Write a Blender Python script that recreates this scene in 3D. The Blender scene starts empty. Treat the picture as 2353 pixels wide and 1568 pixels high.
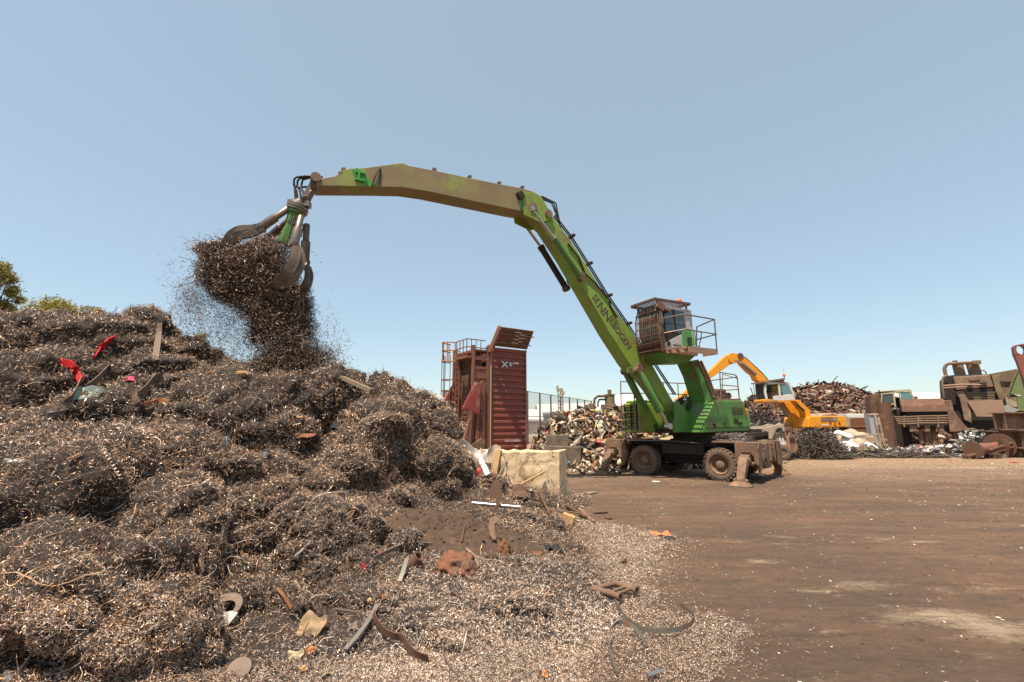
import bpy, bmesh, math, random
import numpy as np
from mathutils import Vector, Matrix
from mathutils.bvhtree import BVHTree
R = math.radians
rng = np.random.default_rng(7)
random.seed(7)
scene = bpy.context.scene
COL = scene.collection

# ------------------------------------------------------------------ camera, sky, sun, exposure
CAM_H, PITCH, FOC = 1.85, R(10.3), 1046.0          # FOC: focal length in units of a 2353 px wide picture
cd = bpy.data.cameras.new('camera'); cam = bpy.data.objects.new('camera', cd); COL.objects.link(cam)
cam.location = (0, 0, CAM_H); cam.rotation_euler = (math.pi/2 + PITCH, 0, 0)
cd.sensor_width = 36; cd.lens = 36*FOC/2353; cd.clip_start = 0.05; cd.clip_end = 2000
scene.camera = cam
SUN_EL, SUN_AZ = R(69), R(238)                       # azimuth counted from +X in the ground plane
w = bpy.data.worlds.new('World'); scene.world = w; w.use_nodes = True
nt = w.node_tree; bg = nt.nodes['Background']; sky = nt.nodes.new('ShaderNodeTexSky')
sky.sky_type = 'NISHITA'; sky.sun_disc = False; sky.sun_elevation = SUN_EL
sky.sun_rotation = math.pi/2 - SUN_AZ
sky.air_density = 1.0; sky.dust_density = 0.8; sky.ozone_density = 0.6; sky.altitude = 0
hz_ = nt.nodes.new('ShaderNodeMix'); hz_.data_type = 'RGBA'; hz_.inputs[0].default_value = .48      # summer haze: pale veil over the whole sky
nt.links.new(sky.outputs[0], hz_.inputs[6]); hz_.inputs[7].default_value = (2.65, 3.3, 3.3, 1); nt.links.new(hz_.outputs[2], bg.inputs[0]); bg.inputs[1].default_value = 0.105
sd = bpy.data.lights.new('sun', 'SUN'); sun = bpy.data.objects.new('sun', sd); COL.objects.link(sun)
sd.energy = 4.3; sd.angle = R(0.53); sd.color = (1, .88, .73)
sdir = Vector((math.cos(SUN_EL)*math.cos(SUN_AZ), math.cos(SUN_EL)*math.sin(SUN_AZ), math.sin(SUN_EL)))
sun.rotation_euler = sdir.to_track_quat('Z', 'Y').to_euler(); sun.location = (0, 0, 30)
scene.view_settings.view_transform = 'Standard'; scene.view_settings.look = 'None'
scene.view_settings.exposure = 0.95; scene.view_settings.gamma = 1
scene.cycles.max_bounces = 6; scene.cycles.diffuse_bounces = 3; scene.cycles.glossy_bounces = 3
scene.cycles.sample_clamp_indirect = 4

# ------------------------------------------------------------------ survey: sight lines of the photograph -> metres
def ray(x, y):
    u = (x-1176.5)/FOC; v = (784-y)/FOC
    return Vector((u, math.cos(PITCH)-v*math.sin(PITCH), math.sin(PITCH)+v*math.cos(PITCH)))
EYE = Vector((0, 0, CAM_H))
def at(x, y, Y): d = ray(x, y); return EYE + d*(Y/d.y)
def ground_at(x, y, Z=0): d = ray(x, y); return EYE + d*((Z-CAM_H)/d.z)
class Frame:
    def __init__(s, o, ang): s.o = Vector(o); s.a = ang; s.M = Matrix.Translation(s.o) @ Matrix.Rotation(ang, 4, 'Z'); s.I = s.M.inverted()
    def sec(s, px, py, lat=0):                       # where the sight line meets the thing's upright plane y = lat
        o = s.I @ EYE; d = s.I.to_3x3() @ ray(px, py); t = (lat-o.y)/d.y; p = o+d*t; return (p.x, p.z)
    def pt(s, px, py, lat=0): a = s.sec(px, py, lat); return Vector((a[0], lat, a[1]))
    def xpl(s, px, py, x):                           # same for a plane x = const
        o = s.I @ EYE; d = s.I.to_3x3() @ ray(px, py); t = (x-o.x)/d.x; return o+d*t

# ------------------------------------------------------------------ materials
MATS = {}
def mat(name, c1, c2=None, scale=3., rough=.75, metal=0., bump=.15, c3=None, c3t=.62, stretch=(1,1,1), attr=False, spec=.4, contrast=.25, c3scale=None):
    m = bpy.data.materials.new(name); m.use_nodes = True; MATS[name] = m
    t = m.node_tree; N = t.nodes; L = t.links; p = N['Principled BSDF']
    p.inputs['Roughness'].default_value = rough; p.inputs['Metallic'].default_value = metal
    p.inputs['Specular IOR Level'].default_value = spec
    tc = N.new('ShaderNodeTexCoord'); mp = N.new('ShaderNodeMapping'); mp.inputs['Scale'].default_value = stretch
    L.new(tc.outputs['Object'], mp.inputs[0])
    n1 = N.new('ShaderNodeTexNoise'); n1.inputs['Scale'].default_value = scale; n1.inputs['Detail'].default_value = 9; n1.inputs['Roughness'].default_value = .65
    L.new(mp.outputs[0], n1.inputs['Vector'])
    def ramp(src, a, b):
        r = N.new('ShaderNodeMapRange'); r.inputs[1].default_value = a; r.inputs[2].default_value = b; r.clamp = True
        L.new(src, r.inputs[0]); return r.outputs[0]
    def mix(f, a, b, mode='MIX'):
        x = N.new('ShaderNodeMix'); x.data_type = 'RGBA'; x.blend_type = mode
        if f is not None and not isinstance(f, float): L.new(f, x.inputs[0])
        else: x.inputs[0].default_value = f
        for k, c in ((6, a), (7, b)):
            if isinstance(c, tuple): x.inputs[k].default_value = (*c, 1)
            else: L.new(c, x.inputs[k])
        return x.outputs[2]
    f = ramp(n1.outputs['Fac'], .5-contrast, .5+contrast)
    if attr:
        a = N.new('ShaderNodeAttribute'); a.attribute_name = 'Col'
        c = mix(f, a.outputs['Color'], mix(1., a.outputs['Color'], c2 or (.6,.6,.6), 'MULTIPLY'))
    else:
        c = mix(f, c1, c2 or tuple(k*.6 for k in c1))
    if c3:
        n2 = N.new('ShaderNodeTexNoise'); n2.inputs['Scale'].default_value = c3scale or scale*.37; n2.inputs['Detail'].default_value = 7; n2.inputs['Roughness'].default_value = .7
        mp2 = N.new('ShaderNodeMapping'); mp2.inputs['Location'].default_value = (7.3, 1.1, 3.7); mp2.inputs['Scale'].default_value = stretch
        L.new(tc.outputs['Object'], mp2.inputs[0]); L.new(mp2.outputs[0], n2.inputs['Vector'])
        c = mix(ramp(n2.outputs['Fac'], c3t-.07, c3t+.07), c, c3)
    L.new(c, p.inputs['Base Color'])
    rr = N.new('ShaderNodeMapRange'); rr.inputs[3].default_value = max(.05, rough-.12); rr.inputs[4].default_value = min(1, rough+.12)
    L.new(n1.outputs['Fac'], rr.inputs[0]); L.new(rr.outputs[0], p.inputs['Roughness'])
    if bump:
        b = N.new('ShaderNodeBump'); b.inputs['Strength'].default_value = bump; b.inputs['Distance'].default_value = .02
        L.new(n1.outputs['Fac'], b.inputs['Height']); L.new(b.outputs[0], p.inputs['Normal'])
    return m
def glass(name, col, rough=.08):
    m = mat(name, col, tuple(k*.8 for k in col), 2, rough, 0, 0, spec=.9); return m

RUST = (.115, .055, .034); DIRT = (.105, .068, .045)
mat('green_paint', (.085,.215,.040), (.062,.155,.030), 2.2, .5, 0, .05, c3=(.13,.105,.05), c3t=.57, c3scale=1.8)
mat('boom_paint', (.225,.325,.045), (.15,.245,.033), 1.6, .55, 0, .05, c3=(.19,.15,.06), c3t=.57, c3scale=1.4)
mat('stick_paint', (.25,.185,.085), (.19,.14,.07), 1.7, .65, 0, .06, c3=(.24,.27,.06), c3t=.57, c3scale=.9)
mat('bright_green', (.07,.33,.045), (.055,.24,.035), 4, .4, 0, .03)
mat('dirty_steel', (.20,.115,.07), (.105,.064,.043), 4, .8, .05, .3, c3=(.26,.155,.095), c3t=.57)
mat('black_steel', (.022,.018,.015), (.04,.029,.022), 5, .7, .2, .2)
mat('tyre_rubber', (.19,.122,.082), (.085,.06,.044), 6, .95, 0, .3)
mat('rim_dust', (.25,.15,.088), (.16,.10,.06), 7, .85, 0, .2)
mat('rust', (.15,.076,.047), (.098,.05,.033), 4, .85, .05, .3, c3=(.21,.095,.048), c3t=.6)
mat('dark_rust', (.15,.078,.046), (.075,.043,.03), 4, .85, .1, .3, c3=(.21,.10,.055), c3t=.6)
mat('bright_rust', (.22,.08,.035), (.13,.05,.026), 5, .85, 0, .3)
mat('container_red', (.27,.072,.05), (.19,.056,.041), 2.5, .6, 0, .05, c3=(.16,.07,.047), c3t=.57)
mat('tilter_red', (.25,.095,.057), (.155,.064,.042), 3.5, .75, 0, .2, c3=(.12,.07,.048), c3t=.57)
mat('faded_red', (.30,.05,.04), (.20,.04,.035), 5, .75, 0, .2, c3=(.30,.18,.13), c3t=.58)
mat('cage_yellow', (.42,.19,.025), (.25,.11,.03), 5, .7, 0, .1)
mat('loader_yellow', (.72,.29,.015), (.60,.22,.012), 2, .45, 0, .03, c3=(.22,.11,.035), c3t=.66)
mat('white_paint', (.62,.59,.53), (.5,.47,.42), 3, .5, 0, .03, c3=(.34,.27,.2), c3t=.66)
mat('dirty_white', (.42,.34,.25), (.27,.20,.14), 5, .8, 0, .2, c3=(.16,.10,.065), c3t=.56)
mat('grey_paint', (.45,.43,.40), (.37,.35,.32), 3, .45, 0, .02)
mat('cream_paint', (.45,.38,.24), (.3,.25,.15), 5, .7, 0, .1)
mat('chrome', (.55,.5,.45), (.4,.36,.33), 6, .25, .9, .02)
mat('worn_steel', (.30,.235,.19), (.17,.125,.10), 6, .4, .7, .1)
mat('tine_steel', (.16,.115,.085), (.09,.065,.05), 6, .5, .5, .2, c3=(.24,.18,.13), c3t=.6)
mat('rubber', (.02,.018,.017), (.035,.028,.024), 5, .6, 0, .05)
glass('window_glass', (.035,.055,.055)); glass('teal_glass', (.10,.22,.22))
mat('letter_brown', (.085,.045,.035), (.07,.04,.03), 6, .7, 0, 0)
mat('letter_dark', (.03,.035,.025), (.045,.04,.03), 6, .6, 0, 0)
mat('letter_red', (.45,.03,.03), (.3,.03,.03), 6, .6, 0, 0)
mat('letter_white', (.7,.68,.64), (.5,.47,.45), 8, .7, 0, 0)
mat('beacon_orange', (.75,.13,.02), (.6,.1,.02), 8, .25, 0, 0)
mat('concrete', (.74,.56,.35), (.58,.42,.25), 3.2, .9, 0, .7, c3=(.33,.21,.12), c3t=.57, stretch=(1.2,1.2,.6), c3scale=3.6)
mat('grey_concrete', (.23,.165,.115), (.14,.105,.08), 3, .9, 0, .6, c3=(.09,.065,.05), c3t=.55)
mat('soil', (.085,.050,.030), (.050,.030,.019), 9, .97, 0, .8, c3=(.11,.065,.038), c3t=.6)
mat('red_soil', (.21,.085,.042), (.13,.055,.03), 14, .95, 0, .9, c3=(.12,.075,.05), c3t=.56, c3scale=7)
mat('swarf_shade_core', (.046,.034,.026), (.020,.015,.012), 20, .95, 0, .6)  # shade in the hollows between turnings, put into a near-black base colour
mat('load_shade_core', (.016,.012,.009), (.008,.006,.005), 20, .95, 0, .6)  # blacker copy: shade inside the load and falling column, painted as colour
mat('swarf_metal', (1,1,1), (.8,.74,.68), 14, .42, .3, 0, attr=True, spec=.5)
mat('scrap_mixed', (1,1,1), (.55,.5,.45), 9, .55, .25, .1, attr=True)
mat('cable_black', (1,1,1), (.7,.7,.7), 9, .55, .1, 0, attr=True)
mat('leaf', (1,1,1), (.8,.8,.75), 3, .6, 0, 0, attr=True, spec=.25)
mat('bark', (.12,.09,.065), (.07,.055,.04), 6, .9, 0, .5)
mat('timber', (.42,.26,.12), (.28,.17,.08), 9, .85, 0, .2, stretch=(1,6,6))
mat('old_timber', (.24,.18,.12), (.16,.115,.075), 9, .9, 0, .2)
mat('cardboard', (.46,.29,.13), (.38,.23,.10), 5, .85, 0, .1)
mat('brown_paper', (.32,.215,.12), (.25,.165,.095), 5, .85, 0, .1)
mat('red_cloth', (.62,.012,.018), (.42,.01,.014), 12, .7, 0, .2)
mat('pink_cloth', (.65,.08,.16), (.5,.05,.1), 12, .7, 0, .2)
mat('print_cloth', (.42,.46,.36), (.08,.2,.2), 14, .8, 0, .2, c3=(.28,.2,.3), c3t=.58, c3scale=11)
mat('belt_brown', (.17,.115,.085), (.13,.085,.062), 5, .7, 0, .08)
mat('strap_steel', (.26,.235,.20), (.19,.165,.135), 8, .5, .5, .1, c3=(.28,.11,.04), c3t=.62, c3scale=5)
mat('white_sheet', (.70,.66,.60), (.55,.52,.47), 5, .7, 0, .2)
mat('black_cloth', (.018,.016,.016), (.03,.026,.025), 8, .8, 0, .3)
mat('orange_rag', (.46,.19,.07), (.34,.13,.05), 9, .8, 0, .2)
mat('can_silver', (.55,.54,.52), (.4,.39,.38), 5, .3, .8, .03)
mat('can_red', (.55,.02,.02), (.45,.02,.02), 5, .3, .4, .02)
mat('blue_plastic', (.05,.3,.55), (.04,.22,.4), 4, .4, 0, 0)
mat('machine_brown', (.25,.16,.10), (.12,.078,.052), 3.5, .8, .05, .3, c3=(.30,.22,.14), c3t=.60)
mat('machine_olive', (.20,.165,.085), (.14,.11,.06), 3, .75, 0, .1, c3=(.15,.09,.055), c3t=.54)
mat('hopper_green', (.16,.21,.075), (.13,.165,.06), 2.5, .65, 0, .05, c3=(.12,.09,.05), c3t=.62)
mat('tan_sheet', (.33,.205,.14), (.27,.165,.115), 2, .7, .1, .05)
mat('shed_white', (.55,.53,.49), (.48,.46,.43), 1, .6, 0, 0)
mat('shed_grey', (.33,.34,.35), (.28,.29,.30), 1, .6, 0, 0)
mat('fence_steel', (.20,.18,.16), (.15,.13,.12), 4, .6, .4, 0)
mat('rubble_tan', (.48,.38,.27), (.30,.22,.15), 2.5, .95, 0, .7, c3=(.18,.12,.08), c3t=.57)
mat('skin', (.30,.17,.11), (.25,.14,.09), 9, .6, 0, 0)
mat('hi_vis', (.7,.6,.02), (.6,.5,.02), 5, .8, 0, 0)
mat('dark_cloth', (.02,.025,.05), (.03,.03,.05), 5, .8, 0, 0)

def patchy_metal(m, lo=.05, hi=.9):                # some turnings bare and bright, most dulled by rust and dust
    t = m.node_tree; n = t.nodes.new('ShaderNodeTexNoise'); n.inputs['Scale'].default_value = 26; n.inputs['Detail'].default_value = 2; tc = t.nodes.new('ShaderNodeTexCoord'); t.links.new(tc.outputs['Object'], n.inputs['Vector'])
    r = t.nodes.new('ShaderNodeMapRange'); r.inputs[1].default_value = .52; r.inputs[2].default_value = .59; r.inputs[3].default_value = lo; r.inputs[4].default_value = hi; t.links.new(n.outputs['Fac'], r.inputs[0]); t.links.new(r.outputs[0], t.nodes['Principled BSDF'].inputs['Metallic'])
patchy_metal(MATS['swarf_metal'])
def cracked(m, sc=2.2, width=.02, col=(.09,.06,.04), pits=True):   # cracks and broken-out pits
    t = m.node_tree; N = t.nodes; L = t.links; p = N['Principled BSDF']; src = p.inputs['Base Color'].links[0].from_socket
    tc = N.new('ShaderNodeTexCoord'); n = N.new('ShaderNodeTexNoise'); n.inputs['Scale'].default_value = 3; n.inputs['Detail'].default_value = 6; ad = N.new('ShaderNodeMix'); ad.data_type = 'RGBA'; ad.blend_type = 'ADD'; ad.inputs[0].default_value = .35
    L.new(tc.outputs['Object'], n.inputs['Vector']); L.new(tc.outputs['Object'], ad.inputs[6]); L.new(n.outputs['Color'], ad.inputs[7])
    v = N.new('ShaderNodeTexVoronoi'); v.feature = 'DISTANCE_TO_EDGE'; v.inputs['Scale'].default_value = sc; L.new(ad.outputs[2], v.inputs['Vector'])
    r = N.new('ShaderNodeMapRange'); r.inputs[1].default_value = 0; r.inputs[2].default_value = width; r.inputs[3].default_value = .85; r.inputs[4].default_value = 0; L.new(v.outputs['Distance'], r.inputs[0])
    n2 = N.new('ShaderNodeTexNoise'); n2.inputs['Scale'].default_value = 9; n2.inputs['Detail'].default_value = 3; L.new(tc.outputs['Object'], n2.inputs['Vector']); r2 = N.new('ShaderNodeMapRange'); r2.inputs[1].default_value = .64; r2.inputs[2].default_value = .68; r2.inputs[3].default_value = 0; r2.inputs[4].default_value = .9; L.new(n2.outputs['Fac'], r2.inputs[0])
    mx = N.new('ShaderNodeMath'); mx.operation = 'MAXIMUM'; L.new(r.outputs[0], mx.inputs[0]); L.new(r2.outputs[0], mx.inputs[1])
    c = N.new('ShaderNodeMix'); c.data_type = 'RGBA'; L.new(mx.outputs[0], c.inputs[0]); L.new(src, c.inputs[6]); c.inputs[7].default_value = (*col, 1); L.new(c.outputs[2], p.inputs['Base Color'])
cracked(MATS['concrete']); cracked(MATS['grey_concrete'], 1.6, .03)
# ------------------------------------------------------------------ mesh builders
class MB:
    def __init__(s): s.v = []; s.f = []; s.c = []; s.X = None
    def add(s, vs, fs, col=None):
        o = len(s.v)
        for p in vs:
            p = Vector(p); s.v.append(tuple(s.X @ p if s.X else p))
        for f in fs: s.f.append(tuple(i+o for i in f)); s.c.append(col)
        return s
    def box(s, c, d, rot=None, taper=1., col=None):
        M_ = rot if rot is not None else Matrix.Identity(3); c = Vector(c); vs = []
        for z in (-.5, .5):
            k = taper if z > 0 else 1
            for x, y in ((-.5,-.5),(.5,-.5),(.5,.5),(-.5,.5)): vs.append(c + M_ @ Vector((x*d[0]*k, y*d[1]*k, z*d[2])))
        return s.add(vs, [(3,2,1,0),(4,5,6,7),(0,1,5,4),(1,2,6,5),(2,3,7,6),(3,0,4,7)], col)
    def ext(s, x0, x1, y0, y1, z0, z1, col=None): return s.box(((x0+x1)/2,(y0+y1)/2,(z0+z1)/2), (x1-x0,y1-y0,z1-z0), col=col)
    def beam(s, a, b, wd, h, up=(0,0,1), col=None, w2=None, h2=None):
        a = Vector(a); b = Vector(b); d = (b-a).normalized(); u = Vector(up)
        if abs(d.dot(u)) > .98: u = Vector((1,0,0))
        sx = d.cross(u).normalized(); uz = sx.cross(d); vs = []
        for p, ww, hh in ((a, wd, h), (b, w2 or wd, h2 or h)):
            for i, j in ((-1,-1),(1,-1),(1,1),(-1,1)): vs.append(p + sx*(i*ww/2) + uz*(j*hh/2))
        return s.add(vs, [(0,1,2,3),(7,6,5,4),(0,4,5,1),(1,5,6,2),(2,6,7,3),(3,7,4,0)], col)
    def tube(s, pts, r, n=8, col=None, closed=False):
        pts = [Vector(p) for p in pts]; m = len(pts); rs = r if isinstance(r, (list, tuple)) else [r]*m
        vs = []; fs = []; prev = None
        for i, p in enumerate(pts):
            d = (pts[(i+1) % m if closed else min(i+1, m-1)] - pts[(i-1) % m if closed else max(i-1, 0)]).normalized()
            if prev is None: u = d.orthogonal().normalized()
            else: u = (prev - d*prev.dot(d)); u = u.normalized() if u.length > 1e-6 else d.orthogonal().normalized()
            prev = u; v_ = d.cross(u)
            for k in range(n): a = 2*math.pi*k/n; vs.append(p + (u*math.cos(a)+v_*math.sin(a))*rs[i])
        for i in range(m if closed else m-1):
            for k in range(n):
                j = (i+1) % m; fs.append((i*n+k, i*n+(k+1) % n, j*n+(k+1) % n, j*n+k))
        if not closed: fs.append(tuple(range(n-1, -1, -1))); fs.append(tuple((m-1)*n+k for k in range(n)))
        return s.add(vs, fs, col)
    def cyl(s, a, b, r, r2=None, n=16, col=None): return s.tube([a, b], [r, r if r2 is None else r2], n, col)
    def lathe(s, prof, a, ax, n=24, col=None):      # prof: (distance along ax, radius)
        a = Vector(a); ax = Vector(ax).normalized(); u = ax.orthogonal().normalized(); v_ = ax.cross(u); vs = []; fs = []
        for t, r in prof:
            for k in range(n): g = 2*math.pi*k/n; vs.append(a+ax*t+(u*math.cos(g)+v_*math.sin(g))*max(r, 1e-4))
        for i in range(len(prof)-1):
            for k in range(n): fs.append((i*n+k, i*n+(k+1) % n, (i+1)*n+(k+1) % n, (i+1)*n+k))
        return s.add(vs, fs, col)
    def prism(s, poly, y0, y1, col=None):           # poly in (x, z), extruded in y
        n = len(poly); vs = [(a, y0, b) for a, b in poly] + [(a, y1, b) for a, b in poly]
        fs = [tuple(range(n)), tuple(range(2*n-1, n-1, -1))] + [(i, n+i, n+(i+1) % n, (i+1) % n) for i in range(n)]
        return s.add(vs, fs, col)
    def prism_x(s, poly, x0, x1, col=None):         # poly in (y, z), extruded in x
        n = len(poly); vs = [(x0, a, b) for a, b in poly] + [(x1, a, b) for a, b in poly]
        fs = [tuple(range(n)), tuple(range(2*n-1, n-1, -1))] + [(i, n+i, n+(i+1) % n, (i+1) % n) for i in range(n)]
        return s.add(vs, fs, col)
    def sweep(s, pts, ws, ts, side, col=None):      # flat bar swept along pts: ws wide (along side), ts thick
        pts = [Vector(p) for p in pts]; side = Vector(side).normalized(); m = len(pts); vs = []; fs = []
        for i, p in enumerate(pts):
            d = (pts[min(i+1, m-1)]-pts[max(i-1, 0)]).normalized(); sd_ = (side-d*side.dot(d)).normalized(); nn = d.cross(sd_)
            ww = ws[i] if isinstance(ws, (list, tuple)) else ws; tt = ts[i] if isinstance(ts, (list, tuple)) else ts
            for a, b in ((-1,-1),(1,-1),(1,1),(-1,1)): vs.append(p+sd_*(a*ww/2)+nn*(b*tt/2))
        for i in range(m-1):
            for k in range(4): fs.append((i*4+k, i*4+(k+1) % 4, i*4+4+(k+1) % 4, i*4+4+k))
        fs.append((3,2,1,0)); fs.append(tuple((m-1)*4+k for k in range(4)))
        return s.add(vs, fs, col)
    def sheet(s, P, nu, nv, th=.004, col=None):     # P(u,v)->point, thin but closed sheet
        g = [[Vector(P(i/nu, j/nv)) for j in range(nv+1)] for i in range(nu+1)]; vs = []; fs = []; W = nv+1
        nr = [[None]*W for _ in range(nu+1)]
        for i in range(nu+1):
            for j in range(W):
                a = g[min(i+1, nu)][j]-g[max(i-1, 0)][j]; b = g[i][min(j+1, nv)]-g[i][max(j-1, 0)]
                n_ = a.cross(b); nr[i][j] = n_.normalized() if n_.length > 1e-9 else Vector((0,0,1))
        for k in (0, 1):
            for i in range(nu+1):
                for j in range(W): vs.append(g[i][j]+nr[i][j]*(th*k))
        o = (nu+1)*W
        for i in range(nu):
            for j in range(nv):
                a, b, c, d = i*W+j, (i+1)*W+j, (i+1)*W+j+1, i*W+j+1
                fs.append((d, c, b, a)); fs.append((o+a, o+b, o+c, o+d))
        for i in range(nu):
            for j in (0, nv):
                a, b = i*W+j, (i+1)*W+j; fs.append((a, b, o+b, o+a))
        for j in range(nv):
            for i in (0, nu):
                a, b = i*W+j, i*W+j+1; fs.append((a, b, o+b, o+a))
        return s.add(vs, fs, col)
    def build(s, name, m, parent=None, smooth=False, bevel=0):
        me = bpy.data.meshes.new(name); me.from_pydata(s.v, [], s.f)
        bm = bmesh.new(); bm.from_mesh(me); bmesh.ops.recalc_face_normals(bm, faces=bm.faces); bm.to_mesh(me); bm.free()
        if any(c is not None for c in s.c):
            at_ = me.color_attributes.new('Col', 'FLOAT_COLOR', 'CORNER'); buf = []
            for p, c in zip(me.polygons, s.c): buf += list((*(c or (.5,.5,.5)), 1))*p.loop_total
            at_.data.foreach_set('color', buf)
        o = bpy.data.objects.new(name, me); COL.objects.link(o); me.materials.append(MATS[m] if isinstance(m, str) else m)
        if parent: o.parent = parent
        if smooth:
            for p in me.polygons: p.use_smooth = True
            try: me.set_sharp_from_angle(angle=R(40))
            except Exception: pass
        if bevel:
            b = o.modifiers.new('bevel', 'BEVEL'); b.width = bevel; b.segments = 2; b.limit_method = 'ANGLE'; b.angle_limit = R(35)
        return o
def tag(o, label, cat, group=None, kind=None):
    o['label'] = label; o['category'] = cat
    if group: o['group'] = group
    if kind: o['kind'] = kind
    return o
def thing(name, label, cat, loc=(0,0,0), rz=0, group=None):
    o = bpy.data.objects.new(name, None); COL.objects.link(o); o.location = loc; o.rotation_euler = (0, 0, rz); o.empty_display_size = .2
    return tag(o, label, cat, group)
def copy_tree(o, parent=None):
    c = o.copy(); COL.objects.link(c); c.parent = parent
    for ch in list(o.children): copy_tree(ch, c)
    return c
def npmesh(name, V, F, m, parent=None, pcol=None, smooth=False):   # V (n,3), F (k,4 or 3) arrays; pcol per vertex rgb
    me = bpy.data.meshes.new(name); me.vertices.add(len(V)); me.vertices.foreach_set('co', np.ascontiguousarray(V, np.float32).ravel())
    k = F.shape[1]; me.loops.add(F.size); me.loops.foreach_set('vertex_index', np.ascontiguousarray(F, np.int32).ravel())
    me.polygons.add(len(F)); me.polygons.foreach_set('loop_start', np.arange(0, F.size, k, dtype=np.int32)); me.polygons.foreach_set('loop_total', np.full(len(F), k, np.int32))
    if pcol is not None:
        a = me.color_attributes.new('Col', 'FLOAT_COLOR', 'POINT'); a.data.foreach_set('color', np.c_[pcol, np.ones(len(V))].astype(np.float32).ravel())
    me.update(calc_edges=True); me.validate()
    if smooth: me.polygons.foreach_set('use_smooth', np.ones(len(F), bool))
    o = bpy.data.objects.new(name, me); COL.objects.link(o); me.materials.append(MATS[m])
    if parent: o.parent = parent
    return o
def text(mb, s_, size, P0, U, V_, off=0.004, th=.003, spacing=1.0, col=None, bold=.012):
    """lettering: outlines of s_ laid on the plane (P0; U, V_), a thin raised sheet"""
    cu = bpy.data.curves.new('tmp', 'FONT'); cu.body = s_; cu.size = size; cu.extrude = th; cu.space_character = spacing; cu.resolution_u = 3; cu.offset = size*bold
    ob = bpy.data.objects.new('tmp', cu); COL.objects.link(ob); bpy.context.view_layer.update()
    me = ob.evaluated_get(bpy.context.evaluated_depsgraph_get()).to_mesh()
    U = Vector(U).normalized(); V_ = Vector(V_).normalized(); W = U.cross(V_); P0 = Vector(P0)
    vs = [P0+U*v.co.x+V_*v.co.y+W*(off+v.co.z) for v in me.vertices]; fs = [tuple(p.vertices) for p in me.polygons]
    wd = max(v.co.x for v in me.vertices)
    mb.add(vs, fs, col); bpy.data.objects.remove(ob); bpy.data.curves.remove(cu); return wd

# value noise
_tab = rng.random((256, 256))
def vnoise(x, y):
    xi = np.floor(x).astype(int); yi = np.floor(y).astype(int); fx = x-xi; fy = y-yi
    fx = fx*fx*(3-2*fx); fy = fy*fy*(3-2*fy); g = lambda a, b: _tab[a % 256, b % 256]
    return (g(xi,yi)*(1-fx)+g(xi+1,yi)*fx)*(1-fy)+(g(xi,yi+1)*(1-fx)+g(xi+1,yi+1)*fx)*fy
def fbm(x, y, o=4):
    r = 0; a = .5
    for k in range(o): r = r+a*(vnoise(x*2**k+17*k, y*2**k+9*k)-.5); a *= .5
    return r
# ribbons: curled turnings, vectorised
def ribbons(P, A, L, Wd, Rad, turns, seg):
    """P centres (n,3), A axes (n,3), lengths, widths, curl radii, turns -> verts, quads"""
    n = len(P); A = A/np.linalg.norm(A, axis=1, keepdims=True)
    h = np.where(np.abs(A[:, 2:]) < .9, np.array([[0,0,1.]]), np.array([[1.,0,0]])); U = np.cross(A, h); U /= np.linalg.norm(U, axis=1, keepdims=True); W = np.cross(A, U)
    ph = rng.random(n)*6.283; t = np.linspace(-.5, .5, seg+1)
    th = ph[:, None]+turns[:, None]*6.283*t
    c = np.cos(th)[..., None]; s = np.sin(th)[..., None]
    rad = U[:, None]*c+W[:, None]*s; tan = -U[:, None]*s+W[:, None]*c
    path = P[:, None]+A[:, None]*(L[:, None]*t)[..., None]+rad*Rad[:, None, None]
    tw = (rng.random(n)*1.6)[:, None, None]
    sd = A[:, None]*np.cos(tw)+rad*np.sin(tw)
    k = (Wd/2)[:, None, None]*(1-.75*np.abs(2*t)**3)[None, :, None]
    V = np.stack([path-sd*k, path+sd*k], 2).reshape(-1, 3)
    b = (np.arange(n)*(seg+1)*2)[:, None]+np.arange(seg)*2
    F = np.stack([b, b+1, b+3, b+2], -1).reshape(-1, 4)
    return V, F
def strands(P, D, L, rad, bend, seg=8):
    """thin bent wires, three-sided"""
    n = len(P); D = D/np.linalg.norm(D, axis=1, keepdims=True); B = rng.normal(size=(n,3)); B -= D*(B*D).sum(1, keepdims=True); B /= np.linalg.norm(B, axis=1, keepdims=True)
    C = np.cross(D, B); t = np.linspace(-.5, .5, seg+1); a = bend[:, None]*t
    k = np.where(np.abs(bend) < .05, .05, bend)[:, None]
    path = P[:, None]+D[:, None]*(L[:, None]*np.sin(bend[:, None]*t)/k)[..., None]+B[:, None]*(L[:, None]*(1-np.cos(bend[:, None]*t))/k)[..., None] + C[:, None]*(L[:, None]*.06*np.sin(t*9+bend[:, None]))[..., None]
    out = []
    for g in (0, 2.09, 4.19): out.append(path+(B[:, None]*math.cos(g)+C[:, None]*math.sin(g))*rad[:, None, None])
    V = np.stack(out, 2).reshape(-1, 3); F = []
    b = (np.arange(n)*(seg+1)*3)[:, None]+np.arange(seg)*3
    for q in range(3): F.append(np.stack([b+q, b+(q+1) % 3, b+3+(q+1) % 3, b+3+q], -1).reshape(-1, 4))
    return V, np.concatenate(F)
PAL = np.array([1.09,1.01,.965])*np.array([(.52,.41,.31),(.62,.52,.42),(.42,.29,.20),(.32,.21,.14),(.46,.31,.19),(.22,.16,.12),(.38,.35,.33),(.48,.32,.19),(.16,.11,.085)])
def pick(n, p=None): return PAL[rng.choice(len(PAL), n, p=p)]*(.75+.5*rng.random((n,1)))
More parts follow.
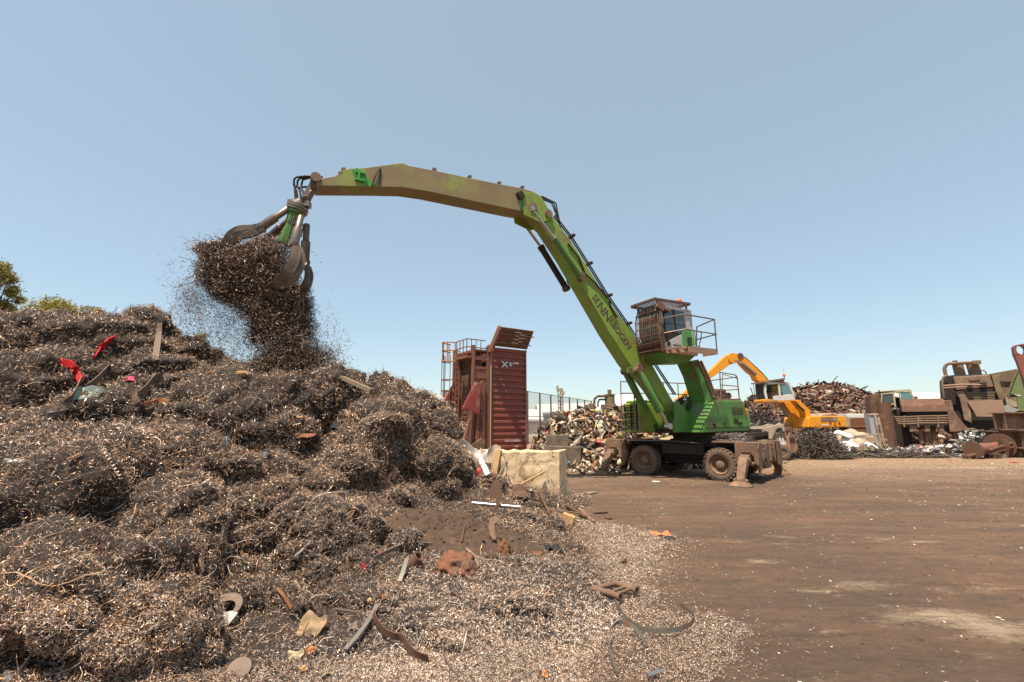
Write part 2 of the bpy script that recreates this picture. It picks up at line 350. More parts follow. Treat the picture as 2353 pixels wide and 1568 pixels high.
def tri_sample(V, T, n, wt):
    a, b, c = V[T[:,0]], V[T[:,1]], V[T[:,2]]; N = np.cross(b-a, c-a); ar = np.linalg.norm(N, axis=1)/2
    N = N/np.maximum(2*ar[:, None], 1e-9); p = ar*wt; p = p/p.sum(); i = rng.choice(len(T), n, p=p)
    u = rng.random(n); v = rng.random(n); k = u+v > 1; u[k] = 1-u[k]; v[k] = 1-v[k]
    return a[i]+(b-a)[i]*u[:, None]+(c-a)[i]*v[:, None], N[i]
# ------------------------------------------------------------------ ground
def ground_material():
    m = bpy.data.materials.new('yard_ground'); m.use_nodes = True; t = m.node_tree; N = t.nodes; L = t.links; p = N['Principled BSDF']
    tc = N.new('ShaderNodeTexCoord')
    def noise(sc, st=(1,1,1), loc=(0,0,0), det=10, ro=.65):
        mp = N.new('ShaderNodeMapping'); mp.inputs['Scale'].default_value = st; mp.inputs['Location'].default_value = loc
        L.new(tc.outputs['Object'], mp.inputs[0]); n = N.new('ShaderNodeTexNoise'); n.inputs['Scale'].default_value = sc; n.inputs['Detail'].default_value = det; n.inputs['Roughness'].default_value = ro
        L.new(mp.outputs[0], n.inputs['Vector']); return n.outputs['Fac']
    def rmp(s, a, b, c=0., d=1.):
        r = N.new('ShaderNodeMapRange'); L.new(s, r.inputs[0]); r.inputs[1].default_value = a; r.inputs[2].default_value = b; r.inputs[3].default_value = c; r.inputs[4].default_value = d; return r.outputs[0]
    def mix(f, a, b):
        x = N.new('ShaderNodeMix'); x.data_type = 'RGBA'; L.new(f, x.inputs[0])
        for k, c in ((6, a), (7, b)):
            if isinstance(c, tuple): x.inputs[k].default_value = (*c, 1)
            else: L.new(c, x.inputs[k])
        return x.outputs[2]
    def math_(op, a, b):
        x = N.new('ShaderNodeMath'); x.operation = op
        for k, c in ((0, a), (1, b)):
            if isinstance(c, float): x.inputs[k].default_value = c
            else: L.new(c, x.inputs[k])
        return x.outputs[0]
    big = noise(.35, (.55,1.3,1)); mid = noise(1.4, (.5,1.5,1), (3,1,0)); fine = noise(22, (1,1,1), det=6, ro=.8); grit = noise(60, det=6, ro=.95)
    c = mix(rmp(big, .36, .64), (.128,.080,.053), (.23,.137,.086))
    c = mix(rmp(mid, .42, .66, 0, .75), c, (.115,.078,.055))
    red = noise(.5, (.6,1.6,1), (11,4,0)); c = mix(rmp(red, .56, .68, 0, .5), c, (.25,.13,.075))
    st = noise(1.5, (.40,1.7,1), (2,7,0), 14, .82); c = mix(rmp(st, .57, .69, 0, .65), c, (.36,.26,.17))          # pale dusty smears left by tyres
    s2 = noise(2.2, (.35,1.8,1), (8,3,0), 14, .84); c = mix(rmp(s2, .50, .64, 0, .7), c, (.075,.053,.041))
    sp = N.new('ShaderNodeSeparateXYZ'); L.new(tc.outputs['Object'], sp.inputs[0])
    yy = math_('ADD', sp.outputs[1], math_('MULTIPLY', big, 9.)); yy = math_('ADD', yy, math_('MULTIPLY', mid, 5.))
    far = rmp(yy, 21.5, 29., 0, .9); c = mix(far, c, (.345,.225,.135))                                                # the drier sandy strip at the back of the yard
    pat = noise(.9, (.55,1.4,1), (5.2,2.9,0), 15, .84); c = mix(rmp(pat, .57, .68, 0, .85), c, (.46,.35,.24))
    blu = noise(.8, (.7,1.9,1), (31,12,0), 4, .6); c = mix(rmp(blu, .735, .76, 0, .5), c, (.10,.15,.24))
    def spot(px, py, rx, ry):                            # a place where pale dust was tracked in
        q = ground_at(px, py); vx = math_('MULTIPLY', math_('SUBTRACT', sp.outputs[0], q.x), 1/rx); vy = math_('MULTIPLY', math_('SUBTRACT', sp.outputs[1], q.y), 1/ry)
        return rmp(math_('ADD', math_('SQRT', math_('ADD', math_('MULTIPLY', vx, vx), math_('MULTIPLY', vy, vy)), 0.), math_('MULTIPLY', noise(2.6, (.8,1.9,1), (px*.01,py*.01,0), 12, .84), 2.6)), 1.75, 1.25)
    for q, a in (((2170,1420,1.5,.55),.9), ((2330,1450,1.2,.7),.75), ((1985,1345,.9,.4),.5), ((1745,1290,.7,.25),.7), ((2230,1075,6,1.1),.7), ((1950,1070,4,.8),.55), ((1510,1362,.16,.22),.9), ((2120,1245,.8,.2),.6)): c = mix(math_('MULTIPLY', spot(*q), a), c, (.50,.38,.265))
    med = noise(7, (.7,1.2,1), (1,5,0), 10, .8); c = mix(rmp(med, .50, .66, .0, .65), c, (.075,.055,.042)); c = mix(rmp(med, .44, .30, .0, .5), c, (.27,.19,.125))
    c = mix(rmp(fine, .45, .75, .0, .55), c, (.06,.044,.033)); c = mix(rmp(grit, .60, .70, 0, .7), c, (.36,.28,.20)); c = mix(rmp(grit, .42, .30, 0, .7), c, (.04,.03,.025))
    L.new(c, p.inputs['Base Color']); p.inputs['Roughness'].default_value = .9; p.inputs['Specular IOR Level'].default_value = .2
    b = N.new('ShaderNodeBump'); b.inputs['Strength'].default_value = .8; b.inputs['Distance'].default_value = .04
    L.new(math_('ADD', math_('ADD', fine, math_('MULTIPLY', med, 1.6)), math_('MULTIPLY', grit, .6)), b.inputs['Height']); L.new(b.outputs[0], p.inputs['Normal']); MATS['yard_ground'] = m
ground_material()
mb = MB(); mb.add([(-900,-60,0),(900,-60,0),(900,1200,0),(-900,1200,0)], [(0,1,2,3)])
g = mb.build('ground', 'yard_ground'); tag(g, 'brown oily dirt yard floor with pale dusty tyre smears', 'ground', kind='structure')

# ------------------------------------------------------------------ the heap of swarf: surface from surveyed points
CP = [(30,722,13),(130,775,12.6),(270,740,12.4),(380,782,12),(480,850,11.8),(540,882,11.5),(620,885,11.1),(700,890,10.8),(790,895,10.6),(835,885,10.2),(880,880,10),(940,922,10),(1000,950,9.8),(1028,990,9.6),
 (40,830,10.3),(200,820,10.3),(380,850,10.2),(40,975,7.3),(250,960,7.8),(480,950,8.6),(620,960,9.0),(750,985,9.2),(900,985,9.3),(1000,1025,9.3),(1042,1062,9.3),(1100,1105,9.5),(1160,1150,9.4),(1250,1172,9.6),(1300,1180,10),
 (60,1150,5.0),(300,1130,5.6),(520,1110,6.4),(700,1105,7.2),(850,1125,7.5),(1000,1140,7.8),(60,1350,3.85),(300,1340,4.3),(520,1310,4.8),(700,1300,5.25),(850,1260,5.9),(1000,1225,6.6),(1150,1235,6.75),(1250,1245,7.1),
 (50,1568,3.05),(300,1568,3.38),(500,1568,3.55),(800,1500,4.08),(1000,1480,4.2),(1150,1350,4.95),(1300,1290,5.9),(1050,1420,4.45),(1250,1420,4.6),(1400,1480,4.28)]
pts = np.array([tuple(at(*c)) for c in CP])
# the tangled heap's flanks the photograph cannot see, and the open floor round it
EX = np.array([(-16,13,5.6),(-16,10,4),(-13,6.5,2.0),(-8,4,1.2),(-6,2,.9),(-3,1.6,.45),(0,1.6,.06),(2,1.6,0),(-11,16.5,4.6),(-7,16,3.0),(-4,14.5,2.0),(-2.2,13,1.4),(-.8,12.4,.6),
  (1.9,3.5,0),(2.6,10,0),(1.4,13,0),(0,15,0),(-3,18,0),(-8,20,0),(-14,21,0),(4,6,0),(4,9,0),(3,3,0),(4,13,0),(-18,18,3),(-18,6,2),(4,16,0)])
RIM = np.array([tuple(ground_at(*q)) for q in ((1330,1172),(1370,1205),(1385,1250),(1375,1300),(1420,1340),(1500,1450),(1450,1400),(1540,1560))])
pts = np.r_[pts, EX, RIM]
_d = np.linalg.norm(pts[:, None, :2]-pts[None, :, :2], axis=2); _n = len(pts)
_A = np.zeros((_n+1, _n+1)); _A[:_n,:_n] = _d+np.eye(_n)*-.02; _A[_n,:_n] = 1; _A[:_n,_n] = 1
_w = np.linalg.solve(_A, np.r_[pts[:, 2], 0])
def hz(x, y):
    x = np.atleast_1d(x); y = np.atleast_1d(y)
    z = np.full(x.shape, _w[-1])
    for (px, py, _), k in zip(pts, _w): z = z+k*np.hypot(x-px, y-py)
    return z
gx = np.linspace(-17, 3.6, 520); gy = np.linspace(1.55, 20.5, 470)
X, Y = np.meshgrid(gx, gy, indexing='ij'); Z = hz(X.ravel(), Y.ravel()).reshape(X.shape)
thick = np.clip(Z/.5, 0, 1)
Z = Z+thick*(fbm(X*.9, Y*.9, 5)*.75+.05*np.abs(fbm(X*4, Y*4, 3)))+np.clip(Z/.1, 0, 1)*fbm(X*5, Y*5, 3)*.08-.015
W_ = len(gy); ii, jj = np.meshgrid(np.arange(len(gx)-1), np.arange(W_-1), indexing='ij'); q = (ii*W_+jj).ravel()
Fq = np.c_[q, q+W_, q+W_+1, q+1]; Vh = np.c_[X.ravel(), Y.ravel(), Z.ravel()]
Fq = Fq[(Vh[Fq, 2] > -.02).any(1)]
used = np.zeros(len(Vh), bool); used[Fq] = True; idx = np.cumsum(used)-1; Vh = Vh[used]; Fq = idx[Fq]
Th = np.r_[Fq[:, :3], Fq[:, [0,2,3]]]
tree0 = BVHTree.FromPolygons(Vh.tolist(), Th.tolist())
def hit0(px, py):
    d = ray(px, py).normalized(); r = tree0.ray_cast(EYE, d)
    return r[0] if r[0] else ground_at(px, py)
# clods of tangled turnings lying on the heap: (px, py, width px, height ratio)
LUMPS = [(15,800,60,.8),(120,810,75,.6),(265,768,95,.5),(330,800,60,.5),(225,812,80,.75),(70,820,85,.7),(390,838,80,.6),(330,770,70,.6),(450,876,60,.5),
 (60,905,90,.6),(330,880,130,.45),(200,880,80,.45),(340,925,70,.6),(480,905,95,.5),(590,955,85,.65),(545,930,60,.6),(560,1015,95,.6),(430,980,110,.4),(240,985,120,.45),(90,1005,110,.5),
 (330,1110,115,.5),(200,1105,90,.55),(60,1110,120,.55),(420,1070,90,.5),(100,1220,140,.62),(200,1240,90,.6),(390,1255,105,.7),(360,1330,80,.75),(440,1310,60,.7),(130,1380,150,.55),(250,1330,70,.6),(40,1480,130,.5),(200,1450,110,.5),(390,1500,110,.45),
 (770,930,70,.75),(690,1000,50,.5),(875,905,50,.9),(915,950,70,.8),(960,965,60,.8),(880,975,75,.6),(985,965,55,.85),(1012,985,38,.9),(850,1015,85,.7),(930,1010,70,.7),(870,1070,85,.75),(950,1060,50,.8),(1010,1075,65,.8),(1060,1090,45,.7),(790,1080,60,.6),(1020,1130,50,.5),(740,1120,60,.5),
 (620,1080,80,.35),(600,1150,110,.35),(680,1180,100,.35),(720,1240,80,.6),(770,1260,65,.6),(820,1230,70,.55),(560,1240,80,.3),(690,1290,60,.55),(880,1190,60,.4),
 (1130,1110,50,.45),(1190,1150,45,.32),(1260,1210,60,.32),(1320,1228,45,.32),(1200,1195,50,.32),(1150,1370,120,.18),(1050,1450,120,.2),(960,1420,90,.25),(1250,1500,110,.15),(880,1370,70,.25),(1200,1290,60,.25),(1080,1300,60,.2)]
_s = bmesh.new(); bmesh.ops.create_icosphere(_s, subdivisions=5, radius=1); SV = np.array([v.co[:] for v in _s.verts]); SF = np.array([[v.index for v in f.verts] for f in _s.faces]); _s.free()
VS = [Vh]; FS = [Th]; off = len(Vh)
def clod(c, r, hr, n_amp=.58):
    global off
    s0 = rng.random(3)*50; P = SV
    nz = fbm(P[:,0]*1.6+s0[0]+P[:,2]*.9, P[:,1]*1.6+s0[1]-P[:,2]*1.1, 5)+.85*fbm(P[:,2]*3+s0[2], P[:,0]*3-P[:,1]*2+s0[1], 5)
    k = (1+n_amp*1.6*nz)[:, None]; ph = rng.random()*6.28; sx = .8+.5*rng.random(); p = P*k
    p = np.c_[p[:,0]*sx, p[:,1]/sx**.5, p[:,2]*hr]; p = np.c_[p[:,0]*math.cos(ph)-p[:,1]*math.sin(ph), p[:,0]*math.sin(ph)+p[:,1]*math.cos(ph), p[:,2]]*r+np.array(c)
    VS.append(p); FS.append(SF+off); off += len(p)
for (px, py, wpx, hr) in LUMPS:
    h = hit0(px, py); y_ = py
    while (h.y > 13.4 or h.z < .03) and y_ < py+140: y_ += 6; h = hit0(px, y_)
    d = (h-EYE).length; r = wpx*d/FOC*.5*(1.22 if hr >= .55 else 1.)
    crest = py < 790 and px < 500; up = (.30 if hr >= .55 else .1 if hr > .3 else -.3)-(.35 if crest else 0); clod((h.x, h.y+r*.25, h.z+r*hr*up), r*1.15, min(1.1, hr*1.4) if hr > .3 else hr)
BOULDERS = [(90,1240,240,.85),(385,1240,150,.95),(330,1115,190,.7),(560,985,190,.8),(865,1035,150,.95),(770,925,105,.95),(925,985,115,.95),(225,815,120,.75),(120,890,130,.6),(725,1228,120,.8),(320,1490,165,.6),(1000,1005,75,1.0),(100,1440,190,.6),(640,1010,110,.8),(440,930,130,.6),(230,985,150,.6),(480,1100,120,.6),(1005,1080,80,.9),(880,935,70,1.0)]
for (px, py, wpx, hr) in BOULDERS:
    h = hit0(px, py); d = (h-EYE).length; r = wpx*d/FOC*.5; clod((h.x, h.y+r*.18, h.z+r*hr*.38), r*1.12, max(hr, .72), .46)
for _ in range(150):                                   # smaller clods all over
    px = random.uniform(0, 1030); py = random.uniform(720, 1400)
    if px < 560 and py < 760+max(0, px-230)*.42: continue
    if py > 1568-(1030-px)*.1 or (930 < px < 1300 and 1160 < py): continue
    h = hit0(px, py)
    if h.z < .12 or h.y > 13.2: continue
    d = (h-EYE).length; r = random.uniform(14, 34)*d/FOC; clod((h.x, h.y+r*.3, h.z), r, random.uniform(.5, .85))
VS[0] = VS[0].copy(); VS[0][:,2] -= .20*np.clip((VS[0][:,2]-.25)/.8, 0, 1)*np.clip((1.2-VS[0][:,0])/1.5, 0, 1)
VH = np.concatenate(VS); TH = np.concatenate(FS)
treeH = BVHTree.FromPolygons(VH.tolist(), TH.tolist())
def hit(px, py):
    """first surface of heap or floor along a sight line: point, normal"""
    d = ray(px, py).normalized(); r = treeH.ray_cast(EYE, d)
    if r[0]:
        n = r[1]; n = -n if n.dot(d) > 0 else n
        if r[0].z > 0: return r[0], n
    return ground_at(px, py), Vector((0,0,1))
mb = None
soil_c = at(1050, 1235, 6.5)
# coloured zones: weights by position
def zone_scatter():
    C3 = VH[TH].mean(1); a, b, c = VH[TH[:,0]], VH[TH[:,1]], VH[TH[:,2]]; N = np.cross(b-a, c-a); ar = np.linalg.norm(N, axis=1); N = N/np.maximum(ar[:, None], 1e-9)
    view = np.array(EYE)-C3; dist = np.linalg.norm(view, axis=1); cosv = (N*view).sum(1)/dist
    ok = (C3[:,2] > -.01) & (cosv > -.35) & (C3[:,1] > 2.2)
    # only what can be looked at from about the camera: drop the buried undersides of clods
    hzz = np.array([0.]*len(C3)); sel = np.arange(len(TH)) >= len(Th); 
    if sel.any():
        z0 = hz(C3[sel,0], C3[sel,1]); bad = C3[sel,2] < z0-.45; t_ = ok[sel]; t_[bad] = False; ok[sel] = t_
    az = np.abs(C3[:,0])/C3[:,1]; ok &= az < 1.35
    soil = np.hypot((C3[:,0]-soil_c[0])/1.05, (C3[:,1]-soil_c[1])/.75)
    return ok, dist, soil
ok, dist, soil = zone_scatter()
outV = []; outF = []; outC = []; offv = 0
def put(V, F, C):
    global offv
    outV.append(V); outF.append(F+offv); outC.append(C); offv += len(V)
def layer(d0, d1, n, Lr, Wr, seg, lift, curl=(.006,.02), trn=(.3,1.6), dark=1.):
    wt = (ok & (dist >= d0) & (dist < d1)).astype(float)*np.clip((soil-.75)*2.2, .03, 1)
    P, Nn = tri_sample(VH, TH, n, wt)
    A = rng.normal(size=(n,3)); A -= Nn*(A*Nn).sum(1, keepdims=True)*.55
    L = rng.uniform(*Lr, n)*(.6+.8*rng.random(n)); Wd = rng.uniform(*Wr, n)
    P = P+Nn*(rng.random(n)**2*lift)[:, None]
    V, F = ribbons(P, A, L, Wd, rng.uniform(*curl, n), rng.uniform(*trn, n)*rng.choice([-1,1], n), seg)
    lum = (.62+.75*vnoise(P[:,0]*1.1+40, P[:,1]*1.3+P[:,2]))[:, None]                     # batches of swarf: some rusted, some fresh
    hue = vnoise(P[:,0]*.8+9, P[:,1]*.8+P[:,2]*.7)[:, None]
    lum = lum*(1+.35*np.clip((6.5-P[:,1])/2, 0, 1)*np.clip((P[:,0]+1.6)/1.2, 0, 1))[:, None]
    C = pick(n)*lum*dark; fz = (.33*np.clip((7-P[:,1])/2, 0, 1)*np.clip((P[:,0]+2.2)/1.2, 0, 1))[:, None]; C = C*(1-fz)+fz*np.array([.60,.545,.49])*lum*(.5+.9*rng.random((n,1))); C = C*(1-hue*.35)+C*np.array([.85,1.0,1.2])*hue*.35
    put(V, F, np.repeat(C, (seg+1)*2, 0))
layer(2., 4.6, 90000, (.018,.065), (.0026,.0062), 5, .03, (.003,.012))
layer(4.6, 6.5, 110000, (.025,.085), (.0032,.0072), 5, .04, (.004,.016))
layer(6.5, 9., 120000, (.04,.12), (.0042,.009), 5, .07, (.008,.024))
layer(9., 25., 170000, (.06,.17), (.006,.013), 4, .10, (.012,.035))
# curly long turnings
wt = ok.astype(float)*np.clip((soil-.85)*3, 0.02, 1)/np.maximum(dist, 3)**.6*(np.clip(VH[TH].mean(1)[:,2]/.25, .12, 1))
for n, Lr, rad, bend in ((24000, (.05,.28), (.0009,.0022), 5), (6000, (.10,.35), (.0018,.0035), 5), (1200, (.3,.8), (.003,.006), 6)):
    P, Nn = tri_sample(VH, TH, n, wt); D = rng.normal(size=(n,3)); D -= Nn*(D*Nn).sum(1, keepdims=True)*.6
    V, F = strands(P+Nn*(rng.random(n)*.06)[:, None], D, rng.uniform(*Lr, n), rng.uniform(*rad, n), rng.uniform(-bend, bend, n), 9)
    put(V, F, np.repeat(pick(n)*1.1, 30, 0))
# corkscrew springs of steel
n = 420; P, Nn = tri_sample(VH, TH, n, wt); A = rng.normal(size=(n,3)); A -= Nn*(A*Nn).sum(1, keepdims=True)*.8
V, F = ribbons(P+Nn*.02, A, rng.uniform(.12,.45,n), rng.uniform(.010,.017,n), rng.uniform(.010,.02,n), rng.uniform(7,14,n), 70); put(V, F, np.repeat(pick(n)*1.15, 142, 0))
heap = npmesh('swarf_heap', VH, TH, 'swarf_shade_core', smooth=True)
tag(heap, 'tall dark heap of tangled metal turnings filling the left of the yard', 'scrap heap', kind='stuff')
sw = npmesh('turnings', np.concatenate(outV), np.concatenate(outF), 'swarf_metal', heap, np.concatenate(outC), smooth=True); sw['kind'] = 'stuff'
# loose chips thinning out over the floor
poly = [(1330,1180),(1400,1205),(1490,1225),(1540,1245),(1520,1290),(1480,1330),(1500,1390),(1600,1425),(1700,1450),(1680,1500),(1640,1568),(1500,1600),(1100,1600),(1150,1350),(1250,1250)]
pw = np.array([tuple(ground_at(*c)) for c in poly])[:, :2]
def inside(x, y, q):
    r = np.zeros(x.shape, bool); n = len(q)
    for i in range(n):
        x0, y0 = q[i]; x1, y1 = q[(i+1) % n]; k = ((y0 > y) != (y1 > y)) & (x < (x1-x0)*(y-y0)/(y1-y0+1e-12)+x0); r ^= k
    return r
n = 260000; x = rng.uniform(-.6, 3.6, n); y = rng.uniform(2.6, 9, n); ins = inside(x+fbm(x*2, y*2, 3)*.7, y+fbm(x*2+9, y*2, 3)*.7, pw)
near = np.zeros(n, bool)
for k in range(5): near |= inside(x+rng.normal(size=n)*.16*(k+1)**.5, y+rng.normal(size=n)*.16*(k+1)**.5, pw) & (rng.random(n) < .07)
keep = (ins & (rng.random(n) < np.clip(.95-fbm(x*1.3+4, y*1.3, 3)*.8, .2, 1))) | near; x = x[keep]; y = y[keep]; n = len(x)
P = np.c_[x, y, .004+.022*rng.random(n)**1.5+np.maximum(0, fbm(x*2.1, y*2.1, 3))*.12*inside(x, y, pw)]; A = rng.normal(size=(n,3)); A[:,2] *= .35; d = np.hypot(x, y)/4
V, F = ribbons(P, A, rng.uniform(.008,.040,n)*d*(.5+1.1*rng.random(n)**4), rng.uniform(.0018,.0058,n)*d, rng.uniform(.002,.008,n), rng.uniform(.3,1.5,n), 4)
sc = npmesh('swarf_carpet', V, F, 'swarf_metal', None, np.repeat((pick(n, [.16,.22,.12,.10,.10,.08,.14,.05,.03])*.7+.3*np.array([.60,.53,.47]))*(.45+1.0*rng.random((n,1))), 10, 0), smooth=True)
tag(sc, 'flat glittering carpet of loose metal chips spread over the yard floor', 'metal chips', kind='stuff')
n = 15000; x = rng.uniform(-1, 24, n); y = 2.8+22*rng.random(n)**1.7; P = np.c_[x, y, np.full(n, .006)]; A = rng.normal(size=(n,3)); A[:,2] *= .15; d = .7+np.hypot(x, y)/9
V, F = ribbons(P, A, rng.uniform(.008,.032,n)*d, rng.uniform(.004,.010,n)*d, rng.uniform(.001,.004,n), rng.uniform(.1,.6,n), 2)
C = np.array([(.6,.55,.48),(.45,.38,.3),(.12,.09,.07),(.3,.2,.13)])[rng.choice(4, n, p=[.27,.25,.3,.18])]
gc = npmesh('ground_chips', V, F, 'scrap_mixed', None, np.repeat(C, 6, 0)); tag(gc, 'pale specks of metal and plastic litter strewn over the dirt yard', 'litter', kind='stuff')

# ------------------------------------------------------------------ brown soil dumped in front of the heap
def soilfn():
    n1, n2 = 200, 150; u = np.linspace(-1.35, 1.45, n1); v = np.linspace(-1.0, 1.0, n2); U, V = np.meshgrid(u, v, indexing='ij')
    x = soil_c.x+U; y = soil_c.y+.05+V*.85; r = np.hypot(U/1.3, V/.95)
    z = hz(x.ravel(), y.ravel()).reshape(x.shape); z = np.maximum(z, 0)+.16*np.clip(1-r**2, -.9, 1)+.10*np.exp(-((U+.35)**2+(V-.25)**2)/.12)+fbm(U*3, V*3, 6)*.34*np.clip(1.1-r, 0, 1)+fbm(U*11, V*11, 4)*.10*np.clip(1.2-r, 0, 1)-.012
    q = (np.arange(n1-1)[:, None]*n2+np.arange(n2-1)).ravel()
    return np.c_[x.ravel(), y.ravel(), z.ravel()], np.c_[q, q+n2, q+n2+1, q+1]
V, F = soilfn(); so = npmesh('soil_mound', V, F, 'soil', smooth=True); tag(so, 'low mound of dark brown soil in front of the turnings', 'soil', kind='stuff')
treeS = BVHTree.FromPolygons(V.tolist(), F.tolist())
mbs = MB()
for k in range(420):
    a, b = random.uniform(-1.2, 1.3), random.uniform(-.75, .7); h = treeS.ray_cast(Vector((soil_c.x+a, soil_c.y+b, 9)), Vector((0,0,-1)))
    if h[0]:
        r = random.uniform(.005, .018)*(1.7 if random.random() < .12 else 1)
        mbs.box(h[0]+Vector((0,0,r*.3)), (r*2, r*1.6, r*1.3), Matrix.Rotation(random.random()*6, 3, Vector((random.random(), random.random(), random.random()+.1))), .6)
o = mbs.build('clods', 'soil', so); o['kind'] = 'stuff'
# ------------------------------------------------------------------ green material handler
SW = R(207); G = Frame((6.45, 17.2, 0), SW)
gm = thing('material_handler', 'green wheeled material handler with raised cab dropping turnings onto the heap', 'excavator', G.o, SW)
UC = Matrix.Translation(G.I @ Vector((6.72, 17.33, 0))) @ Matrix.Rotation(R(-43)-SW, 4, 'Z')                 # undercarriage stands at its own angle; x along chassis to the right, y away
def ucv(*p): return UC @ Vector(p)
def ub(): m = MB(); m.X = UC; return m
# chassis
m = ub()
m.ext(-1.95, 1.95, -.55, .55, .62, 1.18); m.ext(-.75, .75, -1.0, 1.0, .78, 1.22); m.ext(-2.5, 2.2, -.75, .75, 1.06, 1.2)
m.box((0, -1.02, .98), (1.0, .06, .34)); m.ext(-1.0, 1.0, -.35, .35, .42, .62)
m.build('chassis', 'black_steel', gm, bevel=.015)
m = ub(); m.box((-.15, -1.10, 1.235), (1.55, .26, .022), Matrix.Rotation(R(3), 3, 'Y')); m.box((-1.7, -.95, 1.27), (.95, .5, .05)); m.box((1.55, -.9, 1.25), (.9, .55, .06)); m.beam((-2.1,-.5,1.3), (-1.7,-.6,1.42), .12, .1); m.tube([(-2.05,-.75,1.24),(-2.0,-.75,1.42),(-1.75,-.75,1.42),(-1.7,-.75,1.24)], .03)
m.build('deck_plate', 'dirty_steel', gm, bevel=.01)
m = ub(); m.cyl((0,0,1.18), (0,0,1.30), .78, n=36); m.cyl((0,0,1.30), (0,0,1.42), .68, n=36); m.cyl((0,0,1.42), (0,0,1.52), .8, n=36)
for k in range(30): a = k*math.pi/15; m.box((.79*math.cos(a), .79*math.sin(a), 1.24), (.05,.05,.05))
m.build('slew_ring', 'black_steel', gm)
for x in (-1.35, 1.35):
    m = ub(); m.tube([(x,-.95,.56),(x,-.3,.56),(x,0,.56),(x,.3,.56),(x,.95,.56)], [.13,.16,.27,.16,.13], 12); m.build('axle', 'black_steel', gm, smooth=True)
def wheel(x, y, sgn):
    SC = UC @ Matrix.Translation((x, y, 0)) @ Matrix.Scale(.93, 4) @ Matrix.Translation((-x, -y, 0)); t = MB(); t.X = SC; c = Vector((x, y, .565)); ax = Vector((0, sgn, 0))
    t.lathe([(-.17,.36),(-.20,.44),(-.19,.53),(-.165,.555),(.165,.555),(.19,.53),(.205,.45),(.19,.37),(.15,.345),(-.1,.345)], c, ax, 40)
    for k in range(26):
        a = 2*math.pi*k/26; rd = Vector((math.cos(a), 0, math.sin(a))); tn = Vector((-math.sin(a), 0, math.cos(a)))
        for s_ in (-1, 1):
            rot = Matrix((tn*1.0, Vector((0,1,0)), rd)).transposed() @ Matrix.Rotation(R(22)*s_, 3, 'Z')
            t.box(c+rd*.555+ax*(s_*.105)+tn*(.03*s_), (.075,.20,.05), rot)
    ty = t.build('wheel', 'tyre_rubber', gm, smooth=True)
    r = MB(); r.X = SC; r.lathe([(.16,.345),(.17,.325),(.14,.30),(.03,.27),(.0,.20),(.01,.15),(.10,.145),(.115,.125),(.115,0)], c, ax, 36)
    for k in range(10): a = k*.6283; r.cyl(c+Vector((.225*math.cos(a), sgn*.0, .225*math.sin(a))), c+Vector((.225*math.cos(a), sgn*.055, .225*math.sin(a))), .017, n=6)
    for k in range(3): a = k*2.09+.5; r.cyl(c+Vector((.06*math.cos(a), sgn*.11, .06*math.sin(a))), c+Vector((.06*math.cos(a), sgn*.125, .06*math.sin(a))), .014, n=6)
    r.lathe([(.05,.345),(.19,.335)], c, ax, 36)
    r.build('rim', 'rim_dust', ty, smooth=True)
for x in (-1.35, 1.35):
    for y, s_ in ((-1.13, -1), (1.13, 1)): wheel(x, y, s_)
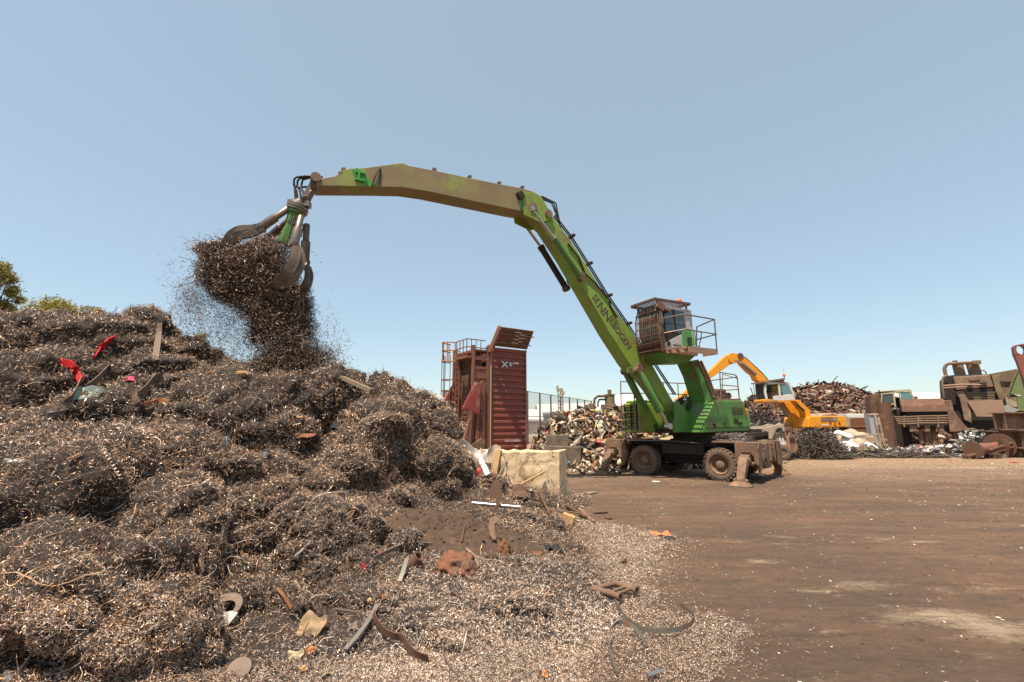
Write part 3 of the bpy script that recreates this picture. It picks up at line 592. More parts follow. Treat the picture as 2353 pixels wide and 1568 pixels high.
# outriggers: end beam with folding leg and foot on each side
for ex in (-1, 1):
    b = ub(); eo = .28 if ex < 0 else 0; x0 = (1.98+eo)*ex; x1 = (2.50+eo)*ex
    b.prism_x([(-1.18,1.22),(1.18,1.22),(1.30,1.12),(1.30,.62),(1.05,.52),(.55,.62),(.35,.40),(-.35,.40),(-.55,.62),(-1.05,.52),(-1.30,.62),(-1.30,1.12)], min(x0+.08*ex, x1-.02*ex), max(x0+.08*ex, x1-.02*ex))
    for q in (-.72, -.25, .25, .72): b.beam((x1, q, .62), (x1, q*1.05, 1.2), .07, .10, (1,0,0))
    b.box((x1+.02*ex, .47, .9), (.05,.30,.34)); b.box((x1+.02*ex, -.47, .9), (.05,.30,.34))
    if ex < 0: b.beam((x1-.12,-1.0,1.02), (x1-.12,1.0,1.02), .14, .14)
    bo = b.build('outrigger_beam', 'dirty_steel', gm, bevel=.02)
    for sy in (-1, 1):
        h = ub(); kx = (2.24+eo)*ex                                                # housing: two cheeks and an arched front plate, the leg folds out of its mouth
        for q in (-.34, .28): h.prism_x([(.95*sy,1.27),(1.22*sy,1.26),(1.40*sy,1.08),(1.46*sy,.60),(1.30*sy,.34),(1.02*sy,.46)], kx+q, kx+q+.06)
        h.prism([(kx-.33,.62),(kx-.33,1.20),(kx+.33,1.20),(kx+.33,.62),(kx+.22,.62),(kx+.21,.84),(kx+.12,.95),(kx-.12,.95),(kx-.21,.84),(kx-.22,.62)], 1.405*sy, 1.445*sy)
        h.box((kx, 1.20*sy, 1.23), (.64,.42,.06)); h.cyl((kx-.3, 1.30*sy, .62), (kx+.3, 1.30*sy, .62), .08)
        h.build('leg_housing', 'dirty_steel', bo, bevel=.012)
        ff = 1.0 if sy < 0 else 1.14
        l = ub(); l.X = UC @ Matrix.Translation((0, 1.28*sy, 0)) @ Matrix.Diagonal((1, ff, 1, 1)) @ Matrix.Translation((0, -1.28*sy, 0)); l.sweep([(kx,1.28*sy,.78),(kx,1.56*sy,.80),(kx,1.78*sy,.66),(kx,2.02*sy,.38),(kx,2.16*sy,.17)], [.26,.27,.26,.25,.22], [.18,.22,.22,.18,.14], (1,0,0)); l.cyl((kx-.17,1.64*sy,.74),(kx+.17,1.64*sy,.74),.09); l.cyl((kx-.2,2.18*sy,.17),(kx+.2,2.18*sy,.17),.05)
        lo = l.build('leg', 'dirty_steel', gm, bevel=.012)
        f = ub(); f.X = UC @ Matrix.Translation((0, (.14*.92*sy if sy > 0 else 0), 0)); F8 = lambda a, b, z: [(kx-a,2.22*sy-b,z),(kx+a,2.22*sy-b,z),(kx+a,2.22*sy+b,z),(kx-a,2.22*sy+b,z)]
        f.add(F8(.31,.25,.005)+F8(.31,.25,.035), [(3,2,1,0),(4,5,6,7),(0,1,5,4),(1,2,6,5),(2,3,7,6),(3,0,4,7)]); f.add(F8(.28,.21,.028)+F8(.17,.10,.15), [(3,2,1,0),(4,5,6,7),(0,1,5,4),(1,2,6,5),(2,3,7,6),(3,0,4,7)])
        for q in (-.12, .12): f.box((kx+q, 2.20*sy, .18), (.04,.14,.14))
        f.build('foot_pad', 'dirty_steel', lo)
        if ex > 0: pt_ = ub(); pt_.box((kx, 1.0*sy*.62, 1.235), (.30,.17,.006)); pt_.build('paint_patch', 'green_paint', bo)
# upper carriage
m = MB(); m.ext(-2.55, 1.0, -.62, .62, 1.52, 1.68); m.ext(-2.45, .95, -1.35, -.62, 1.55, 1.70); m.ext(-2.45, .3, .62, 1.32, 1.55, 1.66); m.ext(-1.3,.6,-.55,.55,1.68,1.95)
m.build('turntable_frame', 'black_steel', gm, bevel=.015)
LN = 1.38
def pl(q, lat): return [G.sec(x, y, lat) for x, y in q]
# side engine housing carrying the number
m = MB(); low = pl([(1615,995),(1723,990),(1726,978),(1622,979)], LN); mid_ = pl([(1622,979),(1726,978),(1712,931),(1640,931)], LN)
hb = pl([(1615,995),(1722,990),(1726,977),(1712,931),(1706,921),(1642,921),(1638,931),(1622,966)], LN)
xs = [p[0] for p in hb]; z0 = min(p[1] for p in hb)
m.prism(hb, LN-.02, LN-1.0)
m.build('engine_housing', 'green_paint', gm, bevel=.03)
zt = max(p[1] for p in hb); xa, xb = min(xs), max(xs)
m = MB(); m.prism([(xa+.03,1.60),(xa+.03,zt-.05),(xa+.25,zt),(xb-.45,zt),(xb-.1,zt-.35),(xb-.1,1.60)], LN-1.005, -LN); m.build('rear_hood', 'green_paint', gm, bevel=.04)
m = MB(); m.ext(xa-.12, xa+.06, -1.25, LN-.1, 1.60, zt-.28); m.build('counterweight', 'boom_paint', gm, bevel=.06)
m = MB(); t0 = pl([(1623,983),(1725,981)], LN)                            # seam line, latches, grille, stickers
m.beam((t0[0][0], LN-.012, t0[0][1]), (t0[1][0], LN-.012, t0[1][1]), .02, .012)
for px, py in ((1642,977),(1666,974),(1697,973),(1703,973)): c = G.pt(px, py, LN); m.box(c, (.10,.03,.09))
for k in range(5): c = G.pt(1688+k*2.2, 968, LN); m.box((c.x, LN-.012, c.z), (.02,.02,.16))
m.build('latch', 'black_steel', gm)
m = MB(); a = G.pt(1683, 954, LN-.001); n_text = text(m, '830', .40, a+Vector((0,.0,0)), (-1,0,0), (0,0,1), .006, .002, .95); ol = m.build('number_lettering', 'letter_dark', gm)
m = MB(); text(m, 'E', .40, a+Vector((-n_text-.06,0,0)), (-1,0,0), (0,0,1), .006, .002); m.build('number_lettering', 'letter_red', gm)
m = MB(); a = G.pt(1684, 988, LN-.02); text(m, 'A·LIFT', .15, a, (-1,0,0), (0,0,1), .006, .002) if False else None
# front right module with grilles (far side of the boom)
m = MB(); m.ext(.05, 1.75, -1.40, -.55, 1.52, 2.62); m.ext(.1, 1.65, -1.36, -.58, 2.62, 2.72); m.build('tank_housing', 'boom_paint', gm, bevel=.05)
m = MB(); 
for k in range(7): m.box((1.765, -.93, 1.75+k*.12), (.03, .62, .035))
for q in (-1.26, -.92, -.60): m.box((1.785, q, 2.1), (.04,.04,.95))
m.build('grille', 'black_steel', gm)
m = MB()                                                                   # steps and rails in front
for q in (-1.36, -.62): m.tube([(1.84,q,1.35),(1.86,q,2.6),(1.84,q,3.45)], .022, 6)
for k in range(5): m.tube([(1.86,-1.36,1.45+k*.27),(1.86,-.62,1.45+k*.27)], .02, 6)
m.tube([(1.84,-1.36,3.45),(.3,-1.38,3.5)], .022, 6); m.tube([(1.84,-1.36,3.0),(.3,-1.38,3.05)], .022, 6)
for q in (1.2,.3): m.tube([(q,-1.37,2.6),(q,-1.37,3.48)], .022, 6)
m.tube([(.3,-1.38,3.5),(-2.2,-1.38,3.52)], .022, 6); m.tube([(.3,-1.38,3.05),(-2.2,-1.38,3.06)], .022, 6)
for q in (-.4,-1.2,-2.2): m.tube([(q,-1.37,zt-.3),(q,-1.37,3.52)], .022, 6)
m.build('front_railing', 'dirty_steel', gm)
# rail on the engine deck
m = MB(); RL = [G.pt(x, y, .7) for x, y in ((1699,919),(1694,868),(1690,862),(1654,856))]
m.tube(RL, .024, 6); m.tube([G.pt(1657,919,.7), G.pt(1654,856,.7)], .022, 6); m.tube([G.pt(1632,875,.7), G.pt(1692,867,.7)], .02, 6); m.tube([G.pt(1655,885,.7), G.pt(1696,888,.7)], .02, 6); m.tube([G.pt(1658,898,.7), G.pt(1697,895,.7)], .02, 6)
m.tube([G.pt(1699,919,-.8), G.pt(1694,870,-.8), G.pt(1660,860,-.8), G.pt(1660,915,-.8)], .022, 6); m.tube([G.pt(1694,868,.7), G.pt(1694,870,-.8)], .022, 6)
m.build('deck_railing', 'dirty_steel', gm)
m = MB(); a = G.pt(1640,921,.6); b_ = G.pt(1668,895,.6); m.ext(b_.x, a.x, .0, .6, zt-.02, b_.z); m.cyl(G.pt(1673,910,.62), G.pt(1673,910,.3), .13); m.beam(G.pt(1640,921,.75), G.pt(1700,919,.75), .12, .1)
m.build('cooler_box', 'grey_concrete' if False else 'dirty_steel', gm, bevel=.015)
# boom foot plates, riser of the cab
m = MB(); fp = pl([(1548,930),(1556,922),(1568,936),(1590,955),(1592,992),(1548,994),(1545,975),(1551,960)], .62); m.prism(fp, .58, .66); m.build('boom_bracket', 'green_paint', gm, bevel=.01)
m = MB(); fp2 = pl([(1548,930),(1556,922),(1568,936),(1590,955),(1592,992),(1548,994)], -.5); m.prism(fp2, -.54, -.46); m.build('boom_bracket', 'green_paint', gm, bevel=.01)
rs = pl([(1589,830),(1606,826),(1616,850),(1633,893),(1640,922),(1636,985),(1618,985),(1622,930),(1617,905),(1604,862)], 1.02)
m = MB(); m.prism(rs, .32, 1.02); m.build('cab_riser', 'green_paint', gm, bevel=.02)
m = MB(); m.tube([G.pt(1610,830,1.05), G.pt(1628,868,1.05), G.pt(1640,902,1.05), G.pt(1643,925,1.05)], .05, 8); m.tube([G.pt(1604,829,1.05), G.pt(1622,868,1.05), G.pt(1636,904,1.05)], .035, 8); m.cyl(G.pt(1598,838,1.06), G.pt(1598,838,.26), .1); m.cyl(G.pt(1641,908,1.1), G.pt(1641,908,.6), .09); m.build('riser_cylinder', 'dirty_steel', gm, smooth=True)
m = MB()
for k in range(9):
    a = G.pt(1553+k*3.2, 948, -.1+.07*k); b_ = G.pt(1560+k*4.6, 935+k*2.4, .3)
    top = G.pt(1558+k*4, 906+abs(k-4)*3.2, .1+.03*k); m.tube([a, (a+top)/2+Vector((.05,0,.06)), top, (b_+top)/2+Vector((-.06,.02,.04)), b_], .028, 7)
m.build('hydraulic_hose', 'rubber', gm, smooth=True)
m = MB(); m.ext(-.9, .05, -.5, .35, 1.9, 2.35); m.cyl((-.4,-.3,2.3), (-.4,.3,2.5), .18); m.cyl((-.1,-.2,2.2),(.2,.3,2.3),.14); m.ext(-.3,.4,-.2,.3,1.6,2.0); m.build('hydraulic_pump', 'dark_rust', gm, bevel=.02)

# cab: designed on its near side plane
CL = 1.42; CW = 1.02
def cp(x, y, lat=CL): return G.pt(x, y, lat)
fb, ft = cp(1530, 802), cp(1515, 700); rb, rt = cp(1596, 801), cp(1583, 712)
z_b = (fb.z+rb.z)/2; z_t = (ft.z+rt.z)/2; side = [(fb.x, z_b), (fb.x+.16, z_b+.55), (ft.x-.02, z_t), (rt.x, z_t), (rb.x, z_b)]
y0, y1 = CL-CW, CL
cab = MB()                                              # cab shell as posts and panels
def strip(mb_, q, th=.03, y=None): mb_.prism([G.sec(a, b, CL) for a, b in q], (y or CL)-th, (y or CL))
wp = MB()
for q in ([(1517,716),(1522,712),(1524,750),(1531,801),(1527,803),(1520,760)], [(1572,710),(1582,713),(1587,757),(1576,760)], [(1531,801),(1528,789),(1546,778),(1567,768),(1568,803)], [(1522,706),(1583,714),(1583,718),(1522,709)]): strip(wp, q)
wp.ext(rb.x-.03, rt.x+.1, y0, y1-.035, z_b, z_t); wp.ext(rb.x, fb.x, y0, y1, z_b-.04, z_b+.015); wp.ext(rt.x, ft.x, y0, y1-.035, z_t-.05, z_t+.01)
wp.ext(rb.x+.1, fb.x+.1, y0, y0+.03, z_b, z_b+.5)
cabo = wp.build('cab', 'grey_paint', gm, bevel=.01)
gl = MB(); strip(gl, [(1524,713),(1545,714),(1552,764),(1530,760),(1526,735)], .012, CL-.006); gl.build('door_window', 'window_glass', cabo)
gl = MB(); strip(gl, [(1548,711),(1571,716),(1575,762),(1563,766),(1554,765)], .012, CL-.006); gl.build('side_window', 'window_glass', cabo)
dk = MB(); strip(dk, [(1525,755),(1530,760),(1552,764),(1563,766),(1567,768),(1546,778),(1535,788),(1528,789)], .014, CL-.004); strip(dk, [(1545,712),(1549,711),(1556,766),(1552,765)], .03, CL+.004); strip(dk, [(1522,709),(1525,711),(1531,760),(1528,761)], .03, CL+.002); strip(dk, [(1524,709),(1546,712),(1546,715),(1524,712)], .03, CL+.002); dk.build('door_frame', 'black_steel', cabo)
dk = MB(); c = cp(1536,790,CL+.01); dk.cyl(c, c+Vector((0,.03,0)), .075, n=18); dk.build('vent_ring', 'black_steel', cabo)
gp = MB(); strip(gp, [(1568,764),(1574,759),(1587,756),(1596,801),(1568,803)], .035, CL+.006); gp.ext(rb.x-.03, rb.x+.0, y0, y1, z_b, z_b+.75); gp.build('green_panel', 'bright_green', cabo, bevel=.01)
sl = MB()
for k in range(6): a, b_ = cp(1577,777+k*3.6,CL+.008), cp(1589,776.2+k*3.6,CL+.008); sl.beam(a, b_, .02, .035)
sl.build('louvre', 'black_steel', cabo)
lg = MB(); text(lg, 'MAXCAB', .09, cp(1546.5,794.5,CL), (-1,0,0), (0,0,1), .006, .002); lg.build('lettering', 'letter_brown', cabo)
# windscreen and the rusty bar guard in front of it
fx = max(p[0] for p in side)+.02
ws = MB(); ws.add([(side[0][0],y0,z_b),(side[0][0],y1,z_b),(fx,y1,z_b+.55),(fx,y0,z_b+.55),(ft.x,y1,z_t),(ft.x,y0,z_t)], [(0,1,2,3),(3,2,4,5)]); ws.ext(rb.x+.3,rt.x+.35,y0+.004,y0+.014,z_b+.5,z_t-.1)
ws.build('windscreen', 'teal_glass', cabo)
st = MB(); sx = (rb.x+fb.x)/2-.12; st.box((sx,(y0+y1)/2,z_b+.42),(.5,.46,.16)); st.box((sx-.24,(y0+y1)/2,z_b+.8),(.14,.44,.75),Matrix.Rotation(R(-8),3,'Y')); st.box((sx-.25,(y0+y1)/2,z_b+1.25),(.1,.26,.2)); st.cyl((sx,(y0+y1)/2,z_b),(sx,(y0+y1)/2,z_b+.35),.12); st.beam((fx-.25,(y0+y1)/2,z_b),(fx-.35,(y0+y1)/2,z_b+.75),.12,.12); st.lathe([(0,.17),(.02,.19),(.04,.17)],(fx-.38,(y0+y1)/2,z_b+.76),(-.5,0,1)); st.build('seat', 'rubber', cabo, bevel=.02)
gd = MB(); gx_ = fx+.13; gzb, gzt = z_b-.12, z_t+.08
for k in range(13):
    yy = y0-.02+(y1-y0+.05)*k/12; big = k % 4 == 0
    gd.tube([(gx_-.16,yy,gzb),(gx_,yy,z_b+.3),(gx_,yy,z_b+1.0),(gx_-.17,yy,gzt)], .024 if big else .013, 6)
for k in range(7): zz = gzb+.04+(gzt-gzb-.08)*k/6; xx = gx_-.16*max(0, abs((zz-(z_b+.65))/.9))**3; gd.tube([(xx,y0-.05,zz),(xx,y1+.05,zz)], .018, 6)
for k in range(24): zz = gzb+.04+(gzt-gzb-.08)*k/23; xx = gx_-.015-.16*abs((zz-(z_b+.65))/.9)**3; gd.tube([(xx,y0,zz),(xx,y1,zz)], .0035, 4)
for k in range(18): yy = y0+(y1-y0)*k/17; gd.tube([(gx_-.175,yy,gzb),(gx_-.015,yy,z_b+.3),(gx_-.015,yy,z_b+1.0),(gx_-.185,yy,gzt)], .0035, 4)
gd.box((gx_-.15,(y0+y1)/2,gzb+.2),(.03,y1-y0+.1,.34)); gd.tube([(gx_-.1,y1+.06,gzb-.05),(gx_-.02,y1+.08,z_b+.4),(gx_-.1,y1+.06,gzt)], .035, 6); gd.beam((gx_-.2,y1+.05,gzb+.1),(gx_-.05,y1+.1,gzb+.9),.05,.1)
gd.build('bar_guard', 'dark_rust', cabo)
rg = MB(); zr = z_t+.17; xr0, xr1 = rt.x+.02, ft.x+.22
for yy in (y0-.1, y1+.08): rg.beam((xr0,yy,zr),(xr1,yy,zr-.02),.06,.08)
for xx in (xr0, xr1): rg.beam((xx,y0-.1,zr),(xx,y1+.08,zr),.06,.08)
for k in range(1, 12): xx = xr0+(xr1-xr0)*k/12; rg.beam((xx,y0-.1,zr),(xx,y1+.08,zr),.07,.012)
for xx in (xr0+.05, ft.x): 
    for yy in (y0, y1-.05): rg.beam((xx,yy,z_t),(xx,yy,zr),.05,.05)
rg.build('roof_guard', 'dark_rust', cabo)
lt = MB(); lt.X = Matrix.Translation((ft.x+.02,y1+.06,z_t-.06)) @ Matrix.Rotation(R(-24),4,'Y'); lt.box((0,0,0),(.34,.10,.26)); lt.box((-.3,.02,.02),(.22,.12,.12)); lt.box((.1,-.06,-.1),(.06,.05,.3)); lt.build('work_lamp', 'dirty_steel', cabo, bevel=.02)
bc = MB(); c = cp(1563,700,CL-.1); bc.lathe([(0,.075),(.06,.08),(.13,.065),(.17,.03),(.18,0)], (c.x,CL-.12,zr+.05), (0,0,1), 14); bc.build('beacon', 'beacon_orange', cabo, smooth=True)
# cab floor, walkway with kerb, railing
wk = MB(); wy = CL+.62; zf = z_b-.05
P0 = G.sec(1533,803,CL); 
wk.ext(rb.x-.15, fx-.15, y0, CL, zf-.14, zf); wk.add([(fx-.15,CL,zf-.16),(fx-.55,wy,zf-.16),(rb.x-.38,wy,zf-.16),(rb.x-.38,CL,zf-.16),(fx-.15,CL,zf+.02),(fx-.55,wy,zf+.02),(rb.x-.38,wy,zf+.02),(rb.x-.38,CL,zf+.02)], [(0,1,5,4),(1,2,6,5),(2,3,7,6)])
for k in range(14): xx = rb.x-.3+k*.135; wk.beam((xx,CL,zf-.05),(xx,wy,zf-.05),.05,.02)
wk.build('walkway', 'tan_sheet', cabo)
bs = MB(); bs.add([(fx-.02,y0+.05,zf-.12),(fx-.02,CL-.02,zf-.12),(rb.x-.05,CL-.02,zf-.14),(rb.x-.05,y0+.05,zf-.14),(fx-.35,y0+.15,zf-.45),(fx-.35,CL-.15,zf-.45),(rb.x+.15,CL-.2,zf-.38),(rb.x+.15,y0+.2,zf-.38)], [(0,1,2,3),(7,6,5,4),(0,4,5,1),(1,5,6,2),(2,6,7,3),(3,7,4,0)]); bs.build('cab_floor', 'green_paint', cabo, bevel=.02)
rl = MB(); xw0, xw1 = fx-.45, rb.x-.36
top = [(fx-.05,CL+.06,z_b+.75),(fx-.05,CL+.10,z_b+.95),(xw0,wy,z_b+1.02),(xw1-.02,wy-.02,z_b+1.0),(xw1-.06,wy-.3,z_b+.98),(xw1-.06,CL-.2,z_b+.9),(xw1-.1,CL-.3,z_b+.3),(xw1,CL-.3,zf)]
rl.tube(top, .025, 8); rl.tube([(fx-.05,CL+.08,z_b+.45),(xw0,wy,z_b+.52),(xw1-.02,wy,z_b+.48),(xw1-.08,CL-.25,z_b+.45)], .022, 8)
for xx in (xw0-.02, xw1+.02): rl.tube([(xx,wy,zf),(xx,wy,z_b+.2),(xx,wy,z_b+1.01)], .024, 8)
rl.tube([(xw1+.1,CL-.1,zf),(xw1-.1,CL-.08,z_b+.5),(xw1-.1,CL-.05,z_b+.68),(xw1+.25,CL-.03,z_b+.7),(xw1+.3,CL,z_b+.2),(xw1+.1,CL+.1,zf+.1)], .02, 8)
rl.build('handrail', 'worn_steel', cabo, smooth=True)

# boom
BL = .30
near = [(1220,488),(1254,520),(1300,590),(1345,668),(1400,764),(1444,832),(1458,850),(1474,858),(1505,897),(1536,946),(1548,946),(1552,931),(1538,909),(1497,835),(1462,778),(1396,688),(1350,614),(1310,551),(1270,498),(1260,478)]
m = MB(); m.prism(pl(near, BL), BL, -BL); bo = m.build('boom', 'boom_paint', gm, bevel=.012)
m = MB(); u0 = G.pt(1359.5,683,BL); u1 = G.pt(1443,804,BL); U = (u1-u0).normalized(); V_ = Vector((0,1,0)).cross(U) if False else U.cross(Vector((0,-1,0))); V_ = V_ if V_.x < 0 or V_.z > 0 else -V_
V_ = Vector((-abs(U.z), 0, abs(U.x))) if True else V_
V_ = Vector((U.z, 0, -U.x)); V_ = V_ if V_.z > 0 else -V_
Ltot = (u1-u0).length
def word(s_, size, start, dv=0): return text(m, s_, size, u0+U*start+V_*dv, U, V_, .004, .002, 1.02)
w1 = word('SE', .33, 0); w2 = word('NN', .46, w1+.03, -.06); w3 = word('EBOGEN', .33, w1+w2+.06)
k = Ltot/(w1+w2+w3+.06); o = m.build('lettering', 'letter_brown', bo)
for v in o.data.vertices: q = v.co-u0; a = q.dot(U); v.co += U*(a*(k-1))
# pin bosses, pipes and ribs on the boom
for px, py, r in ((1468,846,.17),(1222,478,.15),(1258,494,.15),(1335,634,.13)):
    m = MB(); c = G.pt(px, py, BL); m.cyl((c.x,BL+.10,c.z), (c.x,-BL-.10,c.z), r, n=20); m.build('pivot_pin', 'dirty_steel', gm, bevel=.01)
m = MB(); pp = [(1272,500),(1310,548),(1350,611),(1395,684),(1440,748),(1472,800),(1503,840),(1550,912)]
for dy in (0, .09): m.tube([G.pt(x+3, y-2, .22-dy*2)+Vector((0,-dy,.05)) for x, y in pp], .025, 6)
m.tube([G.pt(x, y, BL+.04) for x, y in ((1305,560),(1330,592),(1345,630),(1368,650),(1400,690),(1404,706),(1418,730))], .03, 7)
for x, y in pp[1:-1]: c = G.pt(x+3, y-2, .1); m.box(c+Vector((0,0,.03)), (.1,.36,.08))
m.build('hydraulic_pipe', 'black_steel', bo, smooth=True)
m = MB()
for k in range(3): m.tube([G.pt(1238+k*3,455-k*2,.15-.08*k), G.pt(1262+k*5,472,.15-.08*k)+Vector((-.1,0,.1)), G.pt(1281+k*2,500+k*3,.15-.08*k), G.pt(1290,530+k*5,.1-.06*k)], .025, 6)
m.build('hydraulic_hose', 'rubber', gm, smooth=True)
# boom lift cylinders (pair) and stick cylinders (pair)
def cylinder(name, a, k1, b, rb_, rr, mt='green_paint'):
    m = MB(); a, k1, b = Vector(a), Vector(k1), Vector(b); m.tube([a, a.lerp(k1,.05), k1], [rb_*.7, rb_, rb_], 16);  d = (k1-a).normalized(); m.cyl(k1-d*.12, k1+d*.05, rb_*1.15)
    o = m.build(name, mt, gm, smooth=True); e = MB(); e.cyl(a+Vector((0,-rb_*.9,0)), a+Vector((0,rb_*.9,0)), rb_*1.05); e.build('rod_eye', 'dark_rust', o, smooth=True); r = MB(); r.cyl(k1, b, rr, n=12); r.cyl(b+Vector((0,-rr*1.5,0)), b+Vector((0,rr*1.5,0)), rr*1.6); r.build('piston_rod', 'chrome', o, smooth=True)
cl = .62
cylinder('lift_cylinder', G.pt(1466,852,cl), G.pt(1515,942,cl), G.pt(1536,980,cl), .135, .065)
cylinder('lift_cylinder', G.pt(1437,853,-.62), G.pt(1481,940,-.62), G.pt(1502,980,-.62), .135, .065)
m = MB(); a = 0
for g0 in (0,1):
    m = MB(); m.prism(pl([(1440,845),(1476,838),(1478,862),(1458,864),(1440,858)], BL+.02), BL+.02, BL+.08) if g0 else m.prism(pl([(1440,845),(1476,838),(1478,862),(1458,864),(1440,858)], -BL), -BL-.10, -BL-.04)
    m.build('cylinder_bracket', 'green_paint', bo, bevel=.01)
cylinder('stick_cylinder', G.pt(1335,640,.30+BL-.1), G.pt(1276,552,.56), G.pt(1222,480,.56), .10, .05)
cylinder('stick_cylinder', G.pt(1301,663,-.56), G.pt(1243,568,-.56), G.pt(1196,504,-.56), .11, .05, 'black_steel')
# stick
SL = .30
near = [(724,413),(770,405),(789,391),(806,387),(837,386),(925,374.5),(940,381),(998,392),(1079,409),(1147,423),(1200,433),(1226,441),(1244,452),(1257,474),(1267,499),(1240,508),(1216,488),(1179,482),(978,439),(925,431),(853,429),(728,427)]
m = MB(); m.prism(pl(near, SL), SL, -SL); so_ = m.build('stick', 'stick_paint', gm, bevel=.012)
m = MB(); m.prism(pl([(808,389),(822,387),(850,413),(862,429),(846,429),(818,414)], SL+.003), SL+.003, SL+.012); m.build('paint_patch', 'bright_green', so_)
m = MB(); m.prism(pl([(1195,449),(1203,448),(1203,484),(1196,482)], SL+.003), SL+.003, SL+.012); m.build('paint_patch', 'bright_green', so_)
m = MB(); c = G.pt(827,407,SL); m.prism([(c.x-.13,c.z-.14),(c.x+.13,c.z-.14),(c.x+.13,c.z-.08),(c.x+.07,c.z-.08),(c.x+.07,c.z+.08),(c.x+.13,c.z+.08),(c.x+.13,c.z+.13),(c.x-.13,c.z+.13),(c.x-.13,c.z+.08),(c.x+.01,c.z+.08),(c.x+.01,c.z-.08),(c.x-.13,c.z-.08)], SL+.004, SL+.08); m.build('bracket', 'bright_green', so_)
m = MB(); m.tube([G.pt(874,386,SL+.03),G.pt(862,405,SL+.05),G.pt(855,427,SL+.03)], .022, 6); m.build('stay_bar', 'black_steel', so_)
m = MB(); m.beam(G.pt(874,388,SL+.01),G.pt(873,425,SL+.01),.03,.03); m.build('stay_bar', 'black_steel', so_)
for px, py in ((789,392),(782,401),(998,392),(1079,409),(1147,423),(1200,433)):
    m = MB(); c = G.pt(px, py, SL-.05); m.box(c+Vector((0,0,.03)), (.10,.1,.07), Matrix.Rotation(.3,3,'Y')); m.build('clamp', 'dirty_steel', so_)
m = MB(); c = G.pt(1196,449,SL+.05); m.box(c, (.22,.12,.22), Matrix.Rotation(.6,3,'Y')); m.build('bracket', 'black_steel', so_)
# cheek plates at the knuckle
kp = pl([(1200,440),(1228,443),(1246,455),(1262,485),(1270,505),(1242,512),(1205,494)], SL+.06); 
for q0, q1 in ((SL+.005, SL+.06), (-SL-.06, -SL-.005)): m = MB(); m.prism(kp, q0, q1); m.build('cheek_plate', 'boom_paint', so_, bevel=.01)
tip = G.pt(724,421,0); m = MB(); m.cyl((tip.x,SL+.06,tip.z),(tip.x,-SL-.06,tip.z),.13,n=18); m.build('tip_pin', 'dirty_steel', so_)
TIP = G.M @ tip
# ------------------------------------------------------------------ grapple hanging from the stick tip
GY = TIP.y
def gp_(x, y, dy=0.): return at(x, y, GY+dy)
gr = thing('grapple', 'rusty orange peel grapple with green core hanging from the long green stick', 'grapple', TIP)
def gb(): m = MB(); m.X = Matrix.Translation(-TIP); return m
m = gb(); m.beam(gp_(724,421), gp_(701,462), .16, .20); m.cyl(gp_(722,425,-.2), gp_(722,425,.2), .10); m.cyl(gp_(703,458,-.16), gp_(703,458,.16), .10); m.beam(gp_(714,438,-.12), gp_(702,460,-.12), .05, .1); m.build('link', 'tine_steel', gr, bevel=.02)
ax = (gp_(655,555)-gp_(687,476)).normalized()
m = gb(); c = gp_(688,470); m.lathe([(-.10,.0),(-.10,.14),(-.02,.16),(-.02,.235),(.05,.25),(.05,.22),(.075,.22),(.075,.265),(.12,.265),(.12,.235),(.15,.235),(.15,.28),(.21,.27),(.21,0)], c, ax, 36)
m.box(gp_(670,467,-.1), (.16,.16,.14)); m.box(gp_(707,470,-.05), (.12,.2,.16)); m.build('rotator', 'worn_steel', gr, smooth=True)
m = gb(); a = c+ax*.2; b_ = gp_(652,562); m.tube([a, a.lerp(b_,.35), a.lerp(b_,.45), b_], [.20,.17,.15,.19], 8); m.cyl(a, a+ax*.1, .24, n=8); m.build('core', 'green_paint', gr, bevel=.01)
m = gb()
for k in range(3): m.tube([gp_(676,497,-.2), gp_(668+4*k,506,-.25), gp_(671+5*k,517,-.26), gp_(684+2*k,511,-.25), gp_(690,500,-.2)], .018, 6)
m.tube([gp_(690,498,-.2),gp_(697,520,-.22),gp_(692,545,-.22)], .016, 6); m.build('feed_hose', 'rubber', gr, smooth=True)
m = gb()
for k, (a1, a2, a3) in enumerate((((702,405),(676,412),(682,440)),((706,408),(684,416),(690,440)),((712,409),(694,420),(697,442)),((708,430),(690,433),(677,425)))):
    st_ = gp_(742,407,.02*k) if k < 3 else gp_(714,428)
    m.tube([st_, gp_(*a1,.04*k-.1), gp_((a1[0]+a2[0])/2-7,(a1[1]+a2[1])/2-1,.03*k-.1), gp_(*a2,.04*k-.1), gp_((a2[0]+a3[0])/2-4,(a2[1]+a3[1])/2,-.05), gp_(*a3,-.05), gp_(a3[0]+2,462,-.05)], .027, 7)
m.build('supply_hose', 'rubber', gr, smooth=True)
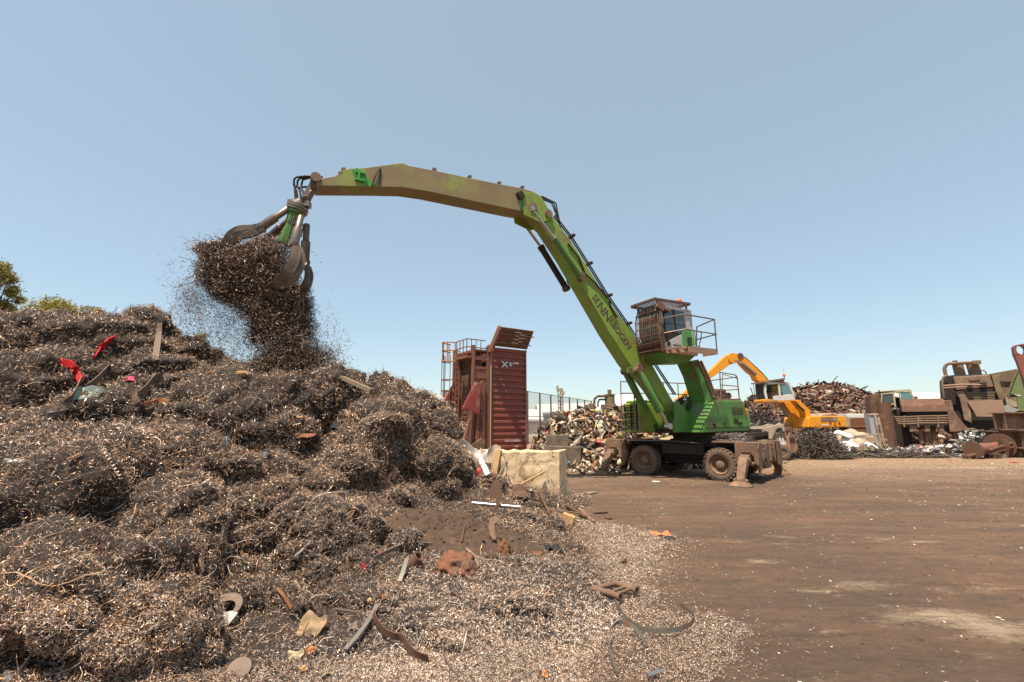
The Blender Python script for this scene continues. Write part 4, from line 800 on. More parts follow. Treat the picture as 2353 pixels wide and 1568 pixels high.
def arm(c0, c1, tine, w0=.36, shade='worn_steel', side=None):
    """one cylinder from the rotator (c0 -> c1) and the curved tine it drives"""
    m = gb(); a, b2 = gp_(*c0), gp_(*c1); k = a.lerp(b2,.45); m.tube([a, a.lerp(b2,.03), k], [.06,.082,.082], 14); m.tube([k, k.lerp(b2,.04), k.lerp(b2,.92), b2], [.09,.115,.115,.09], 14); m.cyl(b2+Vector((-.06,-.1,0)), b2+Vector((.06,.1,0)), .075); m.build('cylinder', shade, gr, smooth=True)
    P = [gp_(*q) for q in tine]; n = 16; pts_ = []
    for i in range(n+1):                                   # Catmull-Rom through the surveyed points
        t = i/n*(len(P)-1); j = min(int(t), len(P)-2); f = t-j; p0, p1, p2, p3 = P[max(j-1,0)], P[j], P[j+1], P[min(j+2,len(P)-1)]
        pts_.append(.5*((2*p1)+(p2-p0)*f+(2*p0-5*p1+4*p2-p3)*f*f+(-p0+3*p1-3*p2+p3)*f**3))
    ctr = gp_(640,590); d = (pts_[-1]-pts_[0]); sd_ = side or d.cross(pts_[n//2]-ctr)
    ws_ = [w0*(.55+.45*math.sin(min(1, i/n*2.2)*math.pi/2))*(1 if i < n*.6 else 1-.75*(i/n-.6)/.4) for i in range(n+1)]; ts_ = [.16*(1-.75*i/n) for i in range(n+1)]
    m = gb(); m.sweep(pts_, ws_, ts_, sd_); to = m.build('tine', 'tine_steel', gr, smooth=True)
    m = gb(); m.sweep([p+(p-ctr).normalized()*.07 for p in pts_[1:9]], .06, .12, sd_); m.build('rib', 'tine_steel', to, smooth=True)
arm((664,479,-.12), (598,524,-.25), ((606,522,-.25),(580,531,-.3),(553,535,-.35),(533,547,-.35),(521,562,-.3),(514,585,-.15)), .34, side=Vector((-.5,-.2,.8)))
arm((692,497,-.26), (675,562,-.48), ((680,570,-.5),(684,590,-.55),(678,613,-.58),(660,640,-.58),(636,655,-.5),(611,661,-.35)), .40, side=Vector((.8,.35,-.5)))
arm((705,515,.1), (700,602,.15), ((699,606,.15),(708,625,.12),(707,648,.08),(694,670,.02),(670,682,-.05),(638,680,-.1)), .40, 'tine_steel')
arm((672,500,.25), (620,545,.65), ((616,548,.68),(585,565,.8),(563,590,.85),(556,625,.8),(570,660,.6),(592,672,.4)), .42, 'tine_steel')

# the load of turnings and what is pouring out of it
def cloud(name, blobs, n, Lr, Wr, label, cat, m='swarf_metal', dark=.42, strand_n=0, seg=4, lying=0):
    Ps = []; wsum = sum(b[5] for b in blobs)
    for (px, py, dy, rx, ry, wgt) in blobs:
        k = int(n*wgt/wsum); c = np.array(gp_(px, py, dy)); v = rng.normal(size=(k,3)); v /= np.linalg.norm(v, axis=1, keepdims=True)
        r = (rng.random(k)**(1/2.4)+.17*rng.exponential(1, k)*(rng.random(k) < .45))*(1+.30*fbm(v[:,0]*2.5+px, v[:,2]*2.5+v[:,1]*2, 4)*2); s = GY/FOC
        Ps.append(c+v*r[:, None]*np.array([rx*s, (rx+ry)/2*s*.9, ry*s]))
    P = np.concatenate(Ps); k = len(P); A = rng.normal(size=(k,3))
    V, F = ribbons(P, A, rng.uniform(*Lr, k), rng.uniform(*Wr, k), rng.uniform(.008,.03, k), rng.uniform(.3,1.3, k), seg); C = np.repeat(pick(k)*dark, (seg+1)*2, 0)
    if strand_n:
        i = rng.choice(k, strand_n); V2, F2 = strands(P[i], rng.normal(size=(strand_n,3)), rng.uniform(.15,.5,strand_n), rng.uniform(.003,.006,strand_n), rng.uniform(-4,4,strand_n), 7); F = np.r_[F, F2+len(V)]; V = np.r_[V, V2]; C = np.r_[C, np.repeat(pick(strand_n), 24, 0)]
    o = npmesh(name, V, F, m, None, C, smooth=True); tag(o, label, cat, kind='stuff'); return o
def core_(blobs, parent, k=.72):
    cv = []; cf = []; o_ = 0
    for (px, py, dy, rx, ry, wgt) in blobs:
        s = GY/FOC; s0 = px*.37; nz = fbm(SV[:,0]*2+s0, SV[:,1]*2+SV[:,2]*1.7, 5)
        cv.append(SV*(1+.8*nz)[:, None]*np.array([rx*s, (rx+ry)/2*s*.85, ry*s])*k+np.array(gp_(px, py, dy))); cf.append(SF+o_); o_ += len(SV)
    npmesh('dark_core', np.concatenate(cv), np.concatenate(cf), 'load_shade_core', parent, smooth=True)['kind'] = 'stuff'
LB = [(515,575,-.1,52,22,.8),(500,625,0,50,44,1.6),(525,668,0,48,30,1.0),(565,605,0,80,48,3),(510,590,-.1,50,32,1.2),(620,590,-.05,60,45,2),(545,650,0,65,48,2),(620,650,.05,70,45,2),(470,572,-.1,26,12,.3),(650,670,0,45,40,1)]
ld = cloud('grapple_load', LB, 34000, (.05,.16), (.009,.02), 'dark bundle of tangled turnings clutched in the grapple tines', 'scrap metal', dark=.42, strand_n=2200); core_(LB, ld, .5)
m = MB()
for a, b_, c_ in (((500,562,-.1),(470,560,-.2),(441,545,-.3)),((490,600,-.1),(455,585,-.2),(428,565,-.2)),((480,615,0),(430,640,-.1),(405,668,-.2)),((500,640,0),(440,650,.1),(398,662,.1)),((480,600,0),(446,600,0),(410,590,-.1)),((495,625,-.2),(452,620,-.2),(440,640,-.2)),((480,575,.1),(450,552,.1),(420,560,.1)),((520,560,.1),(500,545,.1),(470,540,.1))):
    m.tube([gp_(*a), gp_(*b_), gp_(*c_)], [.010,.008,.005], 5)
m.build('loose_wire', 'dark_rust', ld)['kind'] = 'stuff'
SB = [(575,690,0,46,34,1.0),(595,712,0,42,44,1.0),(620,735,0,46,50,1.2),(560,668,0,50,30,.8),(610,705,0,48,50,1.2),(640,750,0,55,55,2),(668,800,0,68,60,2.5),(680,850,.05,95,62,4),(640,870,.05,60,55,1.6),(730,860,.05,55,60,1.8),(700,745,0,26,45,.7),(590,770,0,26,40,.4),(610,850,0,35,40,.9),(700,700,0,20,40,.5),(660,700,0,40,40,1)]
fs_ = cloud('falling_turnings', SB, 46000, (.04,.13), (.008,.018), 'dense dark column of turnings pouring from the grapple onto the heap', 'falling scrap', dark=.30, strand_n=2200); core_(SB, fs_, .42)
fb_ = [(450,680,0,45,45,2.6),(480,730,0,70,60,3),(500,780,0,70,60,2.2),(540,700,0,50,50,2.5),(560,800,0,55,60,2),(430,710,0,40,50,1.4),(470,800,0,70,50,1),(760,800,0,50,70,1),(410,640,0,40,60,.3),(560,740,0,60,60,2),(520,840,0,60,40,1),(740,760,0,45,60,.7)]
cloud('flying_chips', fb_, 17000, (.012,.05), (.005,.013), 'thin spray of small chips drifting down beside the falling column', 'flying chips', 'scrap_mixed', .45, seg=2)
# ------------------------------------------------------------------ concrete retaining block
wallf = at(1287, 1147, 11.3); xr = wallf.x; wy_ = 11.3; zt_ = 1.20
m = MB(); xs_ = np.linspace(-1.5, xr, 18); zs_ = np.linspace(-.02, zt_, 12)
def wp_(x, z, s): 
    e = .012*(random.random()-.5); return (x+e, wy_+s*.72+.012*(random.random()-.5), z+(.05*(random.random()-.7) if z > zt_-.01 else 0))
g0 = [[wp_(x, z, 0) for z in zs_] for x in xs_]; g1 = [[wp_(x+(.26 if i == len(xs_)-1 else 0)+(0 if z > .5 else .10*(1-z/.5))*(i == len(xs_)-1), z, 1) for z in zs_] for i, x in enumerate(xs_)]
vs = []; fs = []; n2 = len(zs_); n1 = len(xs_)
for gg in (g0, g1):
    for r_ in gg: vs += r_
o1 = n1*n2
for i in range(n1-1):
    for j in range(n2-1): a = i*n2+j; fs += [(a, a+n2, a+n2+1, a+1), (o1+a, o1+a+1, o1+a+n2+1, o1+a+n2)]
    a = i*n2+n2-1; fs.append((a, a+n2, o1+a+n2, o1+a))
for i in (0, n1-1):
    for j in range(n2-1): a = i*n2+j; fs.append((a, a+1, o1+a+1, o1+a))
m.add(vs, fs); o = m.build('retaining_block', 'concrete', bevel=.02); tag(o, 'pale cream concrete retaining block chipped and stained at the end of the heap', 'concrete wall')

# ------------------------------------------------------------------ container stood on end in its tilting frame
CT = at(1128, 797, 25.2); F2 = Frame((CT.x, CT.y, 0), R(33.5)); cw, cdp, cl_ = 2.44, 2.44, 6.06; ctop = CT.z; cbot = ctop-cl_
def f2(*p): return p
ct = thing('shipping_container', 'dark red shipping container stood on end with its door swung open on top', 'container', F2.o, F2.a)
m = MB(); nc = 17; prof = []
for k in range(nc):
    z = cbot+.18+(cl_-.36)*k/nc; s = (cl_-.36)/nc; prof += [(0,z),(0,z+s*.30),(.075,z+s*.46),(.075,z+s*.80),(0,z+s*.97)]
prof += [(0,ctop-.18)]
vs = [(.09,y,z) for y, z in prof]+[(cw-.09,y,z) for y, z in prof]; n = len(prof); m.add(vs, [(i, i+1, n+i+1, n+i) for i in range(n-1)])
m.ext(.09, cw-.09, .09, cdp, cbot+.1, ctop-.1); m.build('body', 'container_red', ct)
m = MB()
for x0, x1 in ((0,.1),(cw-.1,cw)): m.ext(x0, x1, -.012, .1, cbot, ctop); m.ext(x0, x1, cdp-.1, cdp+.01, cbot, ctop)
m.ext(.1, cw-.1, -.01, .09, ctop-.2, ctop-.01); m.ext(.1, cw-.1, -.01, .09, cbot+.01, cbot+.2); m.build('frame', 'container_red', ct, bevel=.012)
for x in (-.01, cw-.17):
    for z in (cbot, ctop-.13): m = MB(); m.ext(x, x+.18, -.02, .12, z, z+.13); m.build('corner_casting', 'dirty_steel', ct, bevel=.01)
m = MB(); dl = 1.2; dn = Vector((0, -.58, .81)); hp = Vector((.03, -.05, ctop+.06))
dR = Matrix((Vector((1,0,0)), dn, Vector((1,0,0)).cross(dn))).transposed()
m.box(hp+dn*(dl/2)+Vector((cw/2-.03,0,0)), (cw-.02, dl, .06), dR); do = m.build('door', 'rust', ct)
nn = Vector((1,0,0)).cross(dn)
for q in (.28, .85):
    m = MB(); a = hp+dn*q+nn*.07; m.tube([a+Vector((-.12,0,0)), a+Vector((cw+.1,0,0))], .03, 6)
    for x in (.3,1.2,2.0): m.box(a+Vector((x,0,0)), (.1,.1,.06), dR)
    m.build('lock_rod', 'worn_steel', do)
m = MB()
for k in range(7): m.box(hp+dn*(1.0-.11*k)+nn*.034+Vector((1.4+.35*(k % 2),0,0)), (.45-.1*(k % 3), .045, .004), dR)
m.build('stencil', 'letter_white', do)
m = MB(); W0 = F2.pt(1161, 842, -.012); 
def ctext(s_, size, px, py): text(m, s_, size, F2.pt(px, py, -.01), (0,0,-1), (1,0,0), .004, .002, bold=.04)
m = MB(); 
for q in (('X', .50, 1154, 830), ('o', .42, 1170, 833), ('1', .50, 1180, 830)): m = MB(); ctext(*q); m.build('lettering', 'letter_white', ct)
m = MB(); text(m, 'ECO NUMBER 2', .16, F2.pt(1160,1016,-.01), (1,0,0), (0,0,1), .004, .002); m.build('lettering', 'letter_white', ct)
m = MB(); text(m, 'NGT', .13, F2.pt(1183,1028,-.01), (1,0,0), (0,0,1), .004, .002); m.build('lettering', 'letter_white', ct)
tl = thing('container_tilter', 'rusty red tilting frame with caged ladder holding the upright container', 'container tilter', F2.o, F2.a)
m = MB()
for y in (-.02, cdp-.14):
    for x0, x1 in ((-.26,-.04),(-1.15,-1.0)): m.ext(x0, x1, y, y+.16, .1, ctop+.0)
    for k in range(12): z = .3+k*.5; m.ext(-1.0, -.26, y+.02, y+.14, z, z+.06)
m.ext(-1.15,-.04,-.02,cdp+.02,.05,.25); m.ext(-1.0,-.1,.1,cdp-.1,ctop-.35,ctop-.2)
m.build('frame', 'tilter_red', tl, bevel=.01)
m = MB()
for k in range(13): z = .5+k*.42; m.beam((-.55,.15,z), (-.55,cdp-.15,z), .10, .05)
m.build('floor_slats', 'old_timber', tl)
m = MB(); m.ext(-1.0,-.26,.03,.07,.25,ctop-1.15); m.ext(-1.0,-.26,cdp-.12,cdp-.08,.25,ctop-.5); m.build('side_web', 'tilter_red', tl)
m = MB(); m.ext(-.60,-.5,.16,cdp-.14,.3,ctop-.4); m.build('backing_plate', 'dark_rust', tl)
m = MB()                                                             # tall side plate with the maker's web address
m.prism([(-1.05,.1),(-.42,.1),(-.42,3.0),(-.42,4.05),(-.55,4.2),(-.72,4.05),(-.85,3.0)], -.14, -.05); spo = m.build('side_plate', 'tilter_red', tl, bevel=.01)
m = MB(); text(m, 'A-WARD.COM', .30, (-.78,-.145,2.62), (0,0,-1), (1,0,0), .003, .002); m.build('lettering', 'rubber', spo)
for y in (-.30, cdp+.10):
    m = MB(); m.prism([(-1.02,4.0),(-.78,4.0),(-.85,2.35),(-1.75,2.65)], y, y+.12); m.beam((-.98,y+.06,4.0),(-1.75,y+.06,2.55),.26,.10,(0,1,0)); m.build('gusset', 'faded_red', tl, bevel=.01)
    m = MB(); m.cyl((-1.30,y+.06,2.45), (-1.42,y+.06,1.95), .055); m.cyl((-1.40,y+.06,2.05), (-1.95,y+.06,.2), .105); m.build('ram', 'tilter_red', tl, smooth=True)
m = MB(); m.prism([(-2.3,.0),(-.5,.0),(-.45,1.0),(-.65,1.1),(-1.9,.45)], -.26, -.16); m.build('base_bracket', 'dirty_steel', tl)
m = MB(); y_ = 1.45                                                   # ladder and cage
for q in (y_-.2, y_+.2): m.tube([(-1.32,q,.3),(-1.32,q,ctop-.3)], .03, 6)
for k in range(19): z = .5+k*.3; m.tube([(-1.32,y_-.2,z),(-1.32,y_+.2,z)], .022, 6)
m.build('ladder', 'tilter_red', tl)
m = MB()
for k in range(8):
    z = ctop-.35-k*.62-(.2 if k > 1 else 0)
    if k < 2: continue
    m.tube([(-1.32+.0,y_+.95,z)]+[(-1.32-.68*math.sin(a),y_+.6-.36*math.cos(a)+.0,z) for a in np.linspace(math.pi,0,9)]+[(-1.32,y_+.25,z)], .025, 6)
for a in np.linspace(.5, 2.6, 4): m.tube([(-1.32-.68*math.sin(a),y_+.6-.36*math.cos(a),ctop-.4),(-1.32-.68*math.sin(a),y_+.6-.36*math.cos(a),.8)], .022, 6)
m.build('ladder_cage', 'tilter_red', tl)
m = MB()
for z in (ctop+.35, ctop-.12, ctop-.75): m.tube([(-1.32,y_+.98,z)]+[(-1.32-.70*math.sin(a),y_+.6-.38*math.cos(a),z) for a in np.linspace(math.pi,0,11)]+[(-1.32,y_+.2,z)], .035, 6)
for a in np.linspace(.1, 3.0, 5): m.tube([(-1.32-.70*math.sin(a),y_+.6-.38*math.cos(a),ctop+.35),(-1.32-.66*math.sin(a),y_+.6-.36*math.cos(a),ctop-.75)], .032, 6)
m.ext(-1.36,-1.30,y_+.05,y_+.35,ctop-.6,ctop-.05)
m.build('top_cage', 'cage_yellow', tl)
m = MB()                                                              # service platform with rails
m.ext(-1.5,-.3,.05,1.35,ctop-.72,ctop-.58)
for q in (.08,.5,.9,1.3): m.tube([(-1.48,q,ctop-.6),(-1.48,q,ctop+.32)], .028, 6)
for z in (ctop+.32, ctop-.12): m.tube([(-.3,.08,z),(-1.48,.08,z),(-1.48,1.3,z)], .028, 6)
for x in (-1.2,-.9,-.6): m.tube([(x,.08,ctop-.6),(x,.08,ctop+.32)], .024, 6)
m.build('platform', 'tilter_red', tl)
m = MB(); m.beam((-.18,-.2,ctop-.35), (.05,-.95,ctop+1.0), .2, .24); m.beam((-.22,-.05,ctop+.0),(-.1,-.45,ctop-.3),.14,.2); m.build('door_arm', 'tilter_red', tl, bevel=.01)
m = MB(); m.ext(-.03,-.005,-.10,.0,.1,ctop-.1); m.build('edge_strip', 'cream_paint', tl)
# ------------------------------------------------------------------ yellow material handler far behind
YF = Frame(tuple(Vector((at(1900, 985, 31).x, 31, 0))), R(183))
ym = thing('material_handler', 'yellow material handler with white cab working at the rusty scrap heap', 'excavator', YF.o, YF.a)
def yp(x, y, lat=0.): return YF.pt(x, y, lat)
def yl(q, lat): return [YF.sec(a, b, lat) for a, b in q]
m = MB(); hl = 1.25; hb = yl([(1857,983),(1858,962),(1862,957),(1938,956),(1944,963),(1946,978),(1942,982)], hl); m.prism(hb, hl, -hl); m.build('engine_housing', 'loader_yellow', ym, bevel=.05)
m = MB(); m.prism(yl([(1886,959),(1924,958),(1925,968),(1887,969)], hl+.01), hl+.004, hl+.02); m.build('air_intake', 'machine_brown', ym)
m = MB(); m.prism(yl([(1880,957),(1884,951),(1914,949),(1918,956)], .6), .9, -.6); m.build('intake_hood', 'dirty_white', ym, bevel=.04)
m = MB(); a = yp(1905,978.5,hl); text(m, '924', .40, a, (-1,0,0), (0,0,1), .006, .002, 1.5); m.build('number_lettering', 'letter_brown', ym)
m = MB(); m.prism(yl([(1889,978),(1904,978),(1904,975),(1889,975)], hl), hl+.004, hl+.01); m.build('sticker', 'white_paint', ym)
m = MB(); m.prism(yl([(1941,983),(1953,983),(1951,958),(1943,956)], hl-.1), hl, -hl); m.build('counterweight', 'dirty_white', ym, bevel=.05)
m = MB(); m.ext(-1.2,1.0,-1.1,1.1,.95,1.5); m.cyl((0,0,.8),(0,0,1.5),.8,n=24); m.ext(-2.0,2.0,-.9,.9,.55,.95); m.build('undercarriage', 'dark_rust', ym, bevel=.03)
for y in (-1.1, 1.1):
    m = MB(); prof = [(-2.3,.35),(-2.1,.05),(2.1,.05),(2.3,.35),(2.2,.75),(1.9,.9),(-1.9,.9),(-2.2,.75)]; m.prism(prof, y-.3, y+.3)
    for k in range(26): xx = -2.1+k*.168; m.ext(xx, xx+.09, y-.31, y+.31, .02, .06); m.ext(xx, xx+.09, y-.31, y+.31, .9, .94)
    m.build('track', 'dark_rust', ym, bevel=.03)
m = MB(); m.prism(yl([(1828,921),(1835,919),(1852,934),(1861,941),(1864,962),(1866,981),(1857,983),(1853,962),(1849,946)], .95), .95, .35); m.build('cab_riser', 'loader_yellow', ym, bevel=.02)
m = MB(); m.tube([yp(1830,929,.97),yp(1848,944,.97)], .06, 8); m.build('riser_cylinder', 'rubber', ym)
# its cab
yc = 1.35; m = MB()
ys = yl([(1755,920),(1759,917),(1794,920),(1828,918),(1828,922),(1795,925),(1756,924)], yc); m.prism(ys, yc, .2); m.build('cab_floor', 'loader_yellow', ym, bevel=.02)
m = MB()
def yst(q, th=.06, lat=yc): m.prism([YF.sec(a, b, lat) for a, b in q], lat-th, lat)
for q in ([(1756,885),(1762,883),(1761,900),(1765,919),(1760,919),(1756,903)], [(1787,880),(1792,880),(1796,919),(1792,920),(1790,902)], [(1762,883),(1766,880),(1812,878),(1812,881),(1766,884)], [(1812,878),(1816,880),(1826,908),(1826,919),(1822,908),(1811,882)], [(1796,909),(1823,906),(1827,907),(1827,919),(1796,920)], [(1776,911),(1790,909),(1791,920),(1778,920)]): yst(q)
xb_, xf_ = yp(1826,910,yc).x, yp(1757,900,yc).x; zc0, zc1 = yp(1790,920,yc).z, yp(1790,880,yc).z
m.ext(xb_, xf_-.05, .25, .31, zc0, zc0+.5); m.ext(xb_, xf_-.1, .25, yc, zc0-.03, zc0+.03); m.ext(xb_+.3, xf_-.1, .25, yc, zc1-.03, zc1+.05)
for xx in (xb_+.05, xf_-.12): m.ext(xx, xx+.06, .25, .31, zc0, zc1)
yco = m.build('cab', 'white_paint', ym, bevel=.012)
m = MB(); yst([(1762,886),(1786,882),(1790,902),(1791,909),(1776,911),(1777,919),(1766,919),(1762,902)], .012, yc-.02); m.build('door_window', 'window_glass', yco) if False else None
m = MB(); yst([(1794,883),(1809,882),(1822,905),(1800,908),(1797,903)], .015, yc-.02); m.build('rear_window', 'teal_glass', yco)
m = MB(); m.ext(xb_+.05, xf_-.1, .22, .24, zc0+.5, zc1); m.build('far_window', 'teal_glass', yco)
m = MB(); m.ext(xf_-.06, xf_-.04, .3, yc-.05, zc0, zc1-.1)
for k in range(5): m.tube([(xf_+.06, .3+k*.25, zc0-.1),(xf_+.06, .3+k*.25, zc1+.1)], .02, 5)
m.build('window_guard', 'black_steel', yco)
m = MB(); a, b_ = yp(1751,880,yc), yp(1802,873,yc); m.add([(a.x,yc+.1,a.z),(b_.x,yc+.1,b_.z),(b_.x,.1,b_.z),(a.x,.1,a.z),(a.x,yc+.1,a.z+.08),(b_.x,yc+.1,b_.z+.12),(b_.x,.1,b_.z+.12),(a.x,.1,a.z+.08)], [(3,2,1,0),(4,5,6,7),(0,1,5,4),(1,2,6,5),(2,3,7,6),(3,0,4,7)]); m.ext(b_.x,b_.x+.4,.2,yc,b_.z-.2,b_.z+.05); m.build('roof_visor', 'machine_brown', yco)
m = MB(); c = yp(1803,872,yc-.2); m.tube([c, c+Vector((0,0,.22))], .03, 6); m.lathe([(0,.09),(.1,.09),(.16,.05),(.18,0)], c+Vector((0,0,.2)), (0,0,1), 10); m.tube([c+Vector((0,0,.36)), c+Vector((0,0,.8))], .008, 4); m.build('beacon', 'beacon_orange', yco)
m = MB(); sx_ = yp(1784,915,.8).x; m.box((sx_,.8,zc0+.35),(.5,.5,.2)); m.box((sx_-.28,.8,zc0+.8),(.14,.5,.9)); m.build('seat', 'dirty_white', yco, bevel=.03)
# driver
me = bpy.data.meshes.new('person'); bx, by, bz = sx_-.08, .8, zc0+.48
J = [((0,0,0),.15),((0,0,.22),.15),((-.02,0,.45),.17),((-.01,0,.56),.06),((.02,0,.66),.075),((.03,0,.77),.095),((.02,0,.86),.06),
     ((-.02,.2,.46),.07),((.12,.26,.22),.05),((.36,.2,.20),.04),((.45,.18,.2),.035),((-.02,-.2,.46),.07),((.12,-.26,.22),.05),((.36,-.2,.20),.04),((.45,-.18,.2),.035),
     ((.02,.1,-.02),.11),((.42,.13,.02),.085),((.5,.13,-.32),.06),((.02,-.1,-.02),.11),((.42,-.13,.02),.085),((.5,-.13,-.32),.06)]
E_ = [(0,1),(1,2),(2,3),(3,4),(4,5),(5,6),(2,7),(7,8),(8,9),(9,10),(2,11),(11,12),(12,13),(13,14),(0,15),(15,16),(16,17),(0,18),(18,19),(19,20)]
me.from_pydata([j[0] for j in J], E_, []); pe = bpy.data.objects.new('person', me); COL.objects.link(pe); pe.matrix_world = YF.M @ Matrix.Translation((bx, by, bz))
sk = pe.modifiers.new('skin', 'SKIN'); pe.modifiers.new('sub', 'SUBSURF').render_levels = 1
me.skin_vertices.update() if hasattr(me.skin_vertices, 'update') else None
for v, j in zip(me.skin_vertices[0].data, J): v.radius = (j[1], j[1])
me.skin_vertices[0].data[0].use_root = True; me.materials.append(MATS['skin']); tag(pe, 'person in a yellow safety vest sitting at the controls of the yellow machine', 'person')
m = MB(); m.lathe([(.0,.19),(.15,.19),(.42,.235),(.52,.15),(.55,.08)], (-.01,0,.0), (0,0,1), 14); m.build('vest', 'hi_vis', pe, smooth=True)
m = MB(); m.lathe([(.0,.115),(.06,.11),(.11,.07),(.125,0)], (.015,0,.79), (0,0,1), 12); m.build('hair', 'black_cloth', pe, smooth=True)
# its boom, stick and rams
m = MB(); m.prism(yl([(1800,925),(1822,923),(1838,952),(1845,985),(1830,985),(1822,955)], .1), .1, -.5); m.build('boom_foot', 'loader_yellow', ym, bevel=.02)
m = MB(); yb = [(1699,812),(1706,817),(1728,836),(1757,864),(1775,890),(1800,925),(1822,923),(1838,952),(1822,958),(1797,930),(1768,900),(1749,880),(1738,873),(1733,862),(1720,852),(1705,836),(1697,824),(1692,818)]
m.prism(yl(yb, 0), 0, -.55); m.build('boom', 'loader_yellow', ym, bevel=.03)
m = MB(); yk = [(1682,813),(1690,812),(1704,817),(1701,829),(1690,833),(1677,839),(1628,874),(1560,925),(1555,918),(1600,880),(1640,846),(1660,826),(1670,817)]
m.prism(yl(yk, -.02), -.06, -.50); m.build('stick', 'loader_yellow', ym, bevel=.03)
c = yp(1686,823,.05); m = MB(); m.cyl((c.x,.02,c.z), (c.x,-.6,c.z), .36, n=24); m.build('pivot_pin', 'loader_yellow', ym, bevel=.02); c = yp(1702,818,.05); m = MB(); m.cyl((c.x,.05,c.z), (c.x,-.62,c.z), .2, n=16); m.build('pivot_pin', 'dark_rust', ym)
for lt_ in (.16, -.72):
    m = MB(); m.cyl(yp(1736,862,lt_), yp(1704,836,lt_), .13); so2 = m.build('stick_cylinder', 'worn_steel', ym, smooth=True); m = MB(); m.cyl(yp(1704,836,lt_), yp(1689,828,lt_), .06); m.build('piston_rod', 'chrome', so2, smooth=True)
m = MB()
for q in (-.1, -.3): m.tube([yp(1701,815,q),yp(1714,823,q),yp(1735,842,q),yp(1752,858,q),yp(1769,878,q)], .035, 5)
m.build('hydraulic_pipe', 'black_steel', ym)
for lt_ in (.1, -.7): m = MB(); m.cyl(yp(1795,932,lt_), yp(1812,958,lt_), .13); m.cyl(yp(1788,920,lt_), yp(1795,932,lt_), .06); m.build('lift_cylinder', 'worn_steel', ym, smooth=True)

# ------------------------------------------------------------------ heaps of loose scrap
def scrap_heap(name, label, prof, Y0, depth, n, kinds, pal, core, seed, dens_core=.86, wire=0):
    """prof: skyline of the heap (px, py) at distance Y0 + depth*0.4; heap slopes to the floor at Y0"""
    r_ = np.random.default_rng(seed); sk_ = [at(x, y, Y0+depth*.45) for x, y in prof]; xs_ = np.array([p.x for p in sk_]); zs_ = np.array([p.z for p in sk_])
    def H(x, y):
        t = (y-Y0)/depth; z = np.interp(x, xs_, zs_, 0, 0)*np.where(t < .45, np.clip(t/.45, 0, 1)**.75, np.clip((1.15-t)/.7, 0, 1)**.8); e = np.clip(np.minimum(x-xs_[0], xs_[-1]-x)/.6, 0, 1)
        return z*e+fbm(x*.8+seed, y*.8, 4)*.5*np.clip(z/1.2, 0, 1)*e
    n1, n2 = 90, 50; X_, Y_ = np.meshgrid(np.linspace(xs_[0], xs_[-1], n1), np.linspace(Y0, Y0+depth*1.1, n2), indexing='ij'); Zc = H(X_, Y_)*dens_core-.05
    q = (np.arange(n1-1)[:, None]*n2+np.arange(n2-1)).ravel(); hp_ = npmesh(name, np.c_[X_.ravel(), Y_.ravel(), Zc.ravel()], np.c_[q, q+n2, q+n2+1, q+1], core, smooth=True); tag(hp_, label, 'scrap heap', kind='stuff')
    Vs = []; Fs = []; Cs = []; o_ = 0
    x = r_.uniform(xs_[0], xs_[-1], n); y = Y0+depth*(r_.random(n)**1.25*.75); z = H(x, y); kp = z > .04; x, y, z = x[kp], y[kp], z[kp]; k_ = len(x)
    z = z*(.88+.16*r_.random(k_)); gx_ = (H(x+.1,y)-H(x-.1,y))/.2; gy_ = (H(x,y+.1)-H(x,y-.1))/.2; Nn = np.c_[-gx_, -gy_, np.ones(k_)]; Nn /= np.linalg.norm(Nn, axis=1, keepdims=True)
    ty = r_.choice(len(kinds), k_, p=[q[0] for q in kinds])
    for i in range(k_):
        _, lr, wr, th, bend, tilt = kinds[ty[i]]; L, wd = r_.uniform(*lr), r_.uniform(*wr); A = r_.normal(size=3); A -= Nn[i]*(A@Nn[i])*(1-tilt); A /= np.linalg.norm(A); B = np.cross(A, Nn[i]+r_.normal(size=3)*(.25+tilt)); B /= np.linalg.norm(B)+1e-9; Cn = np.cross(A, B)
        P = np.array([x[i], y[i], z[i]]); bb = r_.normal()*bend; rows = []; ns = 3 if bend else 1; taper = 1-.5*r_.random()
        for s in range(ns+1):
            t = s/ns-.5; c = P+A*L*t+Cn*bb*L*(4*t*t-1)*.5; ww = wd*(taper if s == ns else 1)*(1+.3*r_.normal()*(bend > .15))
            for (a, b) in ((-1,-1),(1,-1),(1,1),(-1,1)): rows.append(c+B*(a*ww/2)+Cn*(b*th/2))
        Vs += rows; f = []
        for s in range(ns):
            for e in range(4): f.append((o_+s*4+e, o_+s*4+(e+1) % 4, o_+s*4+4+(e+1) % 4, o_+s*4+4+e))
        f += [(o_, o_+1, o_+2, o_+3), (o_+ns*4+3, o_+ns*4+2, o_+ns*4+1, o_+ns*4)]; Fs += f; col = np.array(pal[r_.choice(len(pal))])*(.7+.5*r_.random()); Cs += [col]*len(rows); o_ += len(rows)
    s = npmesh('scrap_pieces', np.array(Vs), np.array(Fs), 'scrap_mixed', hp_, np.array(Cs)); s['kind'] = 'stuff'; return H
RP = [(.21,.11,.07),(.16,.085,.055),(.26,.125,.07),(.12,.07,.05),(.30,.18,.11),(.08,.05,.04),(.34,.22,.15),(.2,.1,.08),(.5,.42,.34)]
MP = [(a*1.08, b*.96, c*.82) for a, b, c in [(.60,.54,.46),(.40,.35,.29),(.20,.15,.11),(.14,.085,.055),(.09,.075,.065),(.52,.44,.33),(.30,.26,.22),(.22,.12,.07),(.62,.60,.56),(.05,.045,.04),(.40,.26,.14),(.70,.68,.64),(.28,.30,.30)]]
MP2 = MP*6+[(.10,.30,.42),(.55,.10,.07),(.45,.42,.12)]
